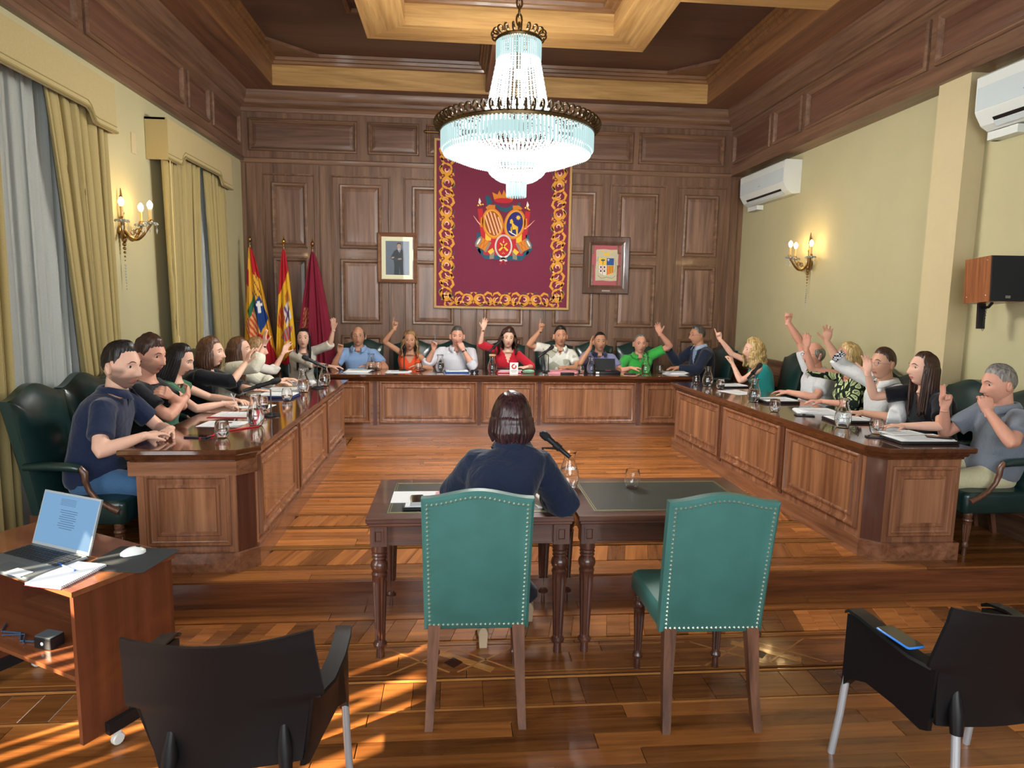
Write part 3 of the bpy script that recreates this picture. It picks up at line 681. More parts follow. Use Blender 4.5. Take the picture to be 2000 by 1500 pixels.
def make_armchair():
    t = thing('council_armchair', 'x', 'chair')
    m, ol = back_panel(.245, .275, .36, 1.06, .075, .075, .12, y=-.245); m.build('backrest', DGREEN, t, 40)
    tag(nails(ol, .004, .03).build('nail_trim', NAIL, t), kind='stuff')
    m = M(); cushion(m, .54, .52, .30, .45, -.24, .04, .03, .90); m.build('seat', DGREEN, t, 50)
    for s in (-1, 1):
        m = M(); m.tube([(s*.262, -.28, .665), (s*.268, -.14, .672), (s*.272, .0, .665), (s*.272, .04, .655)], [.030, .036, .036, .030], 10, flat=.75, up=uz); m.build('arm_pad', DGREEN, t, 50)
        m = M(); m.tube([(s*.272, .035, .665), (s*.276, .065, .63), (s*.276, .065, .58), (s*.275, .085, .52), (s*.274, .13, .46), (s*.274, .19, .42), (s*.270, .245, .39)], [.017, .021, .018, .016, .016, .018, .021], 8); m.build('arm_support', CHW, t, 50)
        m = turned_leg(.31, .026); o = m.build('leg', CHW, t, 30); o.location = (s*.235, .225, 0)
        m = M(); m.loft([[V((s*.20+qx, -.27-.07*((.36-z)/.36)**1.4+qy, z)) for qx, qy in ((-w, -w), (w, -w), (w, w), (-w, w))] for z, w in ((0, .016), (.18, .02), (.36, .026))]); m.build('leg', CHW, t, 30)
    return t
ARM0 = make_armchair(); _used = []
def armchair(x, y, face, lab):
    """face = heading in degrees of the sitter (0 = +x, 90 = +y)"""
    rz = math.radians(face-90); g = 'green leather council armchairs behind the desks'
    if not _used: o = ARM0; o.location = (x, y, P); o.rotation_euler = (0, 0, rz); tag(o, lab, None, g); _used.append(1)
    else: o = dup(ARM0, (x, y, P), rz, lab, g)
    return o

# black shell armchairs in front
BLK = mat('black_chair_shell', '#0f1013', .42, spec=.45, bump=.04, bscale=400)
ALU = mat('brushed_aluminium', '#c6cbd2', .32, metal=.55)
def shell_chair(loc, rz, lab):
    t = thing('shell_armchair', lab, 'chair', loc, rz, 'black plastic shell armchairs')
    # moulded back and seat in one shell, facing +y
    m = M(); NU, NV = 18, 44
    def sh(u, v, off):
        # v 0..1 back top -> seat front
        if v < .62:
            k = v/.62; z = .866-.466*k; y = -.245+.075*math.sin(k*PI*.5)+.0; hw = .270+.045*min(k, .46) if k < .5 else (.250-.035*(k-.5)/.5)
            y -= .03*(1-k); cv = .045*(1-.5*k)
            p = V((u*hw, y+cv*(u*u)*1.0-(.0), z+(.018*u*u if k < .05 else 0)))
            p.y += -off; return p
        k = (v-.62)/.38; hw = .217+.028*min(1, k*2.2); a = k
        p = V((u*hw, -.17+.44*a, .40+.05*min(1, a*3)-.02*math.sin(a*PI)-.012*a+.018*u*u)); 
        if k > .9: p.z -= .02*((k-.9)/.1)
        p.z -= off; return p
    for off in (0, .012):
        pass
    vs = [sh(-1+2*i/NU, j/NV, 0) for j in range(NV+1) for i in range(NU+1)]; vs2 = [sh(-1+2*i/NU, j/NV, .012) for j in range(NV+1) for i in range(NU+1)]
    n = len(vs); g = lambda i, j: j*(NU+1)+i; fs = []
    for j in range(NV):
        for i in range(NU): fs += [(g(i, j), g(i, j+1), g(i+1, j+1), g(i+1, j)), (n+g(i, j), n+g(i+1, j), n+g(i+1, j+1), n+g(i, j+1))]
    for j in range(NV): fs += [(g(0, j), n+g(0, j), n+g(0, j+1), g(0, j+1)), (g(NU, j), g(NU, j+1), n+g(NU, j+1), n+g(NU, j))]
    for i in range(NU): fs += [(g(i, 0), g(i+1, 0), n+g(i+1, 0), n+g(i, 0)), (g(i, NV), n+g(i, NV), n+g(i+1, NV), g(i+1, NV))]
    m.add(vs+vs2, fs); m.build('shell', BLK, t, 50)
    for s in (-1, 1):
        # arm: flat top running forward, skirt tapering down to the seat side
        m = M(); top = [(.252, -.185, .648), (.288, -.12, .658), (.306, 0, .672), (.310, .12, .680), (.303, .20, .672), (.300, .225, .655)]
        m.loft([[V((s*(x-.028), y, z)), V((s*(x+.028), y, z-.004)), V((s*(x+.030), y, z-.016)), V((s*(x-.024), y, z-.012))] for x, y, z in top]); m.build('armrest', BLK, t, 40)
        m = M(); rg = []
        for y, zt, zb in ((-.185, .645, .36), (-.14, .652, .35), (0, .66, .385), (.12, .668, .40), (.18, .662, .38), (.228, .645, .32)):
            xt = .246+.052*min(1, (y+.22)/.25); xb = .20+.10*min(1, (y+.22)/.42); w = .008 if y < .15 else .016
            yb = y+max(0, -.05-y)*.45; rg.append([V((s*(xt-w), y, zt-.01)), V((s*(xt+w), y, zt-.01)), V((s*(xb+w), yb, zb)), V((s*(xb-w), yb, zb))])
        m.loft(rg); m.build('arm_side', BLK, t, 40)
        m = M(); m.tube([(s*.300, .215, .42), (s*.305, .235, .2), (s*.312, .262, 0)], .0145, 12); m.build('leg', ALU, t, True)
        m = M(); m.tube([(s*.17, -.19, .47), (s*.19, -.235, .25), (s*.215, -.285, 0)], .0145, 12); m.build('leg', ALU, t, True)
        m = M(); m.tube([(s*.165, -.17, .56), (s*.17, -.19, .47), (s*.175, -.205, .40)], [.012, .024, .02], 10); m.build('leg_socket', BLK, t, 50)
    return t
shell_chair((-.70, 2.13, 0), .04, 'black plastic armchair with its back to the camera, lower left')
shell_chair((1.91, 2.185, 0), .03, 'black plastic armchair with a phone lying on its arm')

# ================================================================ CART
CW = wood('cart_laminate', '#4c2717', '#744028', 'z', .8, .35, .3, .4); CWX = wood('cart_top_laminate', '#5a3220', '#8a5535', 'x', .8, .18, .6, .4)
ca = math.atan2(.5, .866)  # heading of the right side panel is (.5,.866)
t = thing('equipment_cart', 'low wooden cart on castors holding the laptop', 'cart', (-1.475, 2.57, 0), -math.radians(30))
# local: +y = along right side panel, -x = along front
m = M(); m.box(-.95, .012, -.012, .44, .70, .722); m.build('top', CWX, t)
m = M(); m.box(-.022, .0, 0, .43, .07, .70); m.build('side_panel', CW, t)
m = M(); m.box(-.935, -.913, 0, .43, .07, .70); m.build('side_panel', CW, t)
m = M(); m.box(-.913, -.022, 0, .43, .34, .358); m.build('shelf', CWX, t)
m = M(); m.box(-.913, -.022, .41, .43, .358, .70); m.build('back_panel', CW, t)
for x in (-.011, -.924):
    m = M(); m.box(x+.0115, x+.040, .09, .36, .065, .115); m.build('castor_rail', BLACKP, t)
    for y in (.13, .33):
        m = M(); m.lathe([(.022, -.012), (.026, -.008), (.026, .008), (.022, .012)], 14, (x+.026, y, .026), ax=(1, 0, 0)); m.box(x+.018, x+.034, y-.012, y+.012, .03, .07); m.build('castor', WHITEP, t, True)
CARTM = t.matrix_basis.copy()
def cpt(x, y, z): return CARTM @ V((x, y, z))
CR = -math.radians(30)
t = thing('laptop', 'open silver laptop showing a document, on the cart', 'laptop', (-1.80, 2.855, .722), math.radians(-27)); t.scale = (1.1, 1.08, 1.08)
m = M(); m.bbox(-.17, .17, -.12, .12, 0, .016, .01); m.build('base', mat('laptop_body', '#6f7880', .35, metal=.6), t, 30)
m = M()
for r_ in range(5):
    for c in range(15): m.box(-.155+c*.0208, -.155+c*.0208+.017, .08-r_*.021, .08-r_*.021+.017, .016, .0185)
tag(m.build('keys', mat('laptop_keys', '#20242a', .5), t), kind='stuff')
m = M(); m.box(-.05, .05, -.105, -.045, .016, .0165); m.build('touchpad', mat('touchpad', '#4b5259', .3), t)
lid = M(); ang = math.radians(18); up = V((0, math.sin(ang), math.cos(ang))); nn = V((0, -math.cos(ang), math.sin(ang))); c0 = V((0, .118, .016))
lid.obox(c0+up*.112, ux, up, nn, .17, .112, .004); lo = lid.build('lid', mat('laptop_lid', '#a9b3ba', .35, metal=.5), t)
m = M(); m.obox(c0+up*.114+nn*.0045, ux, up, nn, .163, .102, .0006); s_ = m.build('screen', mat('laptop_screen', '#1c2a38', .25, emit='#86b6e2', es=.72), lo)
m = M()
for k in range(9): m.obox(c0+up*(.155-.009*k)+nn*.0055+ux*(.005), ux, up, nn, .05-.012*(k % 3 == 2), .0012, .0003)
for k in range(5): m.obox(c0+up*(.20-.006*k)+nn*.0055+ux*(-.01), ux, up, nn, .045, .0008, .0003)
m.build('screen_text', mat('screen_text', '#1c2a38', .5, emit='#4f7fae', es=.45), lo)
m = M(); m.obox(V((.09, -.10, .0175)), ux, uy, uz, .045, .025, .0006); m.build('paper_slip', mat('slip', '#cfd9da', .8), t)
t = thing('notebook', 'spiral notebook with blank pages at the front of the cart', 'notebook', (-1.575, 2.715, .722), math.radians(-16)); t.scale = (1.1, 1.08, 1)
m = M(); m.box(-.075, .075, -.105, .105, 0, .012); m.build('pages', mat('notebook_paper', '#dfe6ee', .8), t)
m = M(); m.box(-.077, .077, -.107, .107, -.0005, .0012); m.build('back_cover', mat('notebook_cover', '#b03440', .6), t)
m = M()
for k in range(26): q = -.1+k*.008; m.tube([(.073, q, .014), (.080, q, .009), (.080, q, .003), (.073, q, -.001+.002)], .0009, 5)
tag(m.build('spiral_binding', CHROME, t), kind='stuff')
t = thing('pen', 'blue and clear ballpoint pen lying on the spiral notebook', 'pen', (-1.595, 2.76, .7345), math.radians(-35))
m = M(); m.tube([(-.05, 0, .004), (.05, 0, .004)], .0038, 8); m.build('barrel', mat('pen_clear', '#a8c5ea', .2), t, True)
m = M(); m.tube([(-.072, 0, .004), (-.045, 0, .004)], .0048, 8); m.ball((.053, 0, .004), .004, 6, 4); m.build('cap', mat('pen_blue', '#1d55c4', .3), t, True)
t = thing('mouse_pad', 'dark rubber mouse pad hanging over the cart corner', 'mouse pad', cpt(-.077, .31, .7225), math.radians(-11))
m = M(); m.bbox(-.16, .13, -.13, .13, 0, .003, .01); m.build('pad', mat('pad_rubber', '#23282b', .8, bump=.2, bscale=500), t)
t = thing('computer_mouse', 'white computer mouse on the dark mouse pad', 'mouse', cpt(-.135, .345, .7255), math.radians(-60))
m = M(); rg = []
for k in range(9):
    v = k/8; y = -.05+.1*v; w = .030*math.sqrt(max(.05, 1-(2*v-1)**4)); hh = .032*math.sin(PI*(.12+.76*v))
    rg.append([V((w*math.cos(a), y, .001+hh*max(0, math.sin(a)) if math.sin(a) > 0 else .001)) for a in [2*PI*i/14 for i in range(14)]])
m.loft(rg); m.build('shell', WHITEP, t, 60)
m = M(); m.box(-.0015, .0015, .012, .03, .026, .033); m.build('wheel', BLACKP, t)
t = thing('device_box', 'small black adapter box on the cart shelf', 'box', cpt(-.36, .10, .358), CR+.2)
m = M(); m.bbox(-.045, .045, -.035, .035, 0, .05, .006); m.build('body', BLACKP, t, 30)
m = M(); m.bbox(-.043, .043, -.033, .033, .05, .054, .006); m.build('lid', mat('box_lid', '#555b60', .3), t, 30)
m = M(); m.lathe([(.008, 0), (.008, .001)], 12, (.0, -.0352, .025), ax=(0, -1, 0)); m.build('logo_disc', WHITEP, t)
m = M(); m.tube([cpt(-.42, .09, .365), cpt(-.50, .06, .364), cpt(-.57, .10, .364), cpt(-.66, .07, .365), cpt(-.72, .12, .365)], .004, 6); m.tube([cpt(-.46, .05, .368), cpt(-.54, .10, .366), cpt(-.62, .05, .366)], .003, 6)
tag(m.build('cable', mat('blue_grey_cable', '#2c4a66', .5), None, True), 'tangled dark cable beside the adapter box on the shelf', 'cable')

# ================================================================ AIR CONDITIONERS, SPEAKER
def aircon(y0, y1, lab, ztop=3.63):
    t = thing('air_conditioner', lab, 'air conditioner', (XR, (y0+y1)/2, ztop-.4))
    pr = [(0, 0), (0, -.40), (-.10, -.405), (-.16, -.37), (-.205, -.30), (-.22, -.27), (-.225, -.02), (-.20, 0)]
    m = M(); m.loft([[V((XR-.004+x, y, ztop+z)) for x, z in pr] for y in (y0, y0+.006, y1-.006, y1)]); m.build('housing', mat('aircon_white', '#d5dcd8', .3), t, 25, world=True)
    m = M(); m.obox(((XR-.2255), (y0+y1)/2, ztop-.145), uy, uz, ux, (y1-y0)/2-.01, .118, .002); m.build('front_panel', mat('aircon_front', '#c6d3d6', .2), t, world=True)
    d = V((.06, 0, -.07)).normalized(); m = M(); m.obox((XR-.18, (y0+y1)/2, ztop-.342), uy, d, uy.cross(d), (y1-y0)/2-.14, .014, .006); m.build('air_slot', BLACKP, t, world=True)
    m = M(); m.obox((XR-.155, (y0+y1)/2, ztop-.375), uy, d, uy.cross(d), (y1-y0)/2-.13, .022, .004); m.build('louvre', MATS['aircon_front'], t, world=True)
    m = M(); m.box(XR-.226, XR-.228, (y0+y1)/2+.0, (y0+y1)/2+.08, ztop-.22, ztop-.212); m.build('maker_mark', mat('grey_mark', '#8d979b', .4), t, world=True)
    m = M(); m.box(XR-.06, XR-.004, y1-.03, y1+.02, ztop-.47, ztop-.39); m.box(XR-.10, XR-.004, y1-.28, y1, ztop-.47, ztop-.41); m.build('pipe_cover', MATS['aircon_white'], t, world=True)
aircon(7.97, 9.22, 'white air conditioner high in the far right corner')
aircon(3.95, 4.98, 'white air conditioner cut by the right photo edge')
t = thing('loudspeaker', 'black-fronted wood-sided loudspeaker on a wall bracket', 'speaker', (3.98, 4.75, 1.9), math.radians(-14))
m = M(); m.box(-.17, .13, -.14, .14, 0, .35); m.build('cabinet', wood('speaker_veneer', '#5a2f18', '#a5683c', 'z', 1.5, .3, .4), t)
t.rotation_euler = (0, math.radians(4), math.radians(86)); t.location = (4.0, 4.66, 1.91); t.scale = (.9, .9, .95)
m = M(); m.box(-.185, -.17, -.137, .137, .003, .347); m.build('grille', mat('grille_cloth', '#14171d', .8, bump=.3, bscale=900), t)
m = M(); m.box(-.188, -.185, -.02, .02, .025, .045); m.build('badge', mat('badge', '#8d9094', .3, metal=.8), t)
m = M(); m.tube([(-.02, .0, .0), (.02, .0, -.03), (.10, .0, -.035)], .012, 8); m.box(.09, .115, -.03, .03, -.20, .02); m.build('bracket', mat('bracket_black', '#15171b', .4), t)
m = M()
for k in range(8): a = V((.06+.004*k, -.01, -.04-.022*k)); m.tube([a, a+V((.006, .004, -.012)), a+V((0, 0, -.024)), a+V((-.006, -.004, -.012)), a], .0022, 5)
tag(m.build('safety_chain', MATS['iron'], t), kind='stuff')
for z in (.05, .32):
    for x in (-.13, .09):
        m = M(); m.ball((x, .141, z), .006, 8, 4, sy=.5); m.build('screw', CHROME, t, True)

# ================================================================ CHANDELIER
CRY = mat('glow_painted_crystal', '#2c3838', .12, spec=.35, emit='#d2f4f4', es=.85)  # glow put into the crystal as emission, on top of the bulbs
CRYB = mat('bright_glow_painted_crystal', '#303838', .12, spec=.35, emit='#f2ffff', es=1.35)  # stronger painted glow for the bead strands
CC = V((.54, 6.10, 0))
t = thing('chandelier', 'large lit crystal chandelier hanging from the coffered ceiling', 'chandelier', (.54, 6.10, 2.79))
def links(z0, z1, n, r, w, mt):
    for k in range(n):
        zc = z0+(z1-z0)*(k+.5)/n; h = (z1-z0)/n*.72; pts = []
        for q in range(13):
            a = 2*PI*q/12; x = math.cos(a)*w; z = math.sin(a)*h; pts.append(CC+V((x, 0, zc+z) if k % 2 else (0, x, zc+z)))
        m = M(); m.tube(pts, r, 6, cap=False); m.build('chain_link', mt, t, True, world=True)
links(4.20, 4.84, 9, .0085, .024, ABR)
m = M(); m.lathe([(.07, 4.86), (.065, 4.83), (.02, 4.80)], 20, CC); m.build('ceiling_rose', ABR, t, True, world=True)
m = M(); m.lathe([(.185, 4.115), (.20, 4.12), (.205, 4.135), (.195, 4.15), (.19, 4.15)], 40, CC, cap=False); m.lathe([(.01, 4.20), (.03, 4.17), (.02, 4.10), (.015, 3.4)], 12, CC); m.build('crown_ring', ABR, t, True, world=True)
m = M(); m.lathe([(.665, 3.335), (.69, 3.34), (.695, 3.36), (.68, 3.375), (.665, 3.37)], 72, CC, cap=False); m.build('main_ring', ABR, t, True, world=True)
m = M(); m.lathe([(.262, 3.085), (.28, 3.08), (.28, 3.10), (.262, 3.10)], 40, CC, cap=False); m.lathe([(.09, 2.93), (.098, 2.925), (.098, 2.94), (.09, 2.945)], 24, CC, cap=False); m.build('lower_rings', ABR, t, True, world=True)
def hook(R, z, s, a):
    c, q = math.cos(a), math.sin(a); m = M(); pts = []
    for k in range(9):
        b = -PI/2+k*PI*1.5/8; pts.append(CC+V((c*(R+s*.5*math.cos(b)+s*.2), q*(R+s*.5*math.cos(b)+s*.2), z+s*.55+s*.5*math.sin(b))))
    m.tube([CC+V((c*R, q*R, z))]+pts, s*.13, 6); m.ball(pts[-1], s*.2, 6, 4); return m
for k in range(64): hook(.685, 3.37, .075, 2*PI*k/64).build('hook_ornament', ABR, t, True, world=True)
for k in range(20): hook(.20, 4.145, .06, 2*PI*k/20).build('crown_hook', ABR, t, True, world=True)
def strands(n, prof, r, dz, mt, nm, a0=0):
    """n beaded strands following prof [(radius,z)...]"""
    m = M(); L_ = [0]
    for (r0, z0), (r1, z1) in zip(prof[:-1], prof[1:]): L_.append(L_[-1]+math.hypot(r1-r0, z1-z0))
    nb = int(L_[-1]/dz)
    for k in range(n):
        a = a0+2*PI*k/n; c, q = math.cos(a), math.sin(a)
        for j in range(nb+1):
            s = L_[-1]*j/nb; i = 0
            while i < len(L_)-2 and L_[i+1] < s: i += 1
            f = (s-L_[i])/max(L_[i+1]-L_[i], 1e-6); R = prof[i][0]*(1-f)+prof[i+1][0]*f; z = prof[i][1]*(1-f)+prof[i+1][1]*f
            m.ico(CC+V((c*R, q*R, z)), r*(1+.25*(j % 2)), 0, 1.25)
    o = m.build(nm, mt, t, world=True); tag(o, kind='stuff'); return o
def prisms(n, R, z0, z1, w, mt, nm, a0=0):
    m = M()
    for k in range(n):
        a = a0+2*PI*k/n; c, q = math.cos(a), math.sin(a); p = CC+V((c*R, q*R, 0)); tn = V((-q, c, 0)); rd = V((c, q, 0))
        m.loft([[p+tn*w*x+rd*w*y+uz*z for x, y in ((-.5, 0), (0, .45), (.5, 0), (0, -.45))] for z in (z1, z0+.012)]+[[p+uz*z0]*4], True)
    o = m.build(nm, mt, t, world=True); tag(o, kind='stuff'); return o
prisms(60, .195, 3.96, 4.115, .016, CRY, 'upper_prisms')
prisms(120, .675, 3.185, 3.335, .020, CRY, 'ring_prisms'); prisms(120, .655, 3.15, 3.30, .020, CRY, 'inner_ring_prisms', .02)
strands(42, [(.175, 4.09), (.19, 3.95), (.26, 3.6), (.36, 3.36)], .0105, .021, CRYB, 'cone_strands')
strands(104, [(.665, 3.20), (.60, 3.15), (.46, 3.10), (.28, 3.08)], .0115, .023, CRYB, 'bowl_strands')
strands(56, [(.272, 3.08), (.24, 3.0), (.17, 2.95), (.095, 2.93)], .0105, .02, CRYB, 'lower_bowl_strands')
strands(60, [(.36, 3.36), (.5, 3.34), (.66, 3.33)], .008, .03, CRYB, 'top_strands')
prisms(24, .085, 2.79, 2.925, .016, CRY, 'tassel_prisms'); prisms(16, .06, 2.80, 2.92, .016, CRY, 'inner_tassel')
BULB = mat('lit_bulb', '#ffffff', .3, emit='#fffdf2', es=14)
for k in range(12):
    a = 2*PI*k/12; m = M(); m.ball(CC+V((math.cos(a)*.45, math.sin(a)*.45, 3.22)), .028, 10, 8, sz=1.4); m.build('bulb', BULB, t, True, world=True)
for z in (3.6, 3.85): m = M(); m.ball(CC+uz*z, .033, 10, 8, sz=1.6); m.build('bulb', BULB, t, True, world=True)

# ================================================================ WALL LAMPS
WB = mat('warm_bulb', '#fff3d0', .3, emit='#ffd98a', es=16)
GLC = mat('cut_glass', '#e8ece6', .05, spec=.9, trans=.6, ior=1.5)
def sconce(x, y, z, sgn, lab):
    """sgn +1: projects towards +x"""
    t = thing('wall_lamp', lab, 'lamp', (x, y, z)); e = ux*sgn
    m = M(); m.lathe([(.0, -.02), (.035, -.02), (.045, -.005), (.045, .01), (.03, .02)], 16, ax=tuple(e)); m.tube([(sgn*.012, 0, -.04), (sgn*.012, 0, .12), (sgn*.014, 0, .30), (sgn*.012, 0, .36)], [.022, .016, .010, .003], 8)
    for k in range(6): m.ball((sgn*.016, (-1)**k*.012, .06+.045*k), .014, 8, 5)
    for k in range(7): m.ball((sgn*.02, 0, -.05-.035*k), .024-.003*k, 8, 5)
    m.build('back_plate', BRASS, t, True)
    for a in (-62, 0, 62):
        q = math.radians(a); d = V((math.cos(q)*sgn, math.sin(q), 0)); R = .25 if a == 0 else .20
        pts = [d*(.03+(R-.03)*u)+uz*(-.085*math.sin(PI*min(1, u*1.05)**.9)+.05*u*u) for u in [k/10 for k in range(11)]]
        m = M(); m.tube(pts, [.010+.004*math.sin(PI*k/10) for k in range(11)], 8)
        sc = [d*(R*.55)+d*(math.cos(w)*.03*(1-w/12))+uz*(-.01+math.sin(w)*.03*(1-w/12)) for w in [k*.7 for k in range(12)]]; m.tube(sc, .005, 6)
        m.build('arm', BRASS, t, True)
        e_ = pts[-1]; m = M(); m.lathe([(.008, 0), (.03, .006), (.052, .018), (.056, .024), (.05, .022), (.012, .012)], 16, e_)
        for k in range(10): w = 2*PI*k/10; m.ball(e_+V((math.cos(w)*.054, math.sin(w)*.054, .012)), .009, 6, 4)
        m.build('drip_pan', GLC, t, True)
        m = M(); m.lathe([(.016, .012), (.022, .02), (.022, .04), (.016, .05)], 12, e_); m.build('cup', BRASS, t, True)
        m = M(); m.lathe([(.0125, .04), (.0125, .135)], 12, e_); m.build('candle_sleeve', mat('candle_sleeve', '#c9a66a', .5), t, True)
        m = M(); m.lathe([(.010, .135), (.018, .15), (.024, .168), (.022, .185), (.010, .205), (.002, .212)], 14, e_); m.build('bulb', WB, t, True)
        lp = lamp('wall_lamp_light', 'POINT', tuple(V((x, y, z))+e_+uz*.175+d*.0), 8.0, (1, .66, .28), .03); lp.visible_glossy = True
        for k in range(3):
            w = 2*PI*k/3+q; b = e_+V((math.cos(w)*.05, math.sin(w)*.05, .005)); m = M(); m.tube([b, b-uz*.025], .0012, 4); m.loft([[b-uz*.025]*4, [b+V((.009, 0, -.045)), b+V((0, .005, -.045)), b+V((-.009, 0, -.045)), b+V((0, -.005, -.045))], [b-uz*.085]*4]); m.build('crystal_drop', GLC, t)
    m = M()
    for k in range(9): m.ico((sgn*.02, 0, -.30-.026*k), .011-.0006*k, 0, 1.4)
    for s in (-1, 1):
        for k in range(9): u = k/8; m.ico((sgn*(.02+.05*u), s*(.02+.10*u), -.03-.05*math.sin(PI*u)), .005)
    m.build('bead_chain', GLC, t)
sconce(XL+.02, 6.16, 2.42, 1, 'gilt wall lamp with three lit candles between the curtains')
sconce(XR-.02, 7.60, 2.36, -1, 'gilt wall lamp with three lit candles on the right wall')
# ================================================================ TAPESTRY
def ribbon(pts, w):
    """thick open line as an outline polygon list of quads; pts [(x,z)], w width or list"""
    out = []; K = len(pts); ws = w if hasattr(w, '__len__') else [w]*K; L_, R_ = [], []
    for i in range(K):
        a = V((pts[min(i+1, K-1)][0]-pts[max(i-1, 0)][0], pts[min(i+1, K-1)][1]-pts[max(i-1, 0)][1])); a.normalize(); n = V((-a.y, a.x)); p = V(pts[i])
        L_.append(p+n*ws[i]/2); R_.append(p-n*ws[i]/2)
    return [[L_[i], L_[i+1], R_[i+1], R_[i]] for i in range(K-1)]
def ell(cx, cz, rx, rz, rot=0, n=28):
    c, s = math.cos(rot), math.sin(rot)
    return [(cx+rx*math.cos(a)*c-rz*math.sin(a)*s, cz+rx*math.cos(a)*s+rz*math.sin(a)*c) for a in [2*PI*k/n for k in range(n)]]
def arc(cx, cz, r0, a0, a1, r1=None, n=12):
    r1 = r0 if r1 is None else r1
    return [(cx+(r0+(r1-r0)*k/n)*math.cos(math.radians(a0+(a1-a0)*k/n)), cz+(r0+(r1-r0)*k/n)*math.sin(math.radians(a0+(a1-a0)*k/n))) for k in range(n+1)]
TY = YB-.055; TXO, TZO = .665, 2.92      # centre of the hanging
def layer(par, nm, polys, mt, lay, y=None, flipx=False, off=(0, 0), sc=1.0, world=True):
    m = M(); yy = (TY if y is None else y)-.0012*lay
    for pl in polys:
        q = [((-p[0] if flipx else p[0])*sc+off[0], p[1]*sc+off[1]) for p in pl]
        ar = sum(q[i-1][0]*q[i][1]-q[i][0]*q[i-1][1] for i in range(len(q)))
        if ar < 0: q = q[::-1]
        m.prism(q, (0, yy, 0), ux, uz, -uy, .0012)
    return m.build(nm, mt, par, world=world)
def felt(n, c): return mat(n, c, .9, sheen=.3, var=.08, vscale=120)
BG_ = felt('tapestry_burgundy', '#742740'); GO = felt('tapestry_gold', '#d99a3a'); PK = felt('tapestry_pink', '#e8b79a'); GR = felt('tapestry_green', '#3d5a54')
OR = felt('tapestry_orange', '#cf7f2b'); TE = felt('tapestry_teal', '#23566a'); RD = felt('tapestry_red', '#b82a34'); YE = felt('tapestry_yellow', '#e8bb3c')
BL = felt('tapestry_blue', '#2b2a72'); WH = felt('tapestry_white', '#e4dfd8'); GY = felt('tapestry_grey', '#8b7f74'); BRN = felt('tapestry_brown', '#9a5418')
t = thing('tapestry', 'burgundy coat-of-arms tapestry with golden scroll border on the back wall', 'tapestry', (TXO, TY, 1.74))
x0, x1, z0, z1 = -.305, 1.635, 1.745, 4.08
NX, NZ = 20, 24; m = M(); vs = []
for j in range(NZ+1):
    for i in range(NX+1):
        u, v = i/NX, j/NZ; vs.append((x0+(x1-x0)*u, TY+.004+.004*math.sin(u*17+v*2)*(1-v), z0+(z1-z0)*v))
m.add(vs, [(j*(NX+1)+i, j*(NX+1)+i+1, (j+1)*(NX+1)+i+1, (j+1)*(NX+1)+i) for j in range(NZ) for i in range(NX)]); f_ = m.build('field', BG_, t, 'all', world=True)
m = M(); m.frame((x0-.005, TY+.012, z0-.005), ux, uz, -uy, x1-x0+.01, z1-z0+.01, [(0, 0), (0, .014), (.006, .02), (.030, .02), (.036, .010)]); m.build('gold_border', mat('gold_cord', '#b8925a', .6, var=.1), t, 30, world=True)
m = M(); m.tube([(-.42, TY-.01, 4.16), (1.75, TY-.01, 4.14)], .014, 10); m.ball((-.43, TY-.01, 4.16), .022, 10, 6); m.ball((1.76, TY-.01, 4.14), .022, 10, 6); m.build('rod', BRASS, t, True, world=True)
for k in range(6): x = -.24+.362*k; m = M(); m.box(x, x+.09, TY-.027, TY+.006, 4.07, 4.18); m.build('hanging_loop', BG_, t, world=True)
# one scroll motif, about .25 tall, .19 wide, centred on 0,0
def motif():
    g = []; p = []; gr = []
    g += ribbon(arc(0, .045, .075, -60, 200, .05, 16), [.014+.03*math.sin(PI*k/16) for k in range(17)])
    g += ribbon(arc(.012, -.075, .055, 110, -150, .035, 14), [.010+.026*math.sin(PI*k/14) for k in range(15)])
    g += ribbon([(-.05, -.02), (-.085, -.06), (-.07, -.11), (-.035, -.125)], [.03, .034, .024, .004])
    g += ribbon([(.06, .0), (.088, .03), (.085, .075)], [.024, .03, .004]); g += ribbon([(-.07, .09), (-.09, .125)], [.03, .003]); g += ribbon([(.03, .11), (.07, .135)], [.03, .003])
    g += ribbon([(.0, -.02), (-.045, .0), (-.06, .045)], [.03, .028, .02]); g += ribbon([(.05, -.06), (.082, -.10), (.06, -.13)], [.02, .03, .006])
    p += ribbon(arc(.005, .05, .034, 210, -60, .014, 12), [.006+.012*math.sin(PI*k/12) for k in range(13)]); p += ribbon([(-.02, -.05), (.0, -.085), (.03, -.09)], [.012, .016, .012]); p += [ell(.052, -.012, .012, .012, n=8)]
    gr += ribbon([(.075, -.02), (.095, .0), (.092, .04)], [.004, .014, .006]); gr += ribbon([(-.09, .02), (-.095, .06), (-.07, .085)], [.004, .012, .008])
    return g, p, gr
mg, mp, mg2 = motif()
def put(cx, cz, fl, rot=0, sc=1.0, sy=1):
    c, s = math.cos(rot), math.sin(rot)
    for nm, pl, mt, ly in (('scroll', mg, GO, 2), ('scroll_highlight', mp, PK, 4), ('scroll_leaf', mg2, GR, 3)):
        tr = [[((-1 if fl else 1)*p[0]*sc, p[1]*sy*sc) for p in q] for q in pl]
        o_ = layer(t, nm, [[(x*c-z*s+cx, x*s+z*c+cz) for x, z in q] for q in tr], mt, ly)
        if nm == 'scroll_leaf': o_['kind'] = 'stuff'
for k in range(8):
    put(-.13, 2.01+.285*k, k % 2 == 0, 0, 1.14, 1 if k % 2 else -1); put(1.46, 2.01+.285*k, k % 2 == 1, 0, 1.14, 1 if k % 2 else -1)
for k in range(5): put(.12+.272*k, 1.885, k < 3, PI/2 if k < 3 else -PI/2, 1.05, 1 if k % 2 else -1)
put(-.12, 1.87, False, .5, .8); put(1.45, 1.87, True, -.5, .8)
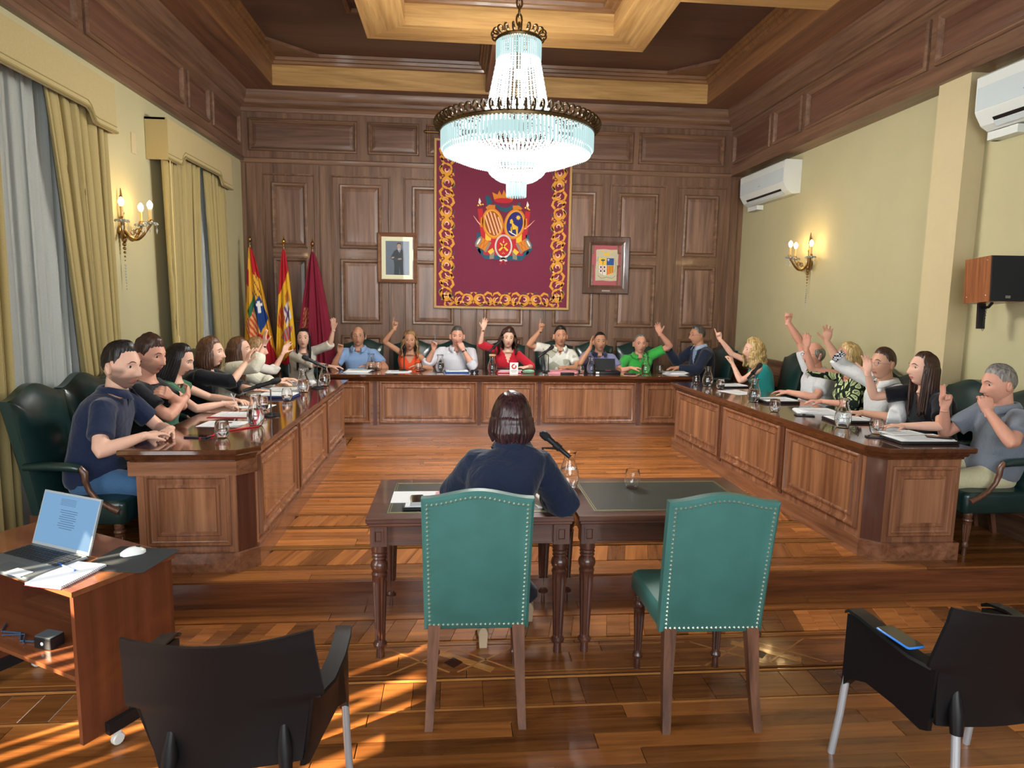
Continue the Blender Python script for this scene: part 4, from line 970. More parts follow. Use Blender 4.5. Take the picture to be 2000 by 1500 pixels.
# arms in the centre: local coords in metres about (.665, 2.92), from the photo
def E_(cx, cz, rx, rz, rot=0, n=28): return ell(cx, cz, rx, rz, rot, n)
def LY(nm, polys, mt, ly): return layer(t, nm, polys, mt, ly, off=(.675, 2.845))
# banners and staves behind
LY('staves', ribbon([(-.34, .30), (-.30, .02), (-.25, -.25)], .07)+ribbon([(.34, .28), (.31, .02), (.27, -.25)], .07), RD, 1)
LY('blade', ribbon([(-.43, .20), (-.37, .12), (-.31, .055), (-.25, .06)], [.004, .012, .016, .014])+ribbon([(.44, .16), (.37, .09), (.31, .04), (.25, .04)], [.004, .012, .016, .014]), PK, 2)
LY('leaves', ribbon([(-.24, .48), (-.21, .40), (-.22, .30)], [.05, .08, .03])+ribbon([(.22, .40), (.20, .30)], [.03, .07])+ribbon([(-.36, -.03), (-.35, -.12), (-.41, -.18)], [.05, .06, .02])+ribbon([(.34, -.05), (.34, -.14), (.42, -.20)], [.05, .06, .02])+ribbon([(-.36, -.26), (-.25, -.36), (-.05, -.37)], [.04, .08, .06])+ribbon([(.36, -.27), (.25, -.37), (.05, -.38)], [.04, .08, .06])+ribbon([(-.38, -.20), (-.33, -.32)], [.05, .03])+ribbon([(.40, -.22), (.33, -.33)], [.06, .03]), TE, 1)
LY('drapery', [[(-.30, .0), (.30, .0), (.28, -.34), (-.28, -.34)]], RD, 2)
LY('yellow_cloth', [[(-.26, .02), (-.18, .02), (-.18, -.14), (-.26, -.14)], [(.26, .02), (.18, .02), (.18, -.16), (.26, -.16)]], YE, 3)
LY('flame', [[(-.35, .45), (-.325, .40), (-.34, .355), (-.365, .38)], [(.33, .42), (.355, .37), (.34, .33), (.315, .35)]], WH, 2)
LY('flame_knob', [E_(-.365, .345, .014, .012, 0, 8), E_(-.33, .355, .014, .012, 0, 8), E_(-.30, .36, .012, .01, 0, 8), E_(.305, .33, .014, .012, 0, 8), E_(.34, .32, .014, .012, 0, 8), E_(.36, .305, .012, .01, 0, 8)], YE, 3)
LY('crown', [[(-.14, .43), (.12, .43), (.14, .52), (.09, .49), (.065, .56), (.03, .49), (-.005, .57), (-.035, .49), (-.07, .56), (-.095, .50), (-.17, .53)]], OR, 3)
LY('crown_base', [E_(-.01, .42, .13, .035, 0, 20)], RD, 4); LY('ribbon_band', ribbon([(-.14, .37), (-.05, .31), (.02, .29), (.09, .32), (.13, .37)], [.01, .05, .06, .05, .01]), TE, 2)
# left oval with bars, right oval with bull
for sx, cx, rot in ((-1, -.155, .17), (1, .155, -.22)):
    LY('cartouche', [E_(cx, .10, .150, .215, rot, 36)]+ribbon([(cx-sx*.03, .33), (cx+sx*.05, .335), (cx+sx*.09, .30)][::1], .05)+ribbon([(cx+sx*.155, .18), (cx+sx*.16, .05)], .04), OR, 4)
    LY('cartouche_rim', [E_(cx, .10, .132, .195, rot, 36)], GO, 5)
    LY('shield', [E_(cx, .10, .113, .172, rot, 36)], BRN if sx < 0 else BL, 6)
bars = []
for k, b in enumerate((-.075, -.03, .015, .06, .10)):
    h = .172*math.sqrt(max(.02, 1-(b/.113)**2))*.97; c, s = math.cos(.17), math.sin(.17)
    tilt = .16
    q = [(b-.009-h*tilt, h), (b+.009-h*tilt, h), (b+.009+h*tilt, -h), (b-.009+h*tilt, -h)]; bars.append([(x*c-z*s-.155, x*s+z*c+.10) for x, z in q])
LY('gold_bars', bars, PK, 7)
star = []
for k in range(16): a = 2*PI*k/16; r_ = .040 if k % 2 == 0 else .020; star.append((.205+r_*math.cos(a), .19+r_*math.sin(a)))
LY('star', [[(.205, .19), star[k], star[(k+1) % 16]] for k in range(16)], YE, 7)
bull = [[(.09, .11), (.115, .155), (.135, .12), (.155, .09), (.195, .075), (.205, .03), (.19, -.02), (.17, -.02), (.165, .02), (.12, .01), (.10, -.005), (.085, .0), (.10, .04), (.105, .09)]]
bull2 = [[(.09, .155), (.115, .17), (.135, .13), (.115, .10), (.085, .11)], [(.115, .13), (.16, .085), (.20, .065), (.205, .03), (.11, .02)], [(.10, .06), (.125, .06), (.12, -.015), (.10, -.015)], [(.17, .04), (.203, .04), (.20, -.055), (.182, -.055)]]
LY('bull', bull2, YE, 7); LY('bull_ground', ribbon([(.075, -.0), (.12, -.03), (.185, -.062)], .014), WH, 8)
# drums
for sx, cx, cz in ((-1, -.285, -.195), (1, .285, -.205)):
    a = .50*sx; c, s = math.cos(a), math.sin(a); R = lambda x, z: (cx+x*c-z*s, cz+x*s+z*c)
    LY('drum_body', [[R(-.07, -.07), R(.07, -.07), R(.07, .075), R(-.07, .075)]], OR, 6); LY('drum_rim', [[R(-sx*.07-.016, -.08), R(-sx*.07+.016, -.08), R(-sx*.07+.016, .08), R(-sx*.07-.016, .08)]], GY, 7)
    q = R(-sx*-.08*1, 0); LY('drum_head', [ell(q[0], q[1]+.0, .032, .082, a)], GY, 7); LY('drum_skin', [ell(q[0], q[1], .012, .05, a)], WH, 8)
    LY('drum_cords', ribbon([R(-.06, .07), R(-.02, -.07)], .005)+ribbon([R(-.02, .07), R(.03, -.07)], .005)+ribbon([R(-.05, -.07), R(0, .07)], .005)+ribbon([R(0, -.07), R(.05, .07)], .005), BRN, 7)
    LY('blunderbuss', [[(cx-sx*.16*1+.0, -.27), (cx-sx*.10, -.26), (cx-sx*.085, -.40), (cx-sx*.15, -.39)][::1]], GY, 5); LY('cloth_fold', [[(cx-sx*.06, -.29), (cx-sx*.13, -.24), (cx-sx*.15, -.29), (cx-sx*.10, -.335)]], YE, 6)
# belt oval in front
LY('belt', [E_(0, -.215, .125, .165, 0, 36)], WH, 9); LY('belt_dark', [E_(0, -.215, .103, .143, 0, 36)], BG_, 10); LY('belt_field', [E_(0, -.215, .097, .136, 0, 36)], RD, 11)
LY('belt_lettering', [ell(.114*math.cos(a), -.215+.154*math.sin(a), .0035, .009, a+PI/2*0, 6) for a in [2*PI*k/44 for k in range(44)] if math.sin(a) > -.85], BL, 12)
LY('cannons', ribbon([(-.062, -.275), (.05, -.17)], [.028, .016])+ribbon([(.062, -.275), (-.05, -.17)], [.028, .016]), YE, 12); LY('grenade', [E_(0, -.155, .011, .013, 0, 10)]+ribbon([(0, -.15), (0, -.115)], .006), PK, 12)
LY('shot', [E_(-.013, -.315, .006, .006, 0, 8), E_(.013, -.315, .006, .006, 0, 8), E_(0, -.30, .006, .006, 0, 8)], YE, 12)
LY('bow', [[(-.02, -.37), (.02, -.37), (.06, -.42), (.03, -.43), (0, -.40), (-.03, -.43), (-.06, -.42)]]+ribbon([(-.04, -.355), (.04, -.40)], .022)+ribbon([(.04, -.355), (-.04, -.40)], .022), WH, 13); LY('bow_tail', ribbon([(-.01, -.42), (-.05, -.47)], .016)+ribbon([(.01, -.42), (.04, -.47)], .016), RD, 9)

# ================================================================ PICTURES
def picture(lab, x0, x1, z0, z1, fw, fm, tilt=.0):
    t = thing('framed_picture', lab, 'picture', ((x0+x1)/2, YB-.03, z0))
    m = M(); m.frame((x0, YB-.02, z0), ux, uz, -uy, x1-x0, z1-z0, [(0, 0), (0, .03), (.012, .045), (fw*.45, .035), (fw*.7, .02), (fw*.8, .026), (fw, .012), (fw, 0)]); m.build('frame', fm, t, 30, world=True)
    m = M(); m.box(x0+.01, x1-.01, YB-.022, YB-.005, z0+.01, z1-.01); m.build('backing', mat('backing_board', '#3a2a20', .8), t, world=True)
    return t
t = picture('framed colour portrait of a standing man in a dark suit, left of the tapestry', -1.10, -.545, 2.085, 2.785, .055, wood('light_frame_wood', '#6f4a35', '#94694f', 'x', 1, .3, .4))
PYY = YB-.024; PO = (-.8225, 2.435)
def PL(nm, polys, mt, ly): return layer(t, nm, polys, mt, ly, y=PYY, off=PO)
PL('mount', [[(-.225, -.30), (.225, -.30), (.225, .30), (-.225, .30)]], mat('cream_mount', '#d9d6b6', .8), 0)
PL('photo_ground', [[(-.165, -.235), (.165, -.235), (.165, .235), (-.165, .235)]], mat('portrait_grey', '#5f6a78', .5, var=.15, vscale=6), 1)
PL('suit', [[(-.05, -.235), (.10, -.235), (.095, -.10), (.10, .03), (.085, .10), (.045, .125), (.0, .125), (-.045, .10), (-.085, .03), (-.095, -.005), (-.055, -.03), (-.045, -.10)]], mat('portrait_suit', '#30363f', .6), 2)
PL('shirt', [[(.0, .13), (.045, .13), (.028, .06)]], mat('portrait_white', '#c8ccd0', .6), 3); PL('tie', [[(.018, .122), (.03, .122), (.03, .065), (.022, .07)]], mat('portrait_suit', '#30363f'), 4)
PL('face', [ell(.022, .165, .028, .038, 0, 16)], mat('portrait_skin', '#b39283', .6), 3); PL('hair', [[(-.008, .17), (-.004, .205), (.02, .215), (.047, .205), (.052, .17), (.042, .19), (.02, .198), (.0, .188)]], mat('portrait_hair', '#3a3330', .6), 5)
PL('hands', [ell(-.065, .005, .022, .010, .3, 10), ell(.03, -.012, .026, .011, .1, 10)], MATS['portrait_skin'], 4); PL('folded_arm', ribbon([(-.085, .02), (-.03, -.02), (.05, -.01), (.09, .03)], [.03, .035, .035, .03]), mat('portrait_sleeve', '#3b424d', .6), 3)
PL('legs_gap', ribbon([(.028, -.235), (.03, -.12)], [.012, .002]), MATS['portrait_grey'], 3)
m = M(); m.box(-1.045, -.60, YB-.034, YB-.033, 2.14, 2.73); m.build('pane', pane_glass('picture_glass'), t, world=True)
t = picture('framed parchment coat of arms on pink mount, right of the tapestry', 1.835, 2.515, 1.985, 2.805, .125, wood('dark_frame_wood', '#3b2820', '#6e5244', 'z', 1, .35, .4))
PO = (2.19, 2.40)
PL('mount', [[(-.225, -.29), (.225, -.29), (.225, .29), (-.225, .29)]], mat('pink_mount', '#a85860', .8), 0)
edge = [(-.165, -.225), (-.06, -.22), (.05, -.228), (.16, -.22), (.168, -.08), (.162, .06), (.168, .20), (.17, .225), (.06, .22), (-.05, .228), (-.15, .222), (-.165, .21), (-.16, .06), (-.168, -.07)]
PL('parchment', [edge], mat('parchment', '#bdb79c', .8, var=.15, vscale=30), 1)
PL('shield_quarter_yellow', [[(-.115, .0), (-.01, .0), (-.01, .10), (-.115, .10)]], YE, 2); PL('tree', [ell(-.06, .07, .032, .014, 0, 10)]+ribbon([(-.06, .06), (-.06, .01)], .008), GR, 3)
PL('shield_quarter_blue', [[(-.005, .0), (.10, .0), (.10, .10), (-.005, .10)]], mat('shield_blue', '#2c4f8e', .7), 2); PL('cross', ribbon([(.018, .055), (.018, .095)], .010)+ribbon([(.0, .078), (.036, .078)], .010), WH, 3)
PL('shield_quarter_white', [[(-.115, -.005), (-.01, -.005), (-.01, -.145), (-.06, -.14), (-.115, -.10)]], WH, 2); PL('heads', [ell(x, z, .013, .015, 0, 8) for x, z in ((-.088, -.03), (-.035, -.03), (-.088, -.085), (-.035, -.085))], mat('shield_black', '#2b2420', .7), 3); PL('red_cross', ribbon([(-.062, -.005), (-.062, -.14)], .006)+ribbon([(-.115, -.058), (-.01, -.058)], .006), RD, 3)
PL('shield_quarter_bars', [[(-.005, -.005), (.10, -.005), (.10, -.08), (.07, -.13), (.0, -.145)]], YE, 2); PL('red_bars', [[(x, -.007), (x+.012, -.007), (x+.012, -.135+abs(x-.01)*.4), (x, -.14+abs(x-.01)*.4)] for x in (.008, .032, .056, .080)], RD, 3)
PL('crown', [[(-.045, .13), (.03, .13), (.04, .18), (.01, .16), (-.005, .195), (-.02, .16), (-.055, .18)]]+ribbon([(-.09, .20), (-.05, .19)], .012)+ribbon([(.05, .19), (.09, .20)], .012), YE, 2); PL('flourish', ribbon([(-.13, -.15), (-.08, -.19), (.0, -.17), (.08, -.19), (.13, -.15)], .008)+ribbon([(.11, .10), (.135, .0), (.12, -.10)], .006)+ribbon([(-.13, .12), (-.145, .05)], .006), mat('olive_flourish', '#8d8446', .7), 2)
m = M(); m.box(2.12, 2.24, YB-.062, YB-.055, 2.02, 2.04); m.build('name_plate', mat('plate_silver', '#a79f92', .35, metal=.7), t, world=True)

# ================================================================ FLAGS
def flag(lab, x, y, zt, lean, colf, wl, wr, zb, seed, finial=BRASS, spread=1.0):
    """colf(u, v) -> colour; u 0..1 across, v 0 at the bottom .. 1 at the top"""
    t = thing('flag', lab, 'flag', (x, y, P)); rnd = random.Random(seed)
    m = M(); m.tube([(x-lean, y, P+.03), (x, y, zt)], .012, 10); m.build('pole', wood('flagpole_wood', '#5a3a22', '#94683c', 'z', 1, .3, .4), t, True, world=True)
    m = M(); m.lathe([(.014, 0), (.02, .01), (.02, .02), (.009, .03), (.022, .05), (.026, .07), (.020, .09), (.008, .105), (.006, .125), (.001, .15)], 16, (x, y, zt)); m.build('finial', finial, t, True, world=True)
    m = M(); m.lathe([(.13, 0), (.13, .02), (.10, .035), (.03, .05), (.02, .12), (.014, .12)], 24, (x-lean, y, P)); m.build('base', BRASS, t, True, world=True)
    NU, NV = 72, 90; vs = []; cols = []
    for j in range(NV+1):
        v = j/NV; z = zb+(zt-.04-zb)*v; o = (1-v)**.75; xc = x-lean*(1-v)*.8
        for i in range(NU+1):
            u = i/NU; xx = xc+(-wl+(wl+wr)*u)*o*spread+(u-.5)*.03
            d = .05*o+.006; yy = y-.02-d*math.sin(PI*u)+.030*o**.6*math.sin(u*PI*5+seed+v*1.4)+.012*o*math.sin(u*PI*13+seed)
            vs.append((xx, yy, z+.015*math.sin(u*PI*5+seed)*o)); c = colf(u, v); cols.append(H(c))
    m = M(); m.add(vs, [(j*(NU+1)+i, j*(NU+1)+i+1, (j+1)*(NU+1)+i+1, (j+1)*(NU+1)+i) for j in range(NV) for i in range(NU)])
    o = m.build('cloth', attrmat('flag_cloth', .8), t, 'all', world=True); setcol(o.data, cols); return t
def inp(px, pz, poly):
    c = False; n = len(poly)
    for i in range(n):
        (x1_, z1_), (x2_, z2_) = poly[i-1], poly[i]
        if (z1_ > pz) != (z2_ > pz) and px < (x2_-x1_)*(pz-z1_)/(z2_-z1_)+x1_: c = not c
    return c
RED, YEL = '#b3202b', '#e2a92c'
def aragon(u, v):
    # height fractions from the photo: z = 1.1..2.6 ; v .18...1
    s = v*1.0+ (u-.3)*.10
    if v > .90: return '#cf9a2f' if u < .5 else RED
    if inp(u, v, [(.12, .46), (.44, .60), (.52, .56), (.24, .40)]) : return '#2f6b4a'
    if inp(u, v, [(.38, .50), (.72, .60), (.96, .40), (.62, .28)]):
        if abs(u-.66) < .05 and abs(v-.50) < .05 or abs(v-.515) < .014 and abs(u-.66) < .12: return '#e8e6df'
        return '#1c3f7c'
    if inp(u, v, [(.36, .49), (.60, .28), (.30, .18), (.0, .34)]): return '#c8472f' if int((u*.6+v*1.3)*26) % 2 else '#e8b478'
    if inp(u, v, [(.36, .62), (.70, .80), (.84, .60), (.72, .60), (.40, .52)]): return '#3b2a20' if (int(u*26)+int(v*50)) % 5 == 0 else '#dca33a'
    if inp(u, v, [(.30, .62), (.40, .52), (.72, .60), (.68, .64)]): return '#c9a25a'
    if s > .80: return YEL if (u+.35*(v-.8)) < .45 and v < .92 and u > .12 else RED
    if s > .66: return YEL if u > .22 else RED
    if s > .50: return '#dca33a' if u > .1 else '#c9893a'
    if s > .30: return YEL if u < .75 else '#e0a030'
    if inp(u, v, [(.30, .22), (.62, .29), (1.1, .04), (.9, -.05)]): return RED
    return YEL if u < .45 or u > .85 else RED
def spain(u, v):
    s = v+.22*(1-u)-.10
    if v > .95: return RED
    if s > .72: return RED
    if s < .06: return RED
    if inp(u, v, [(.10, .46), (.30, .54), (.55, .42), (.40, .28), (.08, .34)]): return '#b8412c' if (int(u*20)+int(v*40)) % 4 else '#cf8a33'
    if inp(u, v, [(.45, .50), (.80, .56), (.92, .42), (.60, .32)]): return '#6a4a78' if abs((u-.68)*1.0-(v-.43)*2.2) < .05 or abs((u-.68)+(v-.43)*2.2) < .05 else '#ddd5cf'
    if inp(u, v, [(.55, .60), (.85, .66), (.92, .56), (.60, .52)]): return '#c2832e' if int(u*30) % 2 else '#a85a2a'
    if inp(u, v, [(.25, .22), (.55, .32), (.95, .34), (.70, .20)]): return '#9a8f8a' if int((u+v)*16) % 2 else '#c9484a'
    return '#e3b02c'
def maroon(u, v):
    if .34 < v < .52 and .08 < u < .30 and (int(u*40)*7+int(v*60)*3) % 5 < 2: return '#c8845a'
    return '#7a1a30'
flag('red and yellow flag with a quartered shield, beside the left drape', -2.74, 9.22, 2.55, .02, aragon, .10, .34, .95, 1)
flag('red and yellow flag with a crest, middle one of the three', -2.32, 9.30, 2.54, .02, spain, .12, .15, .95, 3, mat('polished_brass', '#cfa35a', .2, metal=1))
flag('plain maroon flag with a small crest, rightmost of the three', -1.95, 9.35, 2.52, .06, maroon, .20, .34, .90, 5, mat('copper_finial', '#9a6a4a', .3, metal=1))

# ================================================================ TABLE WARE AND PAPERS
CLEAR = mat('clear_glass', '#ffffff', .0, trans=1, ior=1.45, spec=.6); WATER = mat('water', '#f6fbfd', .0, trans=1, ior=1.20)
def prof_shell(m, pr, th, n=20, o=(0, 0, 0)):
    inner = [(max(r-th, .001), z+(th if i == 0 else 0)) for i, (r, z) in enumerate(pr)]
    m.lathe(pr+[(pr[-1][0]-th*.5, pr[-1][1]+.001)]+inner[::-1], n, o, cap=True)
def make_carafe(lid=False):
    t = thing('water_carafe', 'x', 'carafe')
    pr = [(.030, 0), (.040, .004), (.050, .03), (.054, .06), (.050, .09), (.038, .125), (.030, .15), (.028, .165), (.034, .185), (.037, .195)]
    m = M(); prof_shell(m, pr, .0028); m.build('glass_body', CLEAR, t, True)
    m = M(); m.lathe([(.027, .004), (.036, .006), (.0465, .03), (.0505, .06), (.0465, .088), (.040, .105)], 20); m.build('water', WATER, t, True)
    if lid: m = M(); m.lathe([(.036, .190), (.038, .194), (.038, .204), (.036, .208)], 20); m.build('wooden_lid', mat('lid_wood', '#c39a68', .5), t, True)
    return t
def make_glass():
    t = thing('water_glass', 'x', 'glass')
    pr = [(.020, 0), (.030, .004), (.038, .02), (.042, .042), (.040, .065), (.034, .095)]
    m = M(); prof_shell(m, pr, .0016); m.build('glass_body', CLEAR, t, True)
    return t
def make_glass_w():
    t = make_glass(); m = M(); m.lathe([(.018, .004), (.028, .006), (.0365, .02), (.0402, .040)], 20); m.build('water', WATER, t, True); return t
CAR0, CAR1, GL0, GL1 = make_carafe(), make_carafe(True), make_glass(), make_glass_w()
for o_ in (CAR0, CAR1, GL0, GL1): o_.scale = (1.13, 1.13, 1.13)
_first = {}
def place(proto, x, y, z, lab, grp, rz=0):
    if proto.name not in _first:
        _first[proto.name] = 1; proto.location = (x, y, z); proto.rotation_euler = (0, 0, rz); tag(proto, lab, None, grp); return proto
    return dup(proto, (x, y, z), rz, lab, grp)
ZZ = ZT+.0005
GC, GG = 'glass water carafes', 'stemless water glasses'
for x, y, z, lab in ((-1.42, 4.78, ZZ, 'water carafe nearest the camera on the left desk'), (-1.47, 6.50, ZZ, 'water carafe on the left desk in front of the woman with long brown hair'), (-1.36, 6.98, ZZ, 'water carafe at the far end of the left desk'), (-1.06, 8.42, ZZ, 'water carafe in front of the man in the light blue shirt'), (-.19, 8.36, ZZ, 'water carafe in front of the man with his hand on his chin'), (1.75, 8.33, ZZ, 'water carafe beside the open black tablet case'), (2.47, 8.36, ZZ, 'water carafe in front of the man in the green polo'), (2.82, 7.12, ZZ, 'water carafe at the far end of the right desk'), (2.83, 5.98, ZZ, 'water carafe before the woman in teal on the right desk'), (2.95, 4.72, ZZ, 'water carafe nearest the camera on the right desk'), (.675, 3.76, .7712, 'water carafe on the writing tables beside the woman in navy')):
    place(CAR0, x, y, z, lab, GC, random.random()*6)
place(CAR1, .47, 8.33, ZZ, 'water carafe with a wooden lid before the woman in red', GC)
for pr_, x, y, z, lab in ((GL1, -1.51, 4.36, ZZ, 'water glass nearest the camera on the left desk'), (GL1, -1.56, 5.45, ZZ, 'water glass behind the microphone stand on the left desk'), (GL1, -1.49, 5.95, ZZ, 'water glass midway along the left desk'), (GL0, -.98, 8.50, ZZ, 'water glass by the man in the light blue shirt'), (GL0, -.47, 8.42, ZZ, 'water glass by the woman in orange'), (GL1, 1.61, 8.33, ZZ, 'water glass left of the carafe and tablet case'), (GL0, 2.68, 8.42, ZZ, 'water glass by the man in the navy suit'), (GL0, 2.74, 7.26, ZZ, 'water glass at the far left corner of the right desk'), (GL1, 2.88, 6.90, ZZ, 'water glass nearer than the far carafe on the right desk'), (GL1, 2.76, 5.42, ZZ, 'water glass near the inner edge midway along the right desk'), (GL1, 3.06, 4.48, ZZ, 'water glass nearest the camera on the right desk'), (GL0, 1.06, 3.76, .7712, 'empty water glass on the right writing table')):
    place(pr_, x, y, z, lab, GG, random.random()*6)
MICB = mat('microphone_black', '#1b1d20', .4); MESHG = mat('microphone_mesh', '#24262a', .5, metal=.5, bump=.6, bscale=900); STEM = mat('stand_metal', '#55585c', .3, metal=.9)
def mic(lab, bx, by, bz, p, q, stem_top=None):
    """handheld microphone from tail p to head q on a round-based desk stand at bx, by"""
    t = thing('microphone', lab, 'microphone', (bx, by, bz)); p, q = V(p), V(q); d = (q-p).normalized(); mid = p.lerp(q, .42)
    m = M(); m.lathe([(.065, 0), (.068, .004), (.066, .012), (.030, .022), (.012, .026)], 24, (bx, by, bz)); m.build('base', MICB, t, True, world=True)
    m = M(); m.tube([(bx, by, bz+.02), (bx, by, mid.z-.03), mid-uz*.012], [.0065, .0065, .010], 8); m.build('stem', STEM, t, True, world=True)
    m = M(); L_ = (q-p).length; m.lathe([(.010, 0), (.0125, .004), (.014, L_*.3), (.0175, L_*.68), (.019, L_*.72)], 16, p, ax=tuple(d)); m.build('handle', MICB, t, True, world=True)
    m = M(); m.lathe([(.0185, L_*.72), (.0235, L_*.76), (.0255, L_*.86), (.022, L_*.95), (.012, L_*.995), (.003, L_)], 16, p, ax=tuple(d)); m.build('grille', MESHG, t, True, world=True)
    m = M(); m.tube([mid-d*.02, mid+d*.02], .021, 12); m.build('clip', MICB, t, True, world=True); return t
mic('microphone on a stand in front of the two men on the left desk', -1.42, 5.18, ZZ, (-1.60, 5.10, 1.155), (-1.36, 5.26, 1.225))
mic('microphone on a stand near the far end of the left desk', -1.39, 6.76, ZZ, (-1.27, 6.62, 1.175), (-1.50, 6.60, 1.29))
mic('upright microphone in front of the woman in orange', -.65, 8.44, ZZ, (-.65, 8.52, 1.14), (-.64, 8.34, 1.27))
mic('microphone pointing at the man in the white patterned shirt', 1.20, 8.42, ZZ, (1.06, 8.36, 1.15), (1.27, 8.46, 1.29))
mic('microphone tilted toward the woman in red', .52, 8.62, ZZ, (.44, 8.56, 1.20), (.60, 8.68, 1.34))
mic('microphone in front of the woman in teal on the right desk', 3.04, 6.42, ZZ, (2.93, 6.35, 1.13), (3.12, 6.47, 1.27))
mic('microphone on a stand before the woman in navy', .52, 3.80, .7712, (.66, 3.66, .98), (.50, 3.76, 1.11))
PAPER = mat('white_paper', '#dfe3e6', .8); REDF = mat('red_folder', '#b3242c', .5); BLUEF = mat('blue_folder', '#1c2f5c', .5); BLKF = mat('black_folder', '#15171b', .45); PINKF = mat('pink_folder', '#cf8a93', .6); INKG = mat('ink_lines', '#8c949c', .8)
def sheet(nm, lab, cat, x, y, z, w, d, rz, mt, th=.002, grp=None, pages=1, spread=0, lines=True):
    t = thing(nm, lab, cat, (x, y, z), rz, grp)
    for k in range(pages):
        m = M(); a = spread*(k-pages/2)*.5; c, s = math.cos(a), math.sin(a)
        m.obox((.012*k, .006*k, th*(k+.5)), (c, s, 0), (-s, c, 0), uz, w/2, d/2, th*.45); m.build('sheet' if mt is PAPER else 'cover', mt, t)
    if lines and mt is PAPER:
        m = M(); k0 = pages-1
        for r_ in range(9): m.box(-w*.36+.012*k0, (w*.36 if r_ % 4 != 3 else w*.1)+.012*k0, -d*.32+d*.075*r_, -d*.32+d*.075*r_+.003, th*pages, th*pages+.0004)
        m.build('printed_lines', INKG, t)
    return t
def folder(lab, x, y, z, w, d, rz, cm, th=.022, openw=False):
    t = thing('folder', lab, 'folder', (x, y, z), rz)
    m = M(); m.bbox(-w/2, w/2, -d/2, d/2, 0, th, .008); m.build('cover', cm, t, 30)
    m = M(); m.obox((0, .0, th+.002), (1, 0, 0), uy, uz, w/2-.012, d/2-.015, .002); m.obox((.01, .01, th+.0055), (math.cos(.05), math.sin(.05), 0), (-math.sin(.05), math.cos(.05), 0), uz, w/2-.02, d/2-.02, .0012); m.build('papers', PAPER, t)
    m = M()
    for r_ in range(10): m.box(-w*.33, w*.33 if r_ % 3 else w*.1, -d*.33+d*.07*r_, -d*.33+d*.07*r_+.003, th+.0068, th+.0072)
    m.build('printed_lines', INKG, t); return t
def phone(lab, x, y, z, rz, case='#15171b', tilt=None):
    t = thing('mobile_phone', lab, 'phone', (x, y, z), rz)
    m = M(); m.bbox(-.037, .037, -.078, .078, 0, .009, .010); m.build('case', mat('case_'+case[1:], case, .4), t, 30)
    m = M(); m.bbox(-.0335, .0335, -.0745, .0745, .009, .0095, .008); m.build('screen', mat('phone_glass', '#0c0d10', .06, spec=.7), t, 30)
    return t
# left desk
phone('dark mobile phone near the left front corner of the left desk', -1.67, 4.37, ZZ, 1.4, '#1b2236')
sheet('paper_sheet', 'white sheet with a red pen on the left desk by the near glass', 'paper', -1.66, 4.83, ZZ, .22, .30, 1.5, PAPER)
t = thing('pen', 'dark red pen lying on the near sheet of paper', 'pen', (-1.66, 4.83, ZZ+.0035), .4); m = M(); m.tube([(-.06, 0, .004), (.05, 0, .004), (.06, 0, .004)], [.004, .004, .0015], 8); m.build('barrel', mat('pen_maroon', '#5c1f2a', .4), t, True)
sheet('red_document_folder', 'flat red folder under white paper, second from the camera on the left desk', 'folder', -1.70, 5.20, ZZ, .26, .33, 1.55, REDF, .003)
sheet('paper_sheet', 'white sheet lying on the red folder on the left desk', 'paper', -1.70, 5.21, ZZ+.0032, .22, .30, 1.5, PAPER)
t = thing('elastic_strap', 'red elastic strap loose on the left desk by the near carafe', 'strap', (-1.48, 4.62, ZZ)); m = M(); m.tube([(-.12, -.12, .004), (-.03, -.03, .006), (.03, .05, .004), (.10, .10, .004)], .005, 6); m.tube([(-.16, -.30, .004), (-.10, -.22, .006), (-.12, -.12, .004)], .005, 6); m.build('strap', REDF, t, True)
sheet('paper_sheet', 'white sheet the woman in green is writing on', 'paper', -1.68, 5.62, ZZ, .21, .30, 1.45, PAPER)
folder('dark blue folder of papers in front of the woman in black on the left', -1.62, 6.18, ZZ, .24, .33, 1.5, BLUEF)
sheet('paper_stack', 'stack of white papers before the woman with long brown hair', 'paper', -1.66, 6.62, ZZ, .21, .30, 1.6, PAPER, .003, None, 4, .12)
sheet('paper_stack', 'stack of papers at the far end of the left desk', 'paper', -1.66, 7.15, ZZ, .21, .30, 1.5, PAPER, .004, None, 5, .1)
# back desk
sheet('paper_stack', 'papers under the hands of the man in light blue', 'paper', -1.22, 8.34, ZZ, .30, .21, .05, PAPER, .008, None, 3, .1)
sheet('paper_sheet', 'white paper before the woman in orange', 'paper', -.72, 8.34, ZZ, .30, .21, .03, PAPER, .003, None, 3, .1)
folder('blue folder of papers before the man with his hand on his chin', .02, 8.38, ZZ, .30, .22, .05, mat('mid_blue_folder', '#2f5a9a', .5), .015)
t = thing('sunglasses', 'dark sunglasses lying on paper before the woman in red', 'glasses', (.24, 8.24, ZZ+.002), .2)
for s in (-1, 1):
    m = M(); m.lathe([(.024, -.001), (.026, 0), (.024, .002)], 14, (s*.03, 0, .02), ax=(0, 1, .2)); m.build('lens', BLKF, t, True); m = M(); m.tube([(s*.055, 0, .025), (s*.058, .06, .02), (s*.05, .12, .005)], .002, 6); m.build('temple', BLKF, t, True)
m = M(); m.tube([(-.01, 0, .026), (0, 0, .029), (.01, 0, .026)], .002, 6); m.build('bridge', BLKF, t, True)
t = thing('folder_stack', 'stack of red and white folders before the woman in red', 'folders', (.68, 8.40, ZZ)); 
for k, c in enumerate((REDF, PAPER, REDF, PAPER, BLKF)): m = M(); m.obox((.004*k, .003*k, .006+.010*k), (math.cos(.04*k), math.sin(.04*k), 0), (-math.sin(.04*k), math.cos(.04*k), 0), uz, .155-.01*(k % 2), .11, .0045); m.build('folder', c, t)
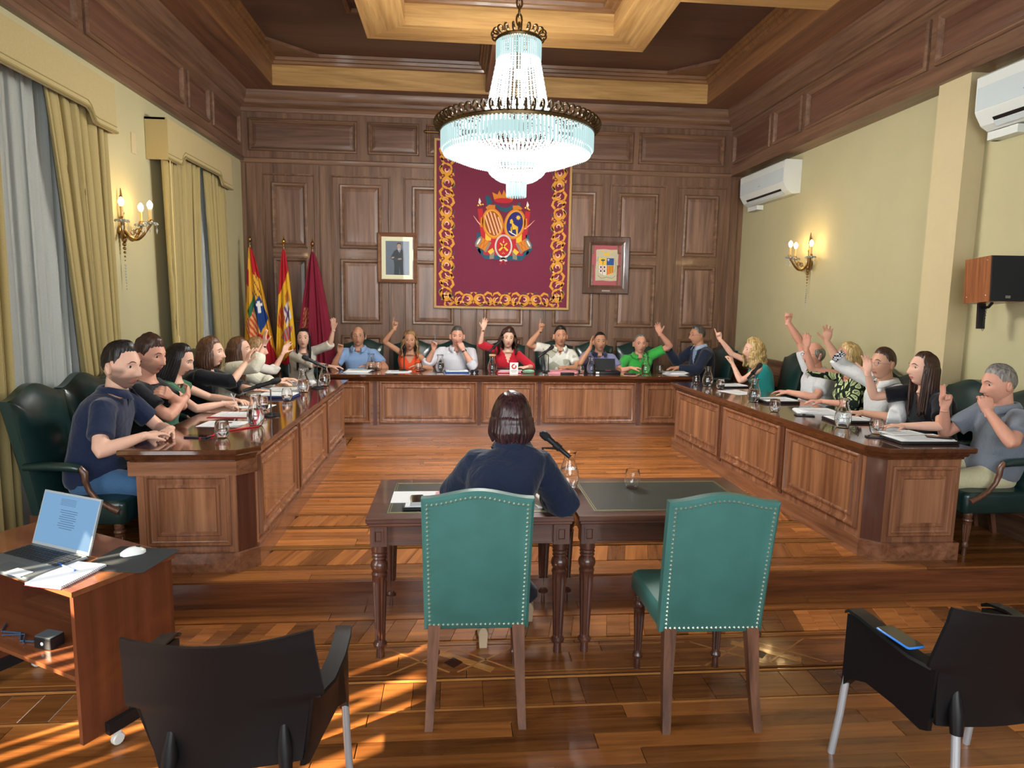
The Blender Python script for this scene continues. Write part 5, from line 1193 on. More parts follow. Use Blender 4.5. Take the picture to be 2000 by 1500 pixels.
t = thing('name_card', 'small white card with a red round logo before the woman in red', 'card', (.735, 8.20, ZZ)); m = M(); m.box(-.052, .052, -.004, .004, 0, .145); m.build('card', mat('card_white', '#e6dcd8', .6), t)
m = M(); m.lathe([(.033, 0), (.033, .001)], 20, (0, -.0045, .095), ax=(0, -1, 0)); m.build('red_logo', REDF, t); m = M(); m.lathe([(.015, 0), (.015, .001)], 16, (0, -.006, .095), ax=(0, -1, 0)); m.obox((.02, -.0055, .118), (1, 0, .6), (0, 1, 0), (-.6, 0, 1), .018, .0006, .006); m.build('logo_centre', MATS['card_white'], t); m = M(); m.box(-.04, .04, -.0052, -.004, .035, .045); m.box(-.03, .03, -.0052, -.004, .02, .026); m.build('logo_lines', INKG, t)
t = thing('glasses_case', 'pale green glasses case right of the card with the logo', 'case', (.93, 8.28, ZZ), .05); m = M(); m.lathe([(.008, -.075), (.022, -.06), (.026, 0), (.022, .06), (.008, .075)], 14, (0, 0, .026), ax=(1, 0, 0)); m.build('case_body', mat('case_green', '#7fa58a', .5), t, True); m = M(); m.tube([(-.07, -.024, .028), (0, -.027, .028), (.07, -.024, .028)], .0015, 5); m.build('zip', BLKF, t, True)
sheet('pink_folder_stack', 'pink folders and papers before the man in the patterned shirt', 'folders', 1.36, 8.35, ZZ, .34, .24, -.05, PINKF, .007, None, 4, .08)
t = thing('pencil_case', 'dark slim pencil case on the pink folders', 'case', (1.42, 8.22, ZZ), .02); m = M(); m.bbox(-.09, .09, -.018, .018, 0, .022, .01); m.build('body', BLKF, t, 30); m = M(); m.box(-.08, .08, -.001, .001, .022, .0235); m.build('zip', CHROME, t)
t = thing('tablet', 'black tablet standing in an open case, before the man in lilac', 'tablet', (1.95, 8.38, ZZ)); m = M(); m.bbox(-.16, .17, -.11, .09, 0, .035, .01); m.build('case_base', BLKF, t, 30); m = M(); m.obox((-.0, .06, .10), ux, (0, .26, .966), (0, -.966, .26), .135, .085, .006); m.build('screen_cover', BLKF, t); m = M(); m.box(-.03, .04, -.112, -.111, .045, .052); m.build('red_tab', REDF, t); m = M(); m.box(-.155, -.11, -.1125, -.110, .006, .03); m.build('white_label', PAPER, t)
phone('dark phone lying before the man in the green polo', 2.25, 8.30, ZZ, 1.4)
sheet('paper_stack', 'papers fanned out before the man in the navy suit', 'paper', 2.86, 8.40, ZZ, .28, .21, -.1, PAPER, .005, None, 4, .2)
# right desk
folder('black folder of papers at the far end of the right desk', 3.10, 7.10, ZZ, .30, .22, .1, BLKF, .015)
sheet('paper_sheet', 'large white sheet near the far carafes on the right desk', 'paper', 2.95, 6.62, ZZ, .24, .32, .3, PAPER)
folder('black folder of papers before the man in the white polo', 3.06, 5.98, ZZ, .34, .24, .05, BLKF, .022)
sheet('paper_stack', 'open papers before the woman in the zigzag dress', 'paper', 3.10, 5.40, ZZ, .30, .24, -.15, PAPER, .004, None, 4, .15)
phone('phone lying at the inner edge of the right desk by the open papers', 2.92, 5.22, ZZ, 1.3)
folder('black folder of papers before the man in the white shirt and glasses', 3.14, 4.98, ZZ, .30, .22, -.08, BLKF, .02)
t = thing('reading_glasses', 'folded dark reading glasses between the near carafe and glass', 'glasses', (2.98, 4.58, ZZ), 1.2)
for s in (-1, 1):
    m = M(); m.tube([(s*.03+.022*math.cos(a), 0, .018+.016*math.sin(a)) for a in [2*PI*k/14 for k in range(15)]], .0022, 6, cap=False); m.build('rim', BLKF, t, True); m = M(); m.tube([(s*.053, 0, .024), (s*.04, .03, .012), (-s*.04, .035, .008)], .002, 6); m.build('temple', BLKF, t, True)
phone('dark phone near the front edge of the right desk beside the glass', 2.98, 4.34, ZZ, 1.2)
t = folder('open black folder of papers at the near end of the right desk', 3.20, 4.22, ZZ, .42, .24, .0, BLKF, .02)
sheet('paper_sheet', 'loose sheet on the open black folder at the near end', 'paper', 3.17, 4.36, ZZ+.030, .28, .16, .15, PAPER, .001)
phone('dark phone lying on the open black folder at the near end', 3.33, 4.20, ZZ+.0275, 1.1)
# writing tables
ZW = .7715
sheet('paper_sheet', 'white sheet on the left writing table under the phone', 'paper', -.20, 3.60, ZW, .29, .21, 0.0, PAPER, .002, None, 1, 0, False)
folder('black folder at the front edge of the left writing table', -.16, 3.40, ZW, .22, .09, 0, BLKF, .016)
phone('gold-edged phone lying on the white sheet on the writing table', -.20, 3.53, ZW+.0022, .12, '#b9a27a')
sheet('pink_folder', 'pink folder beside the seated woman in navy', 'folder', -.02, 3.55, ZW, .18, .26, -.03, PINKF, .004, None, 2)
sheet('paper_sheet', 'white paper lying on the pink folder', 'paper', .01, 3.57, ZW+.0095, .16, .24, -.03, PAPER, .001, None, 1, 0, False)
sheet('paper_sheet', 'white paper to the right of the woman in navy', 'paper', .50, 3.52, ZW, .16, .26, .2, PAPER, .001, None, 1, 0, False)

t = phone('phone in a bright blue case lying on the arm of the right black armchair', 1.605, 2.115, .683, .12, '#2f7fe0')
# ================================================================ PEOPLE
def skin(nm, c):
    return mat(nm, c, .5, spec=.35, sss=.12, var=.07, vscale=45, bump=.05, bscale=250)
SK = {'fair': skin('skin_fair', '#dcb09a'), 'mid': skin('skin_medium', '#c99b82'), 'tan': skin('skin_tanned', '#bb8a6e'), 'red': skin('skin_ruddy', '#d09a84')}
LIP = {'fair': mat('lips_rose', '#b56a5f', .4), 'mid': mat('lips_medium', '#a2655a', .4), 'tan': mat('lips_tanned', '#975a4c', .4), 'red': mat('lips_ruddy', '#a8625a', .4)}
EYEW = mat('eye_white', '#b7b0a8', .3); IRIS = mat('iris_dark', '#2b1c14', .15)
def stubble(sk, c):
    nm = 'skin_stubble_'+sk+c[1:]
    if nm in MATS: return MATS[nm]
    m = SK[sk].copy(); m.name = nm; nt = m.node_tree; b = nt.nodes['Principled BSDF']; lk = b.inputs['Base Color'].links[0]; src = lk.from_socket
    a = nt.nodes.new('ShaderNodeAttribute'); a.attribute_name = 'stubble'; mx = nt.nodes.new('ShaderNodeMix'); mx.data_type = 'RGBA'; mx.inputs['B'].default_value = H(c)
    nt.links.new(a.outputs['Fac'], mx.inputs['Factor']); nt.links.new(src, mx.inputs['A']); nt.links.new(mx.outputs['Result'], b.inputs['Base Color']); MATS[nm] = m; return m
def hairmat(nm, c1, c2, rough=.42):
    if nm in MATS: return MATS[nm]
    m, nt, b = _bsdf(nm); N = nt.nodes; L = nt.links
    tc = N.new('ShaderNodeTexCoord'); mp = N.new('ShaderNodeMapping'); mp.inputs['Scale'].default_value = (85, 85, 7); L.new(tc.outputs['Object'], mp.inputs['Vector'])
    n = N.new('ShaderNodeTexNoise'); n.inputs['Scale'].default_value = 1; n.inputs['Detail'].default_value = 5; n.inputs['Distortion'].default_value = .6; L.new(mp.outputs[0], n.inputs['Vector'])
    r = N.new('ShaderNodeValToRGB'); r.color_ramp.elements[0].position = .36; r.color_ramp.elements[1].position = .66; r.color_ramp.elements[0].color = H(c1); r.color_ramp.elements[1].color = H(c2)
    L.new(n.outputs['Fac'], r.inputs['Fac']); L.new(r.outputs[0], b.inputs['Base Color']); b.inputs['Roughness'].default_value = rough
    bp = N.new('ShaderNodeBump'); bp.inputs['Strength'].default_value = .5; bp.inputs['Distance'].default_value = .004; L.new(n.outputs['Fac'], bp.inputs['Height']); L.new(bp.outputs['Normal'], b.inputs['Normal'])
    MATS[nm] = m; return m
HA = {'black': hairmat('hair_black', '#0d0b0c', '#241d1c'), 'brown': hairmat('hair_brown', '#24150f', '#4c3022'), 'chestnut': hairmat('hair_chestnut', '#3a2317', '#6f4a33'), 'darkblond': hairmat('hair_dark_blond', '#5e4329', '#a98658'), 'blond': hairmat('hair_blond', '#8a6a3a', '#dcc388'), 'grey': hairmat('hair_grey', '#555350', '#98948e'), 'darkgrey': hairmat('hair_dark_grey', '#2b2826', '#5c5752'), 'plum': hairmat('hair_plum_brown', '#170e10', '#46282c', .3)}
DG = None
def evaluated(o):
    bpy.context.view_layer.update(); d = bpy.context.evaluated_depsgraph_get(); me = bpy.data.meshes.new_from_object(o.evaluated_get(d)); bpy.data.objects.remove(o); return me
def fuse(m, voxel, it=3, name='body'):
    me = m.mesh('tmp', [EYEW]); o = bpy.data.objects.new('tmp', me); COL.objects.link(o)
    r = o.modifiers.new('r', 'REMESH'); r.mode = 'VOXEL'; r.voxel_size = voxel
    s = o.modifiers.new('s', 'SMOOTH'); s.factor = .6; s.iterations = it
    out = evaluated(o); return out
def me_to_M(me, m, mi=0):
    m.add([v.co[:] for v in me.vertices], [tuple(p.vertices) for p in me.polygons], mi)
G = lambda x, s: math.exp(-(x/s)**2)
def head_pt(az, el, kw):
    ce, se = math.cos(el), math.sin(el); ca, sa = math.cos(az), math.sin(az)
    x, y, z = .096*ce*ca, .0745*ce*sa, .118*se
    if x < 0: x *= 1.06+.06*max(0, se); 
    if z < 0:
        t = min(1, -z/.118); y *= 1-.24*t**1.6
        if x < 0: x *= 1-.55*t
        else: x *= 1-.10*t*t
    if x > 0:
        f = ca*ce; x *= 1-.06*G(y, .03)*0; x = min(x, .096)
        x = x*(1-.10*abs(y)/.0745)
        x += .0045*G(z-.034, .010)*G(abs(y)-.026, .024)
        x -= .0125*G(z-.012, .013)*G(abs(y)-.031, .016)
        if z < .02 and z > -.05:
            nz = (.018-z)/.055; w = .0075+.0065*max(0, min(1, nz)); x += .024*max(0, min(1, nz*1.15))**1.2*G(y, w)*(1 if z > -.034 else max(0, 1-(-.034-z)/.010))
        x += .005*G(z+.018, .022)*G(abs(y)-.042, .020)
        x += .0065*G(z+.056, .0075)*G(y, .022)+.0055*G(z+.068, .006)*G(y, .019)-.003*G(z+.0625, .0025)*G(y, .022)
        x -= .003*G(z+.080, .006)*G(y, .03); x += .010*G(z+.097, .016)*G(y, .026)
        x *= kw.get('facex', 1)
    y *= kw.get('wide', 1)
    return V((x, y, z))
def elbow(S_, W, l1, l2, pole):
    d = W-S_; L_ = d.length; mx = (l1+l2)*.99
    if L_ > mx: k = L_/mx; l1 *= k; l2 *= k
    L_ = max(L_, .08); a = (l1*l1-l2*l2+L_*L_)/(2*L_); h = math.sqrt(max(l1*l1-a*a, 0)); u = d.normalized(); p = V(pole); p = p-u*p.dot(u)
    if p.length < 1e-4: p = u.orthogonal()
    return S_+u*a+p.normalized()*h
POSES = {  # curls (base, mid, tip) index..little in degrees ; thumb (abduct, curl) ; spread
    'open': ([(6, 8, 6), (4, 7, 6), (6, 9, 8), (10, 12, 9)], (38, 8), 7),
    'wave': ([(14, 14, 10), (8, 12, 10), (14, 16, 12), (22, 20, 14)], (45, 10), 9),
    'point': ([(3, 5, 4), (72, 85, 50), (78, 88, 55), (80, 85, 55)], (12, 45), 2),
    'fist': ([(70, 88, 55), (75, 90, 58), (78, 88, 58), (80, 85, 55)], (8, 50), 1),
    'two': ([(4, 6, 5), (6, 8, 6), (78, 88, 55), (80, 85, 55)], (10, 45), 4),
    'rest': ([(12, 16, 10), (12, 18, 12), (14, 20, 12), (18, 22, 14)], (28, 14), 5),
    'curl': ([(35, 40, 25), (40, 45, 28), (44, 48, 30), (48, 50, 30)], (18, 30), 3),
    'pen': ([(38, 42, 20), (46, 50, 30), (60, 62, 40), (66, 65, 42)], (18, 28), 2)}
def hand(m, W, d, n, side, pose, sc=1.0):
    """palm, four fingers and a thumb; n = palm normal, thumb on +t"""
    d = V(d).normalized(); n = V(n); n = (n-d*n.dot(d)).normalized(); t = d.cross(n)*side
    P_ = lambda a, b, c: W+(d*a+t*b+n*c)*sc
    rings = []
    for a, w, th, off in ((-.035, .027, .021, 0), (-.008, .026, .018, 0), (.015, .032, .018, .001), (.045, .041, .0165, .001), (.075, .0425, .0145, -.001), (.092, .038, .0115, -.002)):
        rings.append([P_(a, math.cos(q)*w*(1+.0), off+math.sin(q)*th*(1 if math.sin(q) < 0 else .9)) for q in [2*PI*k/16 for k in range(16)]])
    m.loft(rings)
    fing, (tab, tcu), spr = POSES[pose]
    for i, (b0, ln, r) in enumerate(((.028, .078, .0093), (.0095, .086, .0096), (-.0095, .080, .0092), (-.027, .064, .0083))):
        sp = math.radians((1.2-i*.85)*spr); dd = (d*math.cos(sp)+t*math.sin(sp)).normalized(); ax = dd.cross(n); p = P_(.080, b0, -.001); pts = [p-dd*.02*sc, p]; rr = [r*1.02, r]
        ang = 0
        for seg, cu in zip((.45, .30, .25), fing[i]):
            ang += math.radians(cu); q = dd*math.cos(ang)+n*math.sin(ang); e = p+q*ln*seg*sc; pts += [p.lerp(e, .5), e]; rr += [r*.95, r*(.97-.08*(seg < .4))]; p = e
        rr[-1] = r*.62; m.tube(pts, [x*sc for x in rr], 8, up=n)
    ta = math.radians(tab); p = P_(.012, .022, .006); dd = (d*math.cos(ta)+t*math.sin(ta)+n*.25).normalized(); pts = [P_(-.005, .010, .004), p]; rr = [.013, .0135]
    ang = 0; inn = (-t*.8+n*.6).normalized(); inn = (inn-dd*inn.dot(dd)).normalized()
    for seg, cu in ((.042, .2), (.034, .5), (.026, .6)):
        ang += math.radians(tcu)*cu; q = dd*math.cos(ang)+inn*math.sin(ang); e = p+q*seg*sc; pts.append(e); rr.append(.0118-.001*len(pts)*.4); p = e
    rr[-1] = .0075; m.tube(pts, [x*sc for x in rr], 8)
def ell_ring(c, a, b, ra, rb, fr=0, n=26, e=2.5):
    out = []
    for k in range(n):
        q = 2*PI*k/n; cx, sy = math.cos(q), math.sin(q); X = math.copysign(abs(cx)**(2/e), cx)*ra; Y = math.copysign(abs(sy)**(2/e), sy)*rb
        if sy > 0: Y += fr*max(0, sy)**1.5
        out.append(c+a*X+b*Y)
    return out
def person(lab, head, face, look, tilt=0, roll=0, pelvis=None, L=None, R=None, sex='m', k=1.0, sk='fair', hair='brown', hs='short', top=None, near=False, belly=0, jeans='dark_trousers', grp=None, beard=None, specs=None, stand_z=P, nod=0, shoes='black_shoe', drop_r=0, shl=(0, 0), legs=True, feet=None, seat=.45, headk=1.10, nk=.143):
    """head = centre of the head; face = heading of the body, look = heading of the face (degrees)."""
    Hc = V(head); f = math.radians(face); F = V((math.cos(f), math.sin(f), 0)); Lf = V((-F.y, F.x, 0))
    g = math.radians(look); nd = math.radians(nod); hf = V((math.cos(g)*math.cos(nd), math.sin(g)*math.cos(nd), -math.sin(nd))); hl = uz.cross(hf).normalized(); hu = hf.cross(hl); hr = math.radians(roll); hl, hu = hl*math.cos(hr)+hu*math.sin(hr), hu*math.cos(hr)-hl*math.sin(hr)
    hk = headk*(.97 if sex == 'f' else 1.0)
    N_ = Hc-uz*.165*hk-hf*.030-F*.018; N_.z = Hc.z-nk*hk
    PP = V((pelvis[0], pelvis[1], stand_z+seat+.085)) if pelvis else N_-F*.10-uz*.5; PP.z = stand_z+seat+.085
    root = thing('person', lab, 'person', (PP.x, PP.y, stand_z), 0, grp)
    fem = sex == 'f'; mats = [SK[sk] if not beard else stubble(sk, beard), LIP[sk]]
    hp = lambda p: Hc+(hf*p.x+hl*p.y+hu*p.z)*hk
    # ---- torso frame
    spd = N_-PP
    def spine(s):
        return PP+spd*s-F*(.035*math.sin(PI*s))+F*(-.02*s*(1-s))
    prof = [(-.08, .150, .115, 0), (0, .168, .125, 0), (.12, .168, .125, .01+belly), (.30, .150, .112, .015+belly*1.3), (.48, .152, .112, .012+belly*.7), (.66, .170, .115, .012), (.80, .186, .105, .006), (.88, .180, .086, 0), (.945, .140, .068, 0), (.985, .085, .060, 0), (1.02, .062, .058, 0)]
    if fem: prof = [(-.08, .155, .115, 0), (0, .175, .125, 0), (.12, .165, .115, .005+belly), (.32, .130, .095, .008+belly), (.48, .134, .098, .012+belly*.7), (.64, .150, .105, .035), (.78, .160, .095, .020), (.88, .156, .078, 0), (.945, .120, .060, 0), (.985, .070, .052, 0), (1.02, .052, .050, 0)]
    side = Lf
    def torso(m, inf, top_s=1.02, frs=0):
        rings = []
        for s, a, b, fr in prof:
            if s > top_s: break
            c = spine(s); t0 = (spine(s+.03)-spine(s-.03)).normalized(); bb = side.cross(t0)*-1; bb = (F-t0*F.dot(t0)).normalized()
            rings.append(ell_ring(c, side, bb, a*k+inf, b*k+inf, fr))
        m.loft(rings); return rings
    sw = (.158 if fem else .185)*k
    Nn = {}
    S_ = {}
    for sd, nm in ((1, 'L'), (-1, 'R')):
        arm = L if sd == 1 else R; c = spine(.90)
        S_[nm] = c+side*sd*(sw-.018)-uz*.012
        if arm: # a raised arm lifts its shoulder
            w = V(arm[0]); up = max(0, min(1, (w.z-S_[nm].z)/.45)); S_[nm] = S_[nm]+uz*.045*up-side*sd*.01*up+ (w-S_[nm]).normalized()*.02
    ml = (.27 if fem else .29); fl_ = (.235 if fem else .255); ra = (.040 if fem else .048)*(.6+.4*k)
    body = M(); hands_m = M(); torso(body, -.012)
    # neck into the head
    nr = (.050 if fem else .058)*(.4+.6*headk); hb = hp(V((-.018, 0, -.045)))
    body.loft([ell_ring(N_.lerp(hb, s_)-uz*.0+V((0, 0, 0)), side, F, nr*q, nr*q*1.02, 0, 20, 2) for s_, q in ((-.35, 1.5), (-.12, 1.15), (.15, 1), (.6, .98), (1, 1))])
    els = {}
    for sd, nm in ((1, 'L'), (-1, 'R')):
        arm = L if sd == 1 else R
        if not arm: continue
        W_ = V(arm[0]); dr = V(arm[1]); pn = V(arm[2]); pose = arm[3]; pole = V(arm[4]) if len(arm) > 4 else (-uz*1.0+side*sd*.6-F*.2)
        E_ = elbow(S_[nm], W_, ml*(.85+.15*k), fl_*(.9+.1*k), pole); els[nm] = (E_, W_)
        s0 = S_[nm]; ins = s0-side*sd*.04
        pts = [ins, s0, s0.lerp(E_, .33), s0.lerp(E_, .7), E_.lerp(s0, .06), E_, E_.lerp(W_, .12), E_.lerp(W_, .35), E_.lerp(W_, .7), W_, W_+(W_-E_).normalized()*.012]
        rr = [ra*1.0, ra*1.08, ra*1.0, ra*.88, ra*.84, ra*.82, ra*.86, ra*.86, ra*.68, ra*.54, ra*.5]
        body.tube(pts, rr, 14)
        dr = dr.normalized(); hand(hands_m, W_+(W_-E_).normalized()*.004, dr, pn, sd, pose, .92 if fem else 1.0)
        hands_m.tube([W_+(E_-W_)*.2, W_, W_+dr*.02], [ra*.60, ra*.54, ra*.5], 12)
    vox = .0085 if near else .012
    if legs == 'bare': # lower legs below a dress
        pass
    bm_ = M(); me_to_M(fuse(body, vox, 3), bm_)
    if hands_m.v: me_to_M(fuse(hands_m, .0042 if near else .0052, 2), bm_)
    # ---- head
    NA, NE = (84, 60) if near else (60, 44); kw = {'wide': 1.02 if not fem else .97}
    vs, fs, mi = [], [], []
    for j in range(NE+1):
        el = -PI/2+PI*j/NE
        for i in range(NA):
            s = -1+2*i/NA; az = PI*(.5*s+.5*s*s*s); vs.append(head_pt(az, el, kw))
    for j in range(NE):
        for i in range(NA):
            i2 = (i+1) % NA; q = (j*NA+i, j*NA+i2, (j+1)*NA+i2, (j+1)*NA+i); c = (vs[q[0]]+vs[q[2]])*.5; mm = 0
            if c.x > .05 and abs(c.y) < .023 and abs(c.z+.0615) < .0095*(1-(c.y/.026)**2)+.001: mm = 1
            fs.append(q); mi.append(mm)
    o_ = len(bm_.v); bm_.v += [tuple(hp(p)) for p in vs]; bm_.f += [tuple(x+o_ for x in q) for q in fs]; bm_.m += mi
    for sd in (-1, 1):  # ears and eyelids
        e = M(); rg = []
        for r_, dx, q in ((.020, -.010, 1), (.0235, -.002, 1), (.022, .008, 1), (.013, .009, 1), (.006, .003, 1)):
            rg.append([hp(V((-.008+.55*r_*math.cos(a)-.004*math.sin(a), sd*(.0735*kw['wide']+(dx*1.7+.004 if hs not in ('wbob', 'bob', 'long', 'wavy', 'curlylong') else dx*.5-.004)), .0-.004+1.35*r_*math.sin(a)))) for a in [2*PI*t_/12 for t_ in range(12)]])
        bm_.loft(rg if sd == 1 else [r_[::-1] for r_ in rg])
        ec = head_pt(math.asin(min(1, .031/.0745))*.98, math.asin(.012/.118), kw); ec = V((ec.x-.0082, sd*.031, .012))
        rg = []
        for jj in range(6):
            b = math.radians(9+81*jj/5); rg.append([hp(ec+V((math.cos(b)*math.cos(a)*.0134+math.sin(b)*-.003, math.cos(b)*math.sin(a)*.0145, math.sin(b)*.0134))) for a in [2*PI*t_/12 for t_ in range(12)]])
        bm_.loft(rg)
        rg = []
        for jj in range(5):
            b = math.radians(-23-65*jj/4); rg.append([hp(ec+V((math.cos(b)*math.cos(a)*.0130, math.cos(b)*math.sin(a)*.0142, math.sin(b)*.0130))) for a in [2*PI*t_/12 for t_ in range(12)]][::-1])
        bm_.loft(rg)
        em = M(); rg = []
        for jj in range(11):
            b = -PI/2+PI*jj/10; rg.append([hp(ec+V((math.sin(b)*.0134, math.cos(b)*math.sin(a)*.0134, math.cos(b)*math.cos(a)*.0134))) for a in [2*PI*t_/12 for t_ in range(12)]])
        em.loft(rg); 
        for q in range(len(em.f)):
            c = sum((V(em.v[x]) for x in em.f[q]), V((0, 0, 0)))/len(em.f[q]); em.m[q] = 1 if (c-hp(ec)).dot(hf) > .0117*hk else 0
        em.build('eye', [EYEW, IRIS], root, 'all', world=True)
        bw = M(); pts = []
        for t_ in range(7):
            y = .014+.034*t_/6; zz = .033+.006*math.sin(PI*min(1, t_/5))-(.004 if t_ > 4 else 0); q = head_pt(math.asin(min(.95, y/.0745)), math.asin(zz/.118), kw); pts.append(hp(V((q.x-.0005, sd*y, zz))))
        bw.tube(pts, [.002, .0034, .004, .004, .0034, .0026, .0014], 6, flat=.8); bw.build('eyebrow', HA[hair if hair not in ('grey', 'blond') else 'darkgrey' if hair == 'grey' else 'darkblond'], root, True, world=True)
    bme = bm_.mesh('body', mats, 'all')
    if beard:
        sm_ = lambda a, b, x: max(0, min(1, (x-a)/(b-a)))
        val = [0.0]*len(bm_.v)
        for q, p in enumerate(vs):
            jaw = sm_(-.022, -.050, p.z)*sm_(-.030, -.005, p.x); side_ = sm_(.050, .062, abs(p.y))*sm_(.010, -.015, p.z)*sm_(-.02, 0, p.x)
            mouth = 1-G(p.y, .018)*G(p.z+.061, .008)*(p.x > .05); val[o_+q] = max(jaw, side_)*mouth*(.8-.25*G(p.z+.03, .012))
        at = bme.attributes.new('stubble', 'FLOAT', 'POINT'); at.data.foreach_set('value', val)
    body_o = link('body', bme, root, True)
    # ---- hair
    build_hair(root, hp, hs, hair, kw, near, random.Random(lab))
    if specs:
        sm = mat('spectacle_frame_'+specs, specs if specs.startswith('#') else '#2a2320', .3, metal=.4) if specs.startswith('#') else BLKF
        t = M()
        for sd in (-1, 1):
            t.tube([hp(V((.096, sd*.031+.021*math.cos(a), .008+.016*math.sin(a)))) for a in [2*PI*q/14 for q in range(15)]], .0014, 6, cap=False); t.tube([hp(V((.094, sd*.052, .012))), hp(V((.06, sd*.074, .012))), hp(V((-.005, sd*.080, .008)))], .0014, 6)
        t.tube([hp(V((.096, -.010, .012))), hp(V((.099, 0, .014))), hp(V((.096, .010, .012)))], .0014, 6)
        so = t.build('spectacles', sm, root, True, world=True)
    # ---- clothing
    ctx = dict(root=root, torso=torso, S=S_, els=els, side=side, F=F, N=N_, spine=spine, ra=ra, fem=fem, k=k, near=near, nr=nr, PP=PP)
    for spec in (top or []): garment(ctx, **spec)
    # ---- trousers and shoes
    if legs:
        tr = M(); hip = PP; sp = .095*k if not fem else .085*k
        kn = stand_z+seat+.045; bare = legs == 'bare'
        tr.loft([ell_ring(PP+uz*(dz), side, F, a, b, 0, 22) for dz, a, b in ((-.09, .13*k, .11), (-.06, .165*k, .13), (0, .172*k, .134), (.06, .158*k, .122))])
        for sd in (-1, 1):
            h_ = PP+side*sd*sp-uz*.012; kn_ = h_+F*.40+side*sd*.02; kn_.z = kn; an = kn_+F*(.03 if not bare else -.10); an.z = stand_z+.085
            if bare: kn_ = h_+F*.36; kn_.z = kn; an = kn_-F*(.30 if sd == 1 else .12); an = V((feet[0 if sd == 1 else 1][0], feet[0 if sd == 1 else 1][1], stand_z+.11))
            tr.tube([h_-F*.03, h_+F*.05, h_.lerp(kn_, .5), kn_-F*.03, kn_+F*.025-uz*.015, kn_-uz*.07+F*.01, kn_.lerp(an, .5), an+uz*.03], [.080*k, .088*k, .078*k, .066, .062, .058, .056, .055 if not bare else .07], 16)
            if bare and sd in (-1, 1):
                lg = M(); d_ = (an-kn_).normalized(); ft = an+F*.0; lg.tube([an-d_*.10, an-d_*.02, an+V((0, 0, -.03))+F*.01], [.042, .033, .034], 12); lg.build('ankle', SK[sk], root, True, world=True)
                shoe(root, an-uz*.015, F, side, 'heel', stand_z, sd)
            else: shoe(root, an-uz*.01, F, side, shoes, stand_z, sd)
        me = fuse(tr, .014, 3); me.materials.clear(); me.materials.append(CLO(jeans)); me.polygons.foreach_set('use_smooth', [True]*len(me.polygons)); link('trousers', me, root, True)
    return root
def CLO(nm):
    C_ = {'dark_trousers': '#1d2026', 'jeans': '#40648a', 'cream_trousers': '#c9c4a0', 'navy_trousers': '#1b2233'}
    return cloth(nm, C_.get(nm, '#222'), .85, .3, 12)
def shoe(root, a, F, side, kind, z0, sd):
    m = M(); prof = [(-.075, .030, .06), (-.05, .036, .075), (0, .037, .08), (.06, .040, .055), (.12, .044, .042), (.165, .038, .032), (.185, .020, .022)]
    lift = .0
    if kind == 'heel':
        rings = []
        for x, w, h in prof:
            zz = z0+.002+(.065 if x < .0 else .065*(1-min(1, x/.11))**1.0); c = V((a.x, a.y, 0))+F*(x+.01); rings.append([c+side*(w*.85*math.cos(q))+uz*(zz+max(0, math.sin(q))*h*.8) for q in [2*PI*i/14 for i in range(14)]])
        m.loft(rings); c = V((a.x, a.y, z0))-F*.045; m.loft([[c+side*x*s+F*y*s+uz*zz for x, y in ((-.024, -.022), (.024, -.022), (.026, .02), (-.026, .02))] for s, zz in ((.85, 0), (1, .08))])
        m.build('shoe', mat('beige_shoe', '#b9a488', .45), root, 50, world=True); return
    rings = []
    for x, w, h in prof:
        c = V((a.x, a.y, z0))+F*(x+.02); rings.append([c+side*(w*math.cos(q))+uz*(.002+(h*math.sin(q) if math.sin(q) > 0 else 0)) for q in [2*PI*i/14 for i in range(14)]])
    m.loft(rings); m.build('shoe', mat('black_shoe', '#17161a', .4), root, 50, world=True)
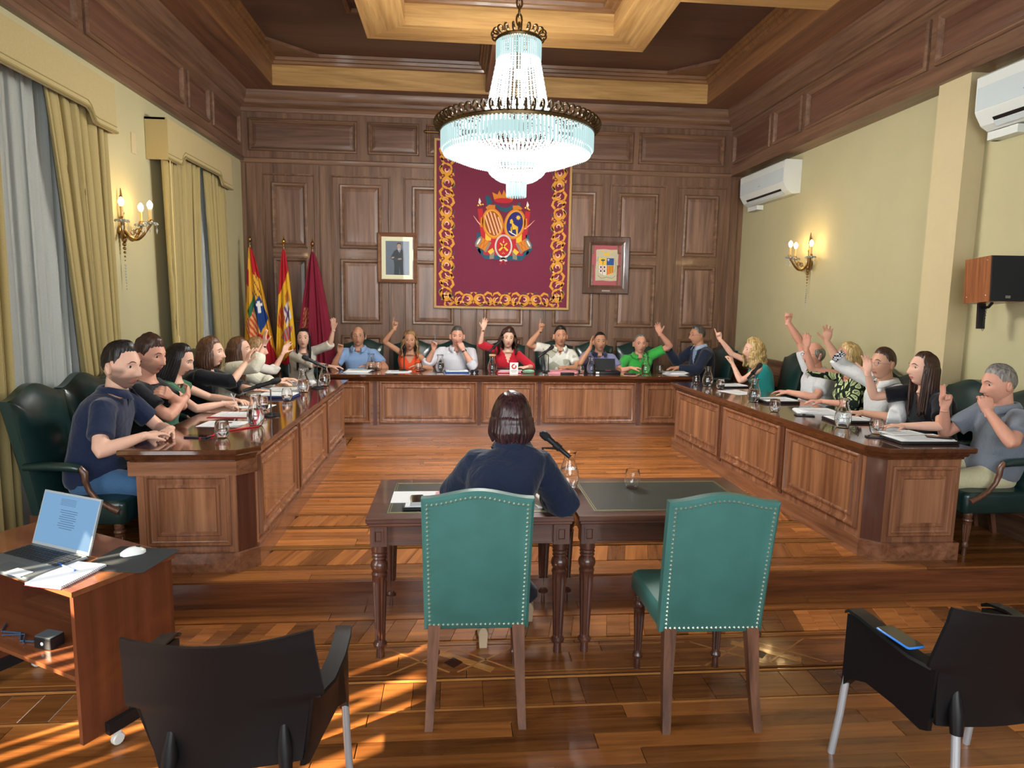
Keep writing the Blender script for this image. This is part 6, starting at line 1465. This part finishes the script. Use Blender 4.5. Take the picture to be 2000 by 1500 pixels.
def garment(c, name='shirt', m_=None, inf=.010, sleeve='short', cut=None, cutw=.07, cutd=.12, collar=None, roll=False, low=0, wr=.006, open_front=0, cuff=None, button=True, watchside=None):
    F, side, N_, root = c['F'], c['side'], c['N'], c['root']; g = M(); c['torso'](g, inf, 1.0 if cut is None else .99)
    for nm, sd in (('L', 1), ('R', -1)):
        if nm not in c['els'] or sleeve == 'none': continue
        E_, W_ = c['els'][nm]; s0 = c['S'][nm]; r = c['ra']+inf
        ins = s0-side*sd*.05
        if sleeve == 'cap': pts = [ins, s0, s0.lerp(E_, .30)]; rr = [r*1.05, r*1.12, r*1.05]
        elif sleeve == 'short': pts = [ins, s0, s0.lerp(E_, .35), s0.lerp(E_, .68)]; rr = [r*1.05, r*1.14, r*1.12, r*1.14]
        elif sleeve == 'elbow': pts = [ins, s0, s0.lerp(E_, .5), E_.lerp(s0, .08), E_.lerp(W_, .12)]; rr = [r*1.05, r*1.15, r*1.1, r*1.15, r*1.2]
        elif sleeve == 'puff': pts = [ins, s0, s0.lerp(E_, .5), E_, E_.lerp(W_, .35), E_.lerp(W_, .62)]; rr = [r*1.1, r*1.25, r*1.3, r*1.3, r*1.35, r*.95]
        elif sleeve == 'rolled': pts = [ins, s0, s0.lerp(E_, .5), E_.lerp(s0, .12), E_, E_.lerp(W_, .22), E_.lerp(W_, .30)]; rr = [r*1.05, r*1.14, r*1.08, r*1.02, r*1.02, r*1.05, r*1.08]
        else: pts = [ins, s0, s0.lerp(E_, .5), E_.lerp(s0, .06), E_, E_.lerp(W_, .10), E_.lerp(W_, .5), E_.lerp(W_, .93)]; rr = [r*1.05, r*1.14, r*1.05, r*.98, r*.96, r*.98, r*.88, r*.74]
        g.tube(pts, rr, 14)
        if sleeve in ('rolled', 'short', 'elbow') and roll:
            a, b = (E_.lerp(W_, .20), E_.lerp(W_, .30)) if sleeve == 'rolled' else (s0.lerp(E_, .62), s0.lerp(E_, .72)); g.tube([a, b], [r*1.16]*2, 14)
    vx = .0095 if c['near'] else .0125
    me = fuse(g, vx, 4)
    import bmesh
    bm = bmesh.new(); bm.from_mesh(me); bm.normal_update()
    for v in bm.verts:
        p = v.co; q = noise.noise(p*7)+.5*noise.noise(V((p.x*16, p.y*16, p.z*9))); v.co = p+v.normal*(q*wr)
    if cut:
        kill = []
        for f in bm.faces:
            q = f.calc_center_median()-N_; s = q.dot(side); fr = q.dot(F); h = -q.z
            rr = math.hypot(s, fr)
            if h < .035 and rr < c['nr']+.012+ (.012 if cut != 'crew' else 0): kill.append(f); continue
            if cut == 'v' and fr > 0 and h < cutd and abs(s) < cutw*(1-h/cutd)+.004: kill.append(f)
            if cut == 'scoop' and fr > -.02 and h < cutd*math.sqrt(max(0, 1-(s/cutw)**2)): kill.append(f)
            if cut == 'open' and fr > .02 and h < cutd and abs(s) < cutw*(1-max(0, h/cutd)**1.3)+.003: kill.append(f)
        bmesh.ops.delete(bm, geom=kill, context='FACES')
    me2 = bpy.data.meshes.new(name); bm.to_mesh(me2); bm.free()
    me2.materials.append(m_); me2.polygons.foreach_set('use_smooth', [True]*len(me2.polygons)); o = link(name, me2, root, True)
    if collar:
        cm = M(); n = 22; nr = c['nr']+.007+inf*.4; A0 = math.radians(24); ins, outs, low_ = [], [], []
        for i in range(n+1):
            a = A0+(2*PI-2*A0)*i/n; d = F*math.cos(a)+side*math.sin(a); dn = .012*math.cos(a)
            fr_ = max(0, math.cos(a)); up_ = .030-.028*fr_
            ins.append(N_+d*nr+uz*(up_+.002)); outs.append(N_+d*(nr+.014)+uz*(up_+.006)); low_.append(N_+d*(nr+.034+.016*fr_)+uz*(up_-.026-.030*fr_))
        base = [p-uz*.035 for p in ins]
        vs = base+ins+outs+low_; k_ = n+1; fs = []
        for r_ in range(3):
            for i in range(n): fs.append((r_*k_+i, r_*k_+i+1, (r_+1)*k_+i+1, (r_+1)*k_+i))
        cm.add(vs, fs); co = cm.build('collar', collar if not isinstance(collar, bool) else m_, root, 'all', world=True); sd_ = co.modifiers.new('t', 'SOLIDIFY'); sd_.thickness = .004
    if button:
        bt = M()
        for i in range(4):
            s_ = .86-.12*i; p = c['spine'](s_); p = p+F*(.125 if s_ < .8 else .10)
            bt.ball(p, .0045, 6, 4)
    return o
def build_hair(root, hp, hs, color, kw, near, rnd):
    mt = HA[color]; sty = {
        #          thick, top, front el, temple el, nape el, noise, nfreq
        'wbob': (.026, .024, 40, 6, -30, .003, 40), 'short': (.010, .016, 40, 6, -34, .002, 60), 'quiff': (.008, .022, 46, 8, -34, .004, 50), 'crop': (.006, .009, 42, 8, -32, .001, 70),
        'curlyshort': (.016, .030, 36, 2, -32, .009, 34), 'bald': (.006, -.004, 0, 0, -32, .002, 60), 'recede': (.008, .008, 52, 6, -32, .002, 60),
        'bob': (.022, .024, 44, 5, -30, .004, 40), 'long': (.013, .015, 46, 5, -30, .003, 40), 'wavy': (.018, .022, 44, 5, -30, .008, 26), 'curlylong': (.030, .036, 42, 4, -30, .014, 26), 'bun': (.012, .016, 34, 4, -30, .003, 50)}[hs]
    T, TT, fe, te, ne, nz, nf = sty; NA, NR = (128, 26) if near else (84, 18)
    ph = rnd.random()*10
    if hs != 'bald':
        vs = []
        def elmin(a):
            a = abs(a)
            pts = [(0, fe), (38, fe-1), (58, fe-9), (70, te+8), (80, te-6), (92, te-2), (104, -16), (125, ne+3), (180, ne)]
            for (a0, e0), (a1, e1) in zip(pts[:-1], pts[1:]):
                if a <= a1: t = (a-a0)/(a1-a0); t = t*t*(3-2*t); return e0+(e1-e0)*t
            return ne
        longh = hs in ('wbob', 'bob', 'long', 'wavy', 'curlylong')
        for j in range(NR+1):
            r = j/NR
            for i in range(NA):
                az = -PI+2*PI*i/NA; em = elmin(math.degrees(az))+(1.6*math.sin(az*23+ph)+1.2*math.sin(az*41))*(r > .8)
                el = math.radians(89.5+(em-89.5)*r); p = head_pt(az, el, kw); nrm = V((p.x/.0092, p.y/.0056, p.z/.0139)).normalized()
                t = T+(TT-T)*max(0, math.sin(el))**1.2
                if hs == 'quiff' and p.x > 0: t += .010*max(0, math.cos(az))*(1-r)*r*4
                rim = (1-r**2.2)*1.0 if not (longh and abs(math.degrees(az)) > 62) else 1.0
                cr = noise.noise(V((p.x*nf, p.y*nf, p.z*nf+ph)))*nz+.0016*math.sin(az*52+noise.noise(p*30)*4)
                part = -.006*G(p.y-.018, .006)*(p.z > .05 and p.x > -.04) if longh else 0
                q = p+nrm*((t+cr+part)*rim-.004*(1-rim)); vs.append(hp(q))
        fs = [(j*NA+i, (j+1)*NA+i, (j+1)*NA+(i+1) % NA, j*NA+(i+1) % NA) for j in range(NR) for i in range(NA)]
        m = M(); m.add(vs, fs); m.add([vs[i] for i in range(NA)], [tuple(range(NA))]); 
        if hs == 'bun':
            m.ball(hp(V((-.115, 0, .01))), .036, 14, 10)
        m.build('hair', mt, root, 'all', world=True)
    else:
        m = M(); vs = []; n = 60; R_ = 8
        for j in range(R_+1):
            r = j/R_
            for i in range(n+1):
                az = math.radians(62+236*i/n); a = abs(math.degrees(az)-180); top_ = 38-8*(a/118)**2; lo = -32+38*(a/118)**3; el = math.radians(top_+(lo-top_)*r)
                p = head_pt(az, el, kw); nrm = V((p.x, p.y*1.4, p.z)).normalized(); t = .014*math.sin(PI*min(1, max(0, r*1.0)))**.5*min(1, (1-abs(2*i/n-1))*9)-.002; vs.append(hp(p+nrm*t))
        m.add(vs, [(j*(n+1)+i, (j+1)*(n+1)+i, (j+1)*(n+1)+i+1, j*(n+1)+i+1) for j in range(R_) for i in range(n)]); m.build('hair', mt, root, 'all', world=True)
    if hs in ('wbob', 'bob', 'long', 'wavy', 'curlylong'):
        ln = {'wbob': .100, 'bob': .150, 'long': .33, 'wavy': .20, 'curlylong': .19}[hs]; fo = {'wbob': 62, 'bob': 62, 'long': 66, 'wavy': 60, 'curlylong': 56}[hs]
        NA2, NR2 = (132, 22) if near else (90, 18); vs = []
        for j in range(NR2+1):
            r = j/NR2
            for i in range(NA2+1):
                ad = fo+(360-2*fo)*i/NA2; az = math.radians(ad); a = abs(ad-180)/(180-fo)   # 0 back .. 1 front lock
                el0 = math.radians(14-18*(r if r < .3 else .3)/.3); p = head_pt(az, el0, kw); ef = min(1, min(i, NA2-i)/9); t = T*.96*(ef+(1-ef)*min(1, r*2.2))-.004*(1-min(1, r*6))
                dn = max(0, r-.2)/.8*(ln*(1+.10*math.sin(az*5+ph)+.05*math.sin(az*31))*(1-.12*a if hs != 'long' else 1-.0*a))
                if hs == 'wbob': fl = .016*math.sin(PI*min(1, r*.75))-.045*max(0, r-.62)*(1-a*.3)
                elif hs == 'bob': fl = .010*math.sin(PI*min(1, r))-.020*max(0, r-.7)*2.2*(1-a*.5)
                elif hs == 'long': fl = .004+.03*r*(1-a)-.018*r*a
                else: fl = .014*math.sin(PI*r*.9)+.012*r
                wv = 0
                if hs in ('wavy', 'curlylong'): wv = .007*math.sin(r*13+az*6+ph)+nz*1.2*noise.noise(V((math.cos(az)*2.4, math.sin(az)*2.4, r*7+ph)))
                st = (.0028*math.sin(az*38+2*noise.noise(V((az*3, r*3, ph))))+.002*math.sin(az*71+r*3))*min(1, r*2)*(.45 if hs == 'wbob' else 1)
                d = V((p.x, p.y*1.25, 0)).normalized(); q = V((p.x, p.y, 0))+d*(t+fl+wv+st); q.z = p.z+.118*0-dn
                if ad > fo and (i < 5 or i > NA2-5): q.x += -.004
                vs.append(hp(q))
        fs = [(j*(NA2+1)+i, (j+1)*(NA2+1)+i, (j+1)*(NA2+1)+i+1, j*(NA2+1)+i+1) for j in range(NR2) for i in range(NA2)]
        m = M(); m.add(vs, fs); o = m.build('hair_lengths', mt, root, 'all', world=True); s = o.modifiers.new('t', 'SOLIDIFY'); s.thickness = .012; s.offset = -1

def pattern_mat(nm, kind):
    if nm in MATS: return MATS[nm]
    m, nt, b = _bsdf(nm); N = nt.nodes; L = nt.links; tc = N.new('ShaderNodeTexCoord'); b.inputs['Roughness'].default_value = .85; b.inputs['Specular IOR Level'].default_value = .2
    r = N.new('ShaderNodeValToRGB')
    if kind == 'zig':
        v = N.new('ShaderNodeTexVoronoi'); v.feature = 'DISTANCE_TO_EDGE'; v.inputs['Scale'].default_value = 15; mp = N.new('ShaderNodeMapping'); mp.inputs['Scale'].default_value = (1, 1.2, .7); L.new(tc.outputs['Object'], mp.inputs[0]); L.new(mp.outputs[0], v.inputs['Vector']); L.new(v.outputs['Distance'], r.inputs[0])
        e = r.color_ramp.elements; e[0].position = .0; e[0].color = H('#1f2a22'); e[1].position = .13; e[1].color = H('#1f2a22'); r.color_ramp.interpolation = 'CONSTANT'
        for p, c in ((.14, '#c9d79f'), (.27, '#5f6b50'), (.33, '#aebd8a')): q = r.color_ramp.elements.new(p); q.color = H(c)
    elif kind == 'camo':
        n = N.new('ShaderNodeTexVoronoi'); n.inputs['Scale'].default_value = 15; L.new(tc.outputs['Object'], n.inputs['Vector']); s = N.new('ShaderNodeSeparateColor'); L.new(n.outputs['Color'], s.inputs[0]); L.new(s.outputs[0], r.inputs[0]); r.color_ramp.interpolation = 'CONSTANT'
        e = r.color_ramp.elements; e[0].color = H('#cfd0c4'); e[1].position = .55; e[1].color = H('#a9aa98'); q = r.color_ramp.elements.new(.8); q.color = H('#dcdcd4')
    elif kind == 'stripe':
        w = N.new('ShaderNodeTexWave'); w.inputs['Scale'].default_value = 26; w.bands_direction = 'X'; L.new(tc.outputs['Object'], w.inputs['Vector']); L.new(w.outputs['Fac'], r.inputs[0]); e = r.color_ramp.elements; e[0].color = H('#b4b6c2'); e[1].color = H('#d6d6dc'); e[0].position = .3; e[1].position = .6
    elif kind == 'plaid':
        c1 = N.new('ShaderNodeTexChecker'); c1.inputs['Scale'].default_value = 60; L.new(tc.outputs['Object'], c1.inputs['Vector']); c1.inputs['Color1'].default_value = H('#1c2433'); c1.inputs['Color2'].default_value = H('#c9ccd0'); L.new(c1.outputs['Color'], b.inputs['Base Color']); MATS[nm] = m; return m
    L.new(r.outputs[0], b.inputs['Base Color']); MATS[nm] = m; return m
def wear(nm, c, fold=.3): return cloth(nm, c, .88, fold, 11)
DN = (0, 0, -1); UP = (0, 0, 1); BK = 'men and women seated behind the back desk'
def wristwatch(root, w, e, r=.030, mt=None, nm='wristwatch', face=True, d=None):
    w, e = V(w), V(e); a = (e-w).normalized(); c = w+a*.022; m = M(); m.tube([c-a*.009, c+a*.009], r, 16, flat=.8)
    if face: u = (uz-a*uz.dot(a)).normalized() if d is None else V(d); m.lathe([(.017, 0), (.017, .006), (.013, .008)], 14, c+u*r*.80, ax=tuple(u))
    m.build(nm, mt or BLKF, root, True, world=True)

# ---- left desk, from the camera
NAVYP = wear('navy_polo_cloth', '#1c2742')
person('man in a navy polo shirt with arms crossed on the left desk, nearest the camera', (-2.10, 4.34, 1.412), 8, -14, pelvis=(-2.30, 4.33), sk='fair', hair='black', hs='quiff', k=1.15, belly=.02, near=True, beard='#57453d', jeans='jeans', nod=6, headk=1.22, nk=.130,
    R=((-1.90, 4.15, 1.005), (.45, .88, .02), (-.1, .1, -1), 'rest', (-.3, -.8, -.6)), L=((-1.86, 4.41, .995), (.05, -.99, -.05), DN, 'rest', (-.2, .9, -.5)),
    top=[dict(name='polo_shirt', m_=NAVYP, inf=.014, sleeve='short', collar=True, cut='v', cutw=.022, cutd=.10)])
person('man with curly brown hair in a dark t-shirt with folded arms on the left', (-2.20, 4.965, 1.425), 0, -18, pelvis=(-2.36, 4.98), sk='red', hair='brown', hs='curlyshort', k=1.05, near=True, headk=1.15, beard='#9a7565', nod=10,
    R=((-1.98, 5.02, 1.13), (-.25, .9, .30), (-1, -.2, 0), 'rest', (.5, -.6, -.8)), L=((-2.0, 4.80, 1.16), (-.1, -.85, .45), (-1, .2, 0), 'curl', (.6, .5, -.8)),
    top=[dict(name='t_shirt', m_=wear('charcoal_tshirt', '#1d2026'), inf=.012, sleeve='short', cut='crew')])
o = person('young woman with long black hair in a green top writing on the left desk', (-2.20, 5.46, 1.35), 5, 4, pelvis=(-2.38, 5.50), sex='f', sk='fair', hair='black', hs='long', near=True, nod=22,
    R=((-1.86, 5.46, 1.0), (.92, .1, -.1), (0, .5, -.85), 'pen', (-.1, -.9, -.5)), L=((-1.86, 5.72, .985), (.8, -.5, 0), DN, 'rest', (0, .9, -.5)),
    top=[dict(name='green_top', m_=wear('green_top_cloth', '#3d6b50'), inf=.012, sleeve='cap', cut='scoop', cutw=.075, cutd=.07)])
m = M(); m.tube([(-1.765, 5.47, .965), (-1.80, 5.43, 1.085)], [.003, .0045], 8); m.tube([(-1.765, 5.47, .965), (-1.760, 5.473, .955)], [.003, .001], 8); tag(m.build('pen', WHITEP, None, True), 'white pen in the hand of the woman in green', 'pen')
person('woman with a dark brown bob in a black top raising her hand, left row', (-2.17, 6.08, 1.36), 0, 0, pelvis=(-2.36, 6.08), sex='f', sk='fair', hair='chestnut', hs='bob', near=True, k=1.16, belly=.02, nod=2,
    R=((-1.88, 6.10, 1.27), (.25, .25, .93), (.7, .6, 0), 'wave', (-.1, -.7, -.7)), L=((-1.84, 6.26, 1.0), (.9, .3, -.05), DN, 'rest', (0, .9, -.4)),
    top=[dict(name='black_top', m_=wear('black_top_cloth', '#12151c'), inf=.020, sleeve='elbow', cut='v', cutw=.07, cutd=.12)])
o = person('woman with long brown hair in a cream blouse raising her hand, left row', (-2.14, 6.75, 1.33), 0, 5, pelvis=(-2.34, 6.72), sex='f', sk='fair', hair='chestnut', hs='long', nod=0,
    R=((-1.86, 6.62, 1.40), (.05, .0, 1), (.8, .6, 0), 'open', (.3, -.4, -.9)), L=((-1.80, 6.82, 1.0), (.9, .1, -.05), DN, 'rest', (0, .9, -.4)),
    top=[dict(name='cream_blouse', m_=wear('cream_blouse_cloth', '#d4d2c0'), inf=.014, sleeve='puff', cut='v', cutw=.05, cutd=.10, collar=True)])
wristwatch(o, (-1.86, 6.62, 1.40), (-1.87, 6.62, 1.2), .027, face=False, nm='bracelet')
person('blond woman with hair tied back in a white blouse, left row far end', (-2.12, 7.24, 1.30), 10, 20, pelvis=(-2.36, 7.28), sex='f', sk='fair', hair='darkblond', hs='bun', nod=4,
    L=((-1.93, 7.60, 1.24), (.35, .35, .86), (.8, -.5, .2), 'wave', (.2, .5, -.8)), R=((-1.78, 7.10, 1.0), (.9, -.2, 0), DN, 'rest', (0, -.8, -.5)),
    top=[dict(name='white_blouse', m_=wear('white_blouse_cloth', '#d6d4cb'), inf=.014, sleeve='rolled', cut='v', cutw=.05, cutd=.09)])
person('young woman with long black hair in a white shirt raising her hand by the flags', (-1.968, 8.75, 1.327), -72, -80, pelvis=(-2.06, 9.02), sex='f', sk='fair', hair='black', hs='long', grp=None, nod=-3,
    L=((-1.564, 8.66, 1.462), (.0, -.05, 1), (-.3, -1, 0), 'open', (.5, .1, -1)), R=((-1.55, 8.45, 1.0), (.96, -.1, -.02), DN, 'rest', (-.4, -.5, -.7)),
    top=[dict(name='white_shirt', m_=wear('offwhite_shirt_cloth', '#cfcabd'), inf=.014, sleeve='elbow', roll=True, cut='v', cutw=.035, cutd=.14)])
# ---- back desk, left to right
PB = 9.00
def back(lab, head, look, **kw):
    kw.setdefault('pelvis', (head[0], PB)); return person(lab, head, -90, look, **kw)
back('balding man with glasses in a light blue shirt behind the back desk', (-1.277, 8.84, 1.36), -86, sk='tan', hair='darkgrey', hs='bald', k=1.10, belly=.03, specs='#7a6a5a',
    R=((-1.49, 8.66, 1.16), (.1, -.1, 1), (.3, -1, 0), 'curl', (-.5, .2, -1)), L=((-1.08, 8.56, 1.005), (-.95, -.2, .02), DN, 'rest', (.8, .1, -.5)),
    top=[dict(name='blue_shirt', m_=wear('light_blue_shirt_cloth', '#7f9cc4'), inf=.014, sleeve='short', collar=True, cut='v', cutw=.02, cutd=.06)])
o = back('woman in an orange sleeveless top pointing up behind the back desk', (-.603, 8.84, 1.31), -88, sex='f', sk='tan', hair='darkblond', hs='wavy',
    R=((-.792, 8.72, 1.481), (.12, -.05, 1), (.2, -1, 0), 'point', (-1, .1, -.6)), L=((-.46, 8.54, 1.005), (-.95, -.15, 0), DN, 'rest', (.8, .1, -.5)),
    top=[dict(name='orange_top', m_=wear('orange_top_cloth', '#d9512a', .2), inf=.010, sleeve='none', cut='v', cutw=.09, cutd=.14)])
wristwatch(o, (-.46, 8.54, 1.005), (-.36, 8.6, 1.02), .026)
o = back('grey-haired man in a pale striped shirt resting his chin on his hand', (.024, 8.84, 1.376), -90, sk='red', hair='darkgrey', hs='short', k=1.16, belly=.03, nod=4,
    R=((-.285, 8.66, 1.21), (.05, -.1, 1), (.5, -1, 0), 'pen', (-.7, .1, -1)), L=((.105, 8.68, 1.215), (-.45, .30, .85), (-.2, .9, -.1), 'curl', (.6, -.1, -1)),
    top=[dict(name='striped_shirt', m_=pattern_mat('striped_shirt_cloth', 'stripe'), inf=.018, sleeve='rolled', collar=True, cut='v', cutw=.03, cutd=.09)])
wristwatch(o, (.105, 8.68, 1.215), (.16, 8.66, 1.1), .031)
m = M(); m.tube([(-.262, 8.60, 1.28), (-.262, 8.60, 1.42)], .0042, 8); m.tube([(-.262, 8.60, 1.42), (-.262, 8.60, 1.432)], [.004, .001], 8); tag(m.build('pen', mat('pen_greyblue', '#7d8aa0', .3), None, True), 'pen held upright by the man in the striped shirt', 'pen')
o = back('smiling curly-haired woman in a red dress raising her hand, centre of the back desk', (.709, 8.84, 1.355), -90, sex='f', sk='fair', hair='brown', hs='curlylong', roll=-4,
    R=((.368, 8.72, 1.49), (.16, -.02, 1), (.2, -1, 0), 'wave', (-1, .1, -.7)), L=((.92, 8.52, 1.005), (-.95, -.1, 0), DN, 'rest', (.8, .1, -.5)),
    top=[dict(name='red_dress', m_=wear('red_dress_cloth', '#b91f30'), inf=.013, sleeve='elbow', cut='v', cutw=.06, cutd=.17)])
wristwatch(o, (.368, 8.72, 1.49), (.34, 8.75, 1.3), .025, BRASS, 'bracelet', False)
o = back('tanned man in a white patterned short-sleeved shirt pointing up', (1.415, 8.84, 1.393), -90, sk='tan', hair='black', hs='quiff', k=1.05,
    R=((1.127, 8.72, 1.48), (.14, -.03, 1), (.4, -1, 0), 'point', (-1, .1, -.8)), L=((1.44, 8.52, 1.005), (-.95, -.15, 0), DN, 'fist', (.9, .1, -.5)),
    top=[dict(name='patterned_shirt', m_=pattern_mat('patterned_shirt_cloth', 'camo'), inf=.014, sleeve='short', collar=True, cut='v', cutw=.035, cutd=.09)])
wristwatch(o, (1.127, 8.72, 1.48), (1.1, 8.75, 1.3), .028, face=False, nm='bracelet')
back('dark-haired man in a lilac shirt holding a hand before his face', (1.963, 8.84, 1.325), -92, sk='tan', hair='black', hs='crop', k=1.02,
    R=((1.79, 8.64, 1.26), (.18, .05, 1), (.9, -.5, 0), 'open', (-.6, .1, -1)), L=((2.06, 8.54, 1.005), (-.95, -.15, 0), DN, 'rest', (.8, .1, -.5)),
    top=[dict(name='lilac_shirt', m_=wear('lilac_shirt_cloth', '#7d80a8'), inf=.013, sleeve='short', collar=wear('navy_collar', '#2a3050'), cut='v', cutw=.02, cutd=.07)])
back('balding man in a bright green polo shirt with his arm raised', (2.523, 8.84, 1.305), -96, sk='red', hair='grey', hs='recede', k=1.05, belly=.02, nod=4,
    L=((2.76, 8.74, 1.46), (-.35, -.05, .95), (-.3, -1, 0), 'wave', (1, .1, -.5)), R=((2.33, 8.54, 1.005), (.95, -.15, 0), DN, 'rest', (-.8, .1, -.5)),
    top=[dict(name='green_polo', m_=wear('green_polo_cloth', '#3aa545'), inf=.014, sleeve='short', collar=True, cut='v', cutw=.02, cutd=.08)])
person('man in navy suit and glasses pointing up, right end of the back desk', (3.306, 8.80, 1.435), -170, -172, pelvis=(3.42, 8.92), sk='tan', hair='darkgrey', hs='short', k=1.08, specs='#7a2a22', nod=2,
    R=((2.92, 8.86, 1.24), (-.05, -.05, 1), (-.6, -.8, 0), 'point', (.2, .2, -1)), L=((2.98, 8.60, 1.005), (-.95, -.1, 0), DN, 'rest', (.2, -.6, -.8)),
    top=[dict(name='blue_shirt', m_=wear('sky_shirt_cloth', '#9fb6d4'), inf=.006, sleeve='long', collar=True, cut='crew'), dict(name='suit_jacket', m_=wear('navy_suit_cloth', '#1a2438'), inf=.022, sleeve='long', cut='open', cutw=.062, cutd=.24)], jeans='navy_trousers')
# ---- right desk, far to near
o = person('curly blond woman in a teal sleeveless top pointing, far end of the right desk', (3.55, 7.61, 1.325), 172, 176, pelvis=(3.70, 7.58), sex='f', sk='fair', hair='blond', hs='curlylong', k=1.1, nod=2,
    R=((3.22, 7.80, 1.44), (-.30, .05, .95), (-.6, -.6, .2), 'point', (.2, .2, -1)), L=((3.30, 7.58, 1.16), (-.2, .3, .9), (-.5, .8, 0), 'curl', (.0, -.5, -1)),
    top=[dict(name='teal_top', m_=wear('teal_top_cloth', '#1f8a86'), inf=.013, sleeve='none', cut='scoop', cutw=.08, cutd=.08)])
wristwatch(o, (3.30, 7.58, 1.16), (3.32, 7.56, 1.0), .026, BRASS, 'bracelet', False)
person('bald man with glasses in a white polo shirt with his arm straight up, right row', (3.68, 6.49, 1.36), 178, -172, pelvis=(3.74, 6.50), sk='red', hair='grey', hs='bald', k=1.12, belly=.03, specs='#5a4a40',
    R=((3.50, 6.72, 1.69), (.05, -.05, 1), (-.4, -.9, 0), 'fist', (.9, .4, .1)), L=((3.34, 6.30, 1.0), (-.7, .7, 0), DN, 'rest', (.2, -.9, -.5)),
    top=[dict(name='white_polo', m_=wear('white_polo_cloth', '#cfd3d6'), inf=.014, sleeve='short', collar=True, cut='v', cutw=.02, cutd=.08)])
person('blond woman in a green zigzag patterned dress with her hand raised, right row', (3.64, 5.83, 1.39), 178, 172, pelvis=(3.76, 5.96), sex='f', sk='red', hair='blond', hs='bob', k=1.08,
    R=((3.35, 6.04, 1.46), (-.05, -.05, 1), (-.5, -.8, 0), 'open', (.3, .3, -1)), L=((3.34, 5.70, 1.0), (-.9, .2, 0), DN, 'rest', (.2, -.9, -.5)),
    top=[dict(name='zigzag_dress', m_=pattern_mat('zigzag_dress_cloth', 'zig'), inf=.016, sleeve='elbow', cut='scoop', cutw=.07, cutd=.07)])
o = person('man in glasses and white shirt, arm raised with plaid cuff, right row', (3.62, 5.29, 1.385), 178, -168, pelvis=(3.72, 5.40), sk='mid', hair='brown', hs='short', k=1.10, belly=.02, specs='#8a8a90', near=True,
    R=((3.36, 5.72, 1.55), (-.10, -.25, .96), (-.5, -.8, 0), 'wave', (.2, .5, -.9)), L=((3.34, 5.08, 1.0), (-.9, .2, 0), DN, 'rest', (.2, -.9, -.5)),
    top=[dict(name='white_shirt', m_=wear('white_shirt_cloth', '#ccd0d0'), inf=.016, sleeve='rolled', collar=True, cut='v', cutw=.03, cutd=.08)])
m = M(); m.tube([(3.46, 5.64, 1.40), (3.43, 5.665, 1.44)], .058, 16); m.build('plaid_cuff', pattern_mat('plaid_cloth', 'plaid'), o, True, world=True)
person('woman with long dark brown hair in a black v-neck top, hand raised, right row', (3.60, 4.78, 1.395), 180, 176, pelvis=(3.80, 4.86), sex='f', sk='fair', hair='brown', hs='long', k=1.14, belly=.01, near=True, nod=-2,
    R=((3.32, 5.03, 1.34), (-.10, -.05, 1), (-.8, -.5, 0), 'wave', (.1, .4, -1)), L=((3.30, 4.52, 1.0), (-.95, .1, 0), DN, 'open', (.3, -.9, -.5)),
    top=[dict(name='black_top', m_=wear('black_vneck_cloth', '#11131b'), inf=.016, sleeve='short', cut='v', cutw=.06, cutd=.15)])
o = person('grey-haired man in grey-blue t-shirt, two fingers raised, nearest on the right', (3.72, 4.19, 1.352), 174, 172, pelvis=(3.83, 4.31), sk='red', hair='grey', hs='short', k=1.08, near=True, jeans='cream_trousers', nod=10,
    R=((3.48, 4.36, 1.165), (-.02, -.02, 1), (-.7, -.7, 0), 'two', (.3, .5, -1)), L=((3.53, 4.03, 1.185), (-.02, .35, .92), (.2, .5, .1), 'curl', (-.1, -.9, -.8)),
    top=[dict(name='t_shirt', m_=wear('greyblue_tshirt_cloth', '#737c88'), inf=.016, sleeve='short', collar=True, cut='v', cutw=.02, cutd=.07)])
wristwatch(o, (3.53, 4.03, 1.185), (3.57, 3.98, .95), .029, face=False, nm='wristband')
# ---- woman seen from behind
person('woman with a dark plum bob and navy blouse, seen from behind at the table', (.29, 3.32, 1.262), 90, 92, pelvis=(.11, 3.05), sex='f', sk='fair', hair='plum', hs='wbob', k=1.04, near=True, stand_z=0, legs='bare', seat=.50, jeans='navy_trousers', nod=6, nk=.125,
    feet=((.16, 3.42), (.44, 3.70)), R=((.47, 3.50, .83), (-.3, .9, 0), DN, 'rest', (.8, -.5, -.8)), L=((.10, 3.60, .83), (.2, .95, 0), DN, 'rest', (-.8, -.3, -.6)),
    top=[dict(name='navy_blouse', m_=wear('navy_blouse_cloth', '#18233a', .6), inf=.024, sleeve='puff', collar=True, cut='crew', wr=.010)])

# ---- armchairs under and behind the sitters
for x, y, fc, who in ((-2.27, 4.32, 0, 'the man in the navy polo'), (-2.32, 4.95, 0, 'the man with curly brown hair'), (-2.34, 5.53, 0, 'the woman writing in green'), (-2.38, 6.12, 0, 'the woman in black on the left'), (-2.38, 6.72, 0, 'the woman in the cream blouse'), (-2.38, 7.32, 8, 'the blond woman at the far end of the left row'), (-2.07, 9.06, -75, 'the young woman by the flags'),
    (-1.28, 9.03, -90, 'the man in light blue'), (-.60, 9.03, -90, 'the woman in orange'), (.02, 9.03, -90, 'the man in the striped shirt'), (.72, 9.03, -90, 'the woman in red'), (1.41, 9.03, -90, 'the man in the patterned shirt'), (2.0, 9.03, -90, 'the man in lilac'), (2.60, 9.03, -90, 'the man in the green polo'), (3.44, 8.95, -170, 'the man in the navy suit'),
    (3.72, 7.60, 176, 'the woman in teal'), (3.76, 6.56, 180, 'the man in the white polo'), (3.76, 6.00, 180, 'the woman in the zigzag dress'), (3.72, 5.45, 180, 'the man with the plaid cuff'), (3.755, 4.89, 180, 'the woman in the black v-neck'), (3.755, 4.33, 178, 'the grey-haired man nearest on the right')):
    armchair(x, y, fc, 'dark green leather armchair under '+who)
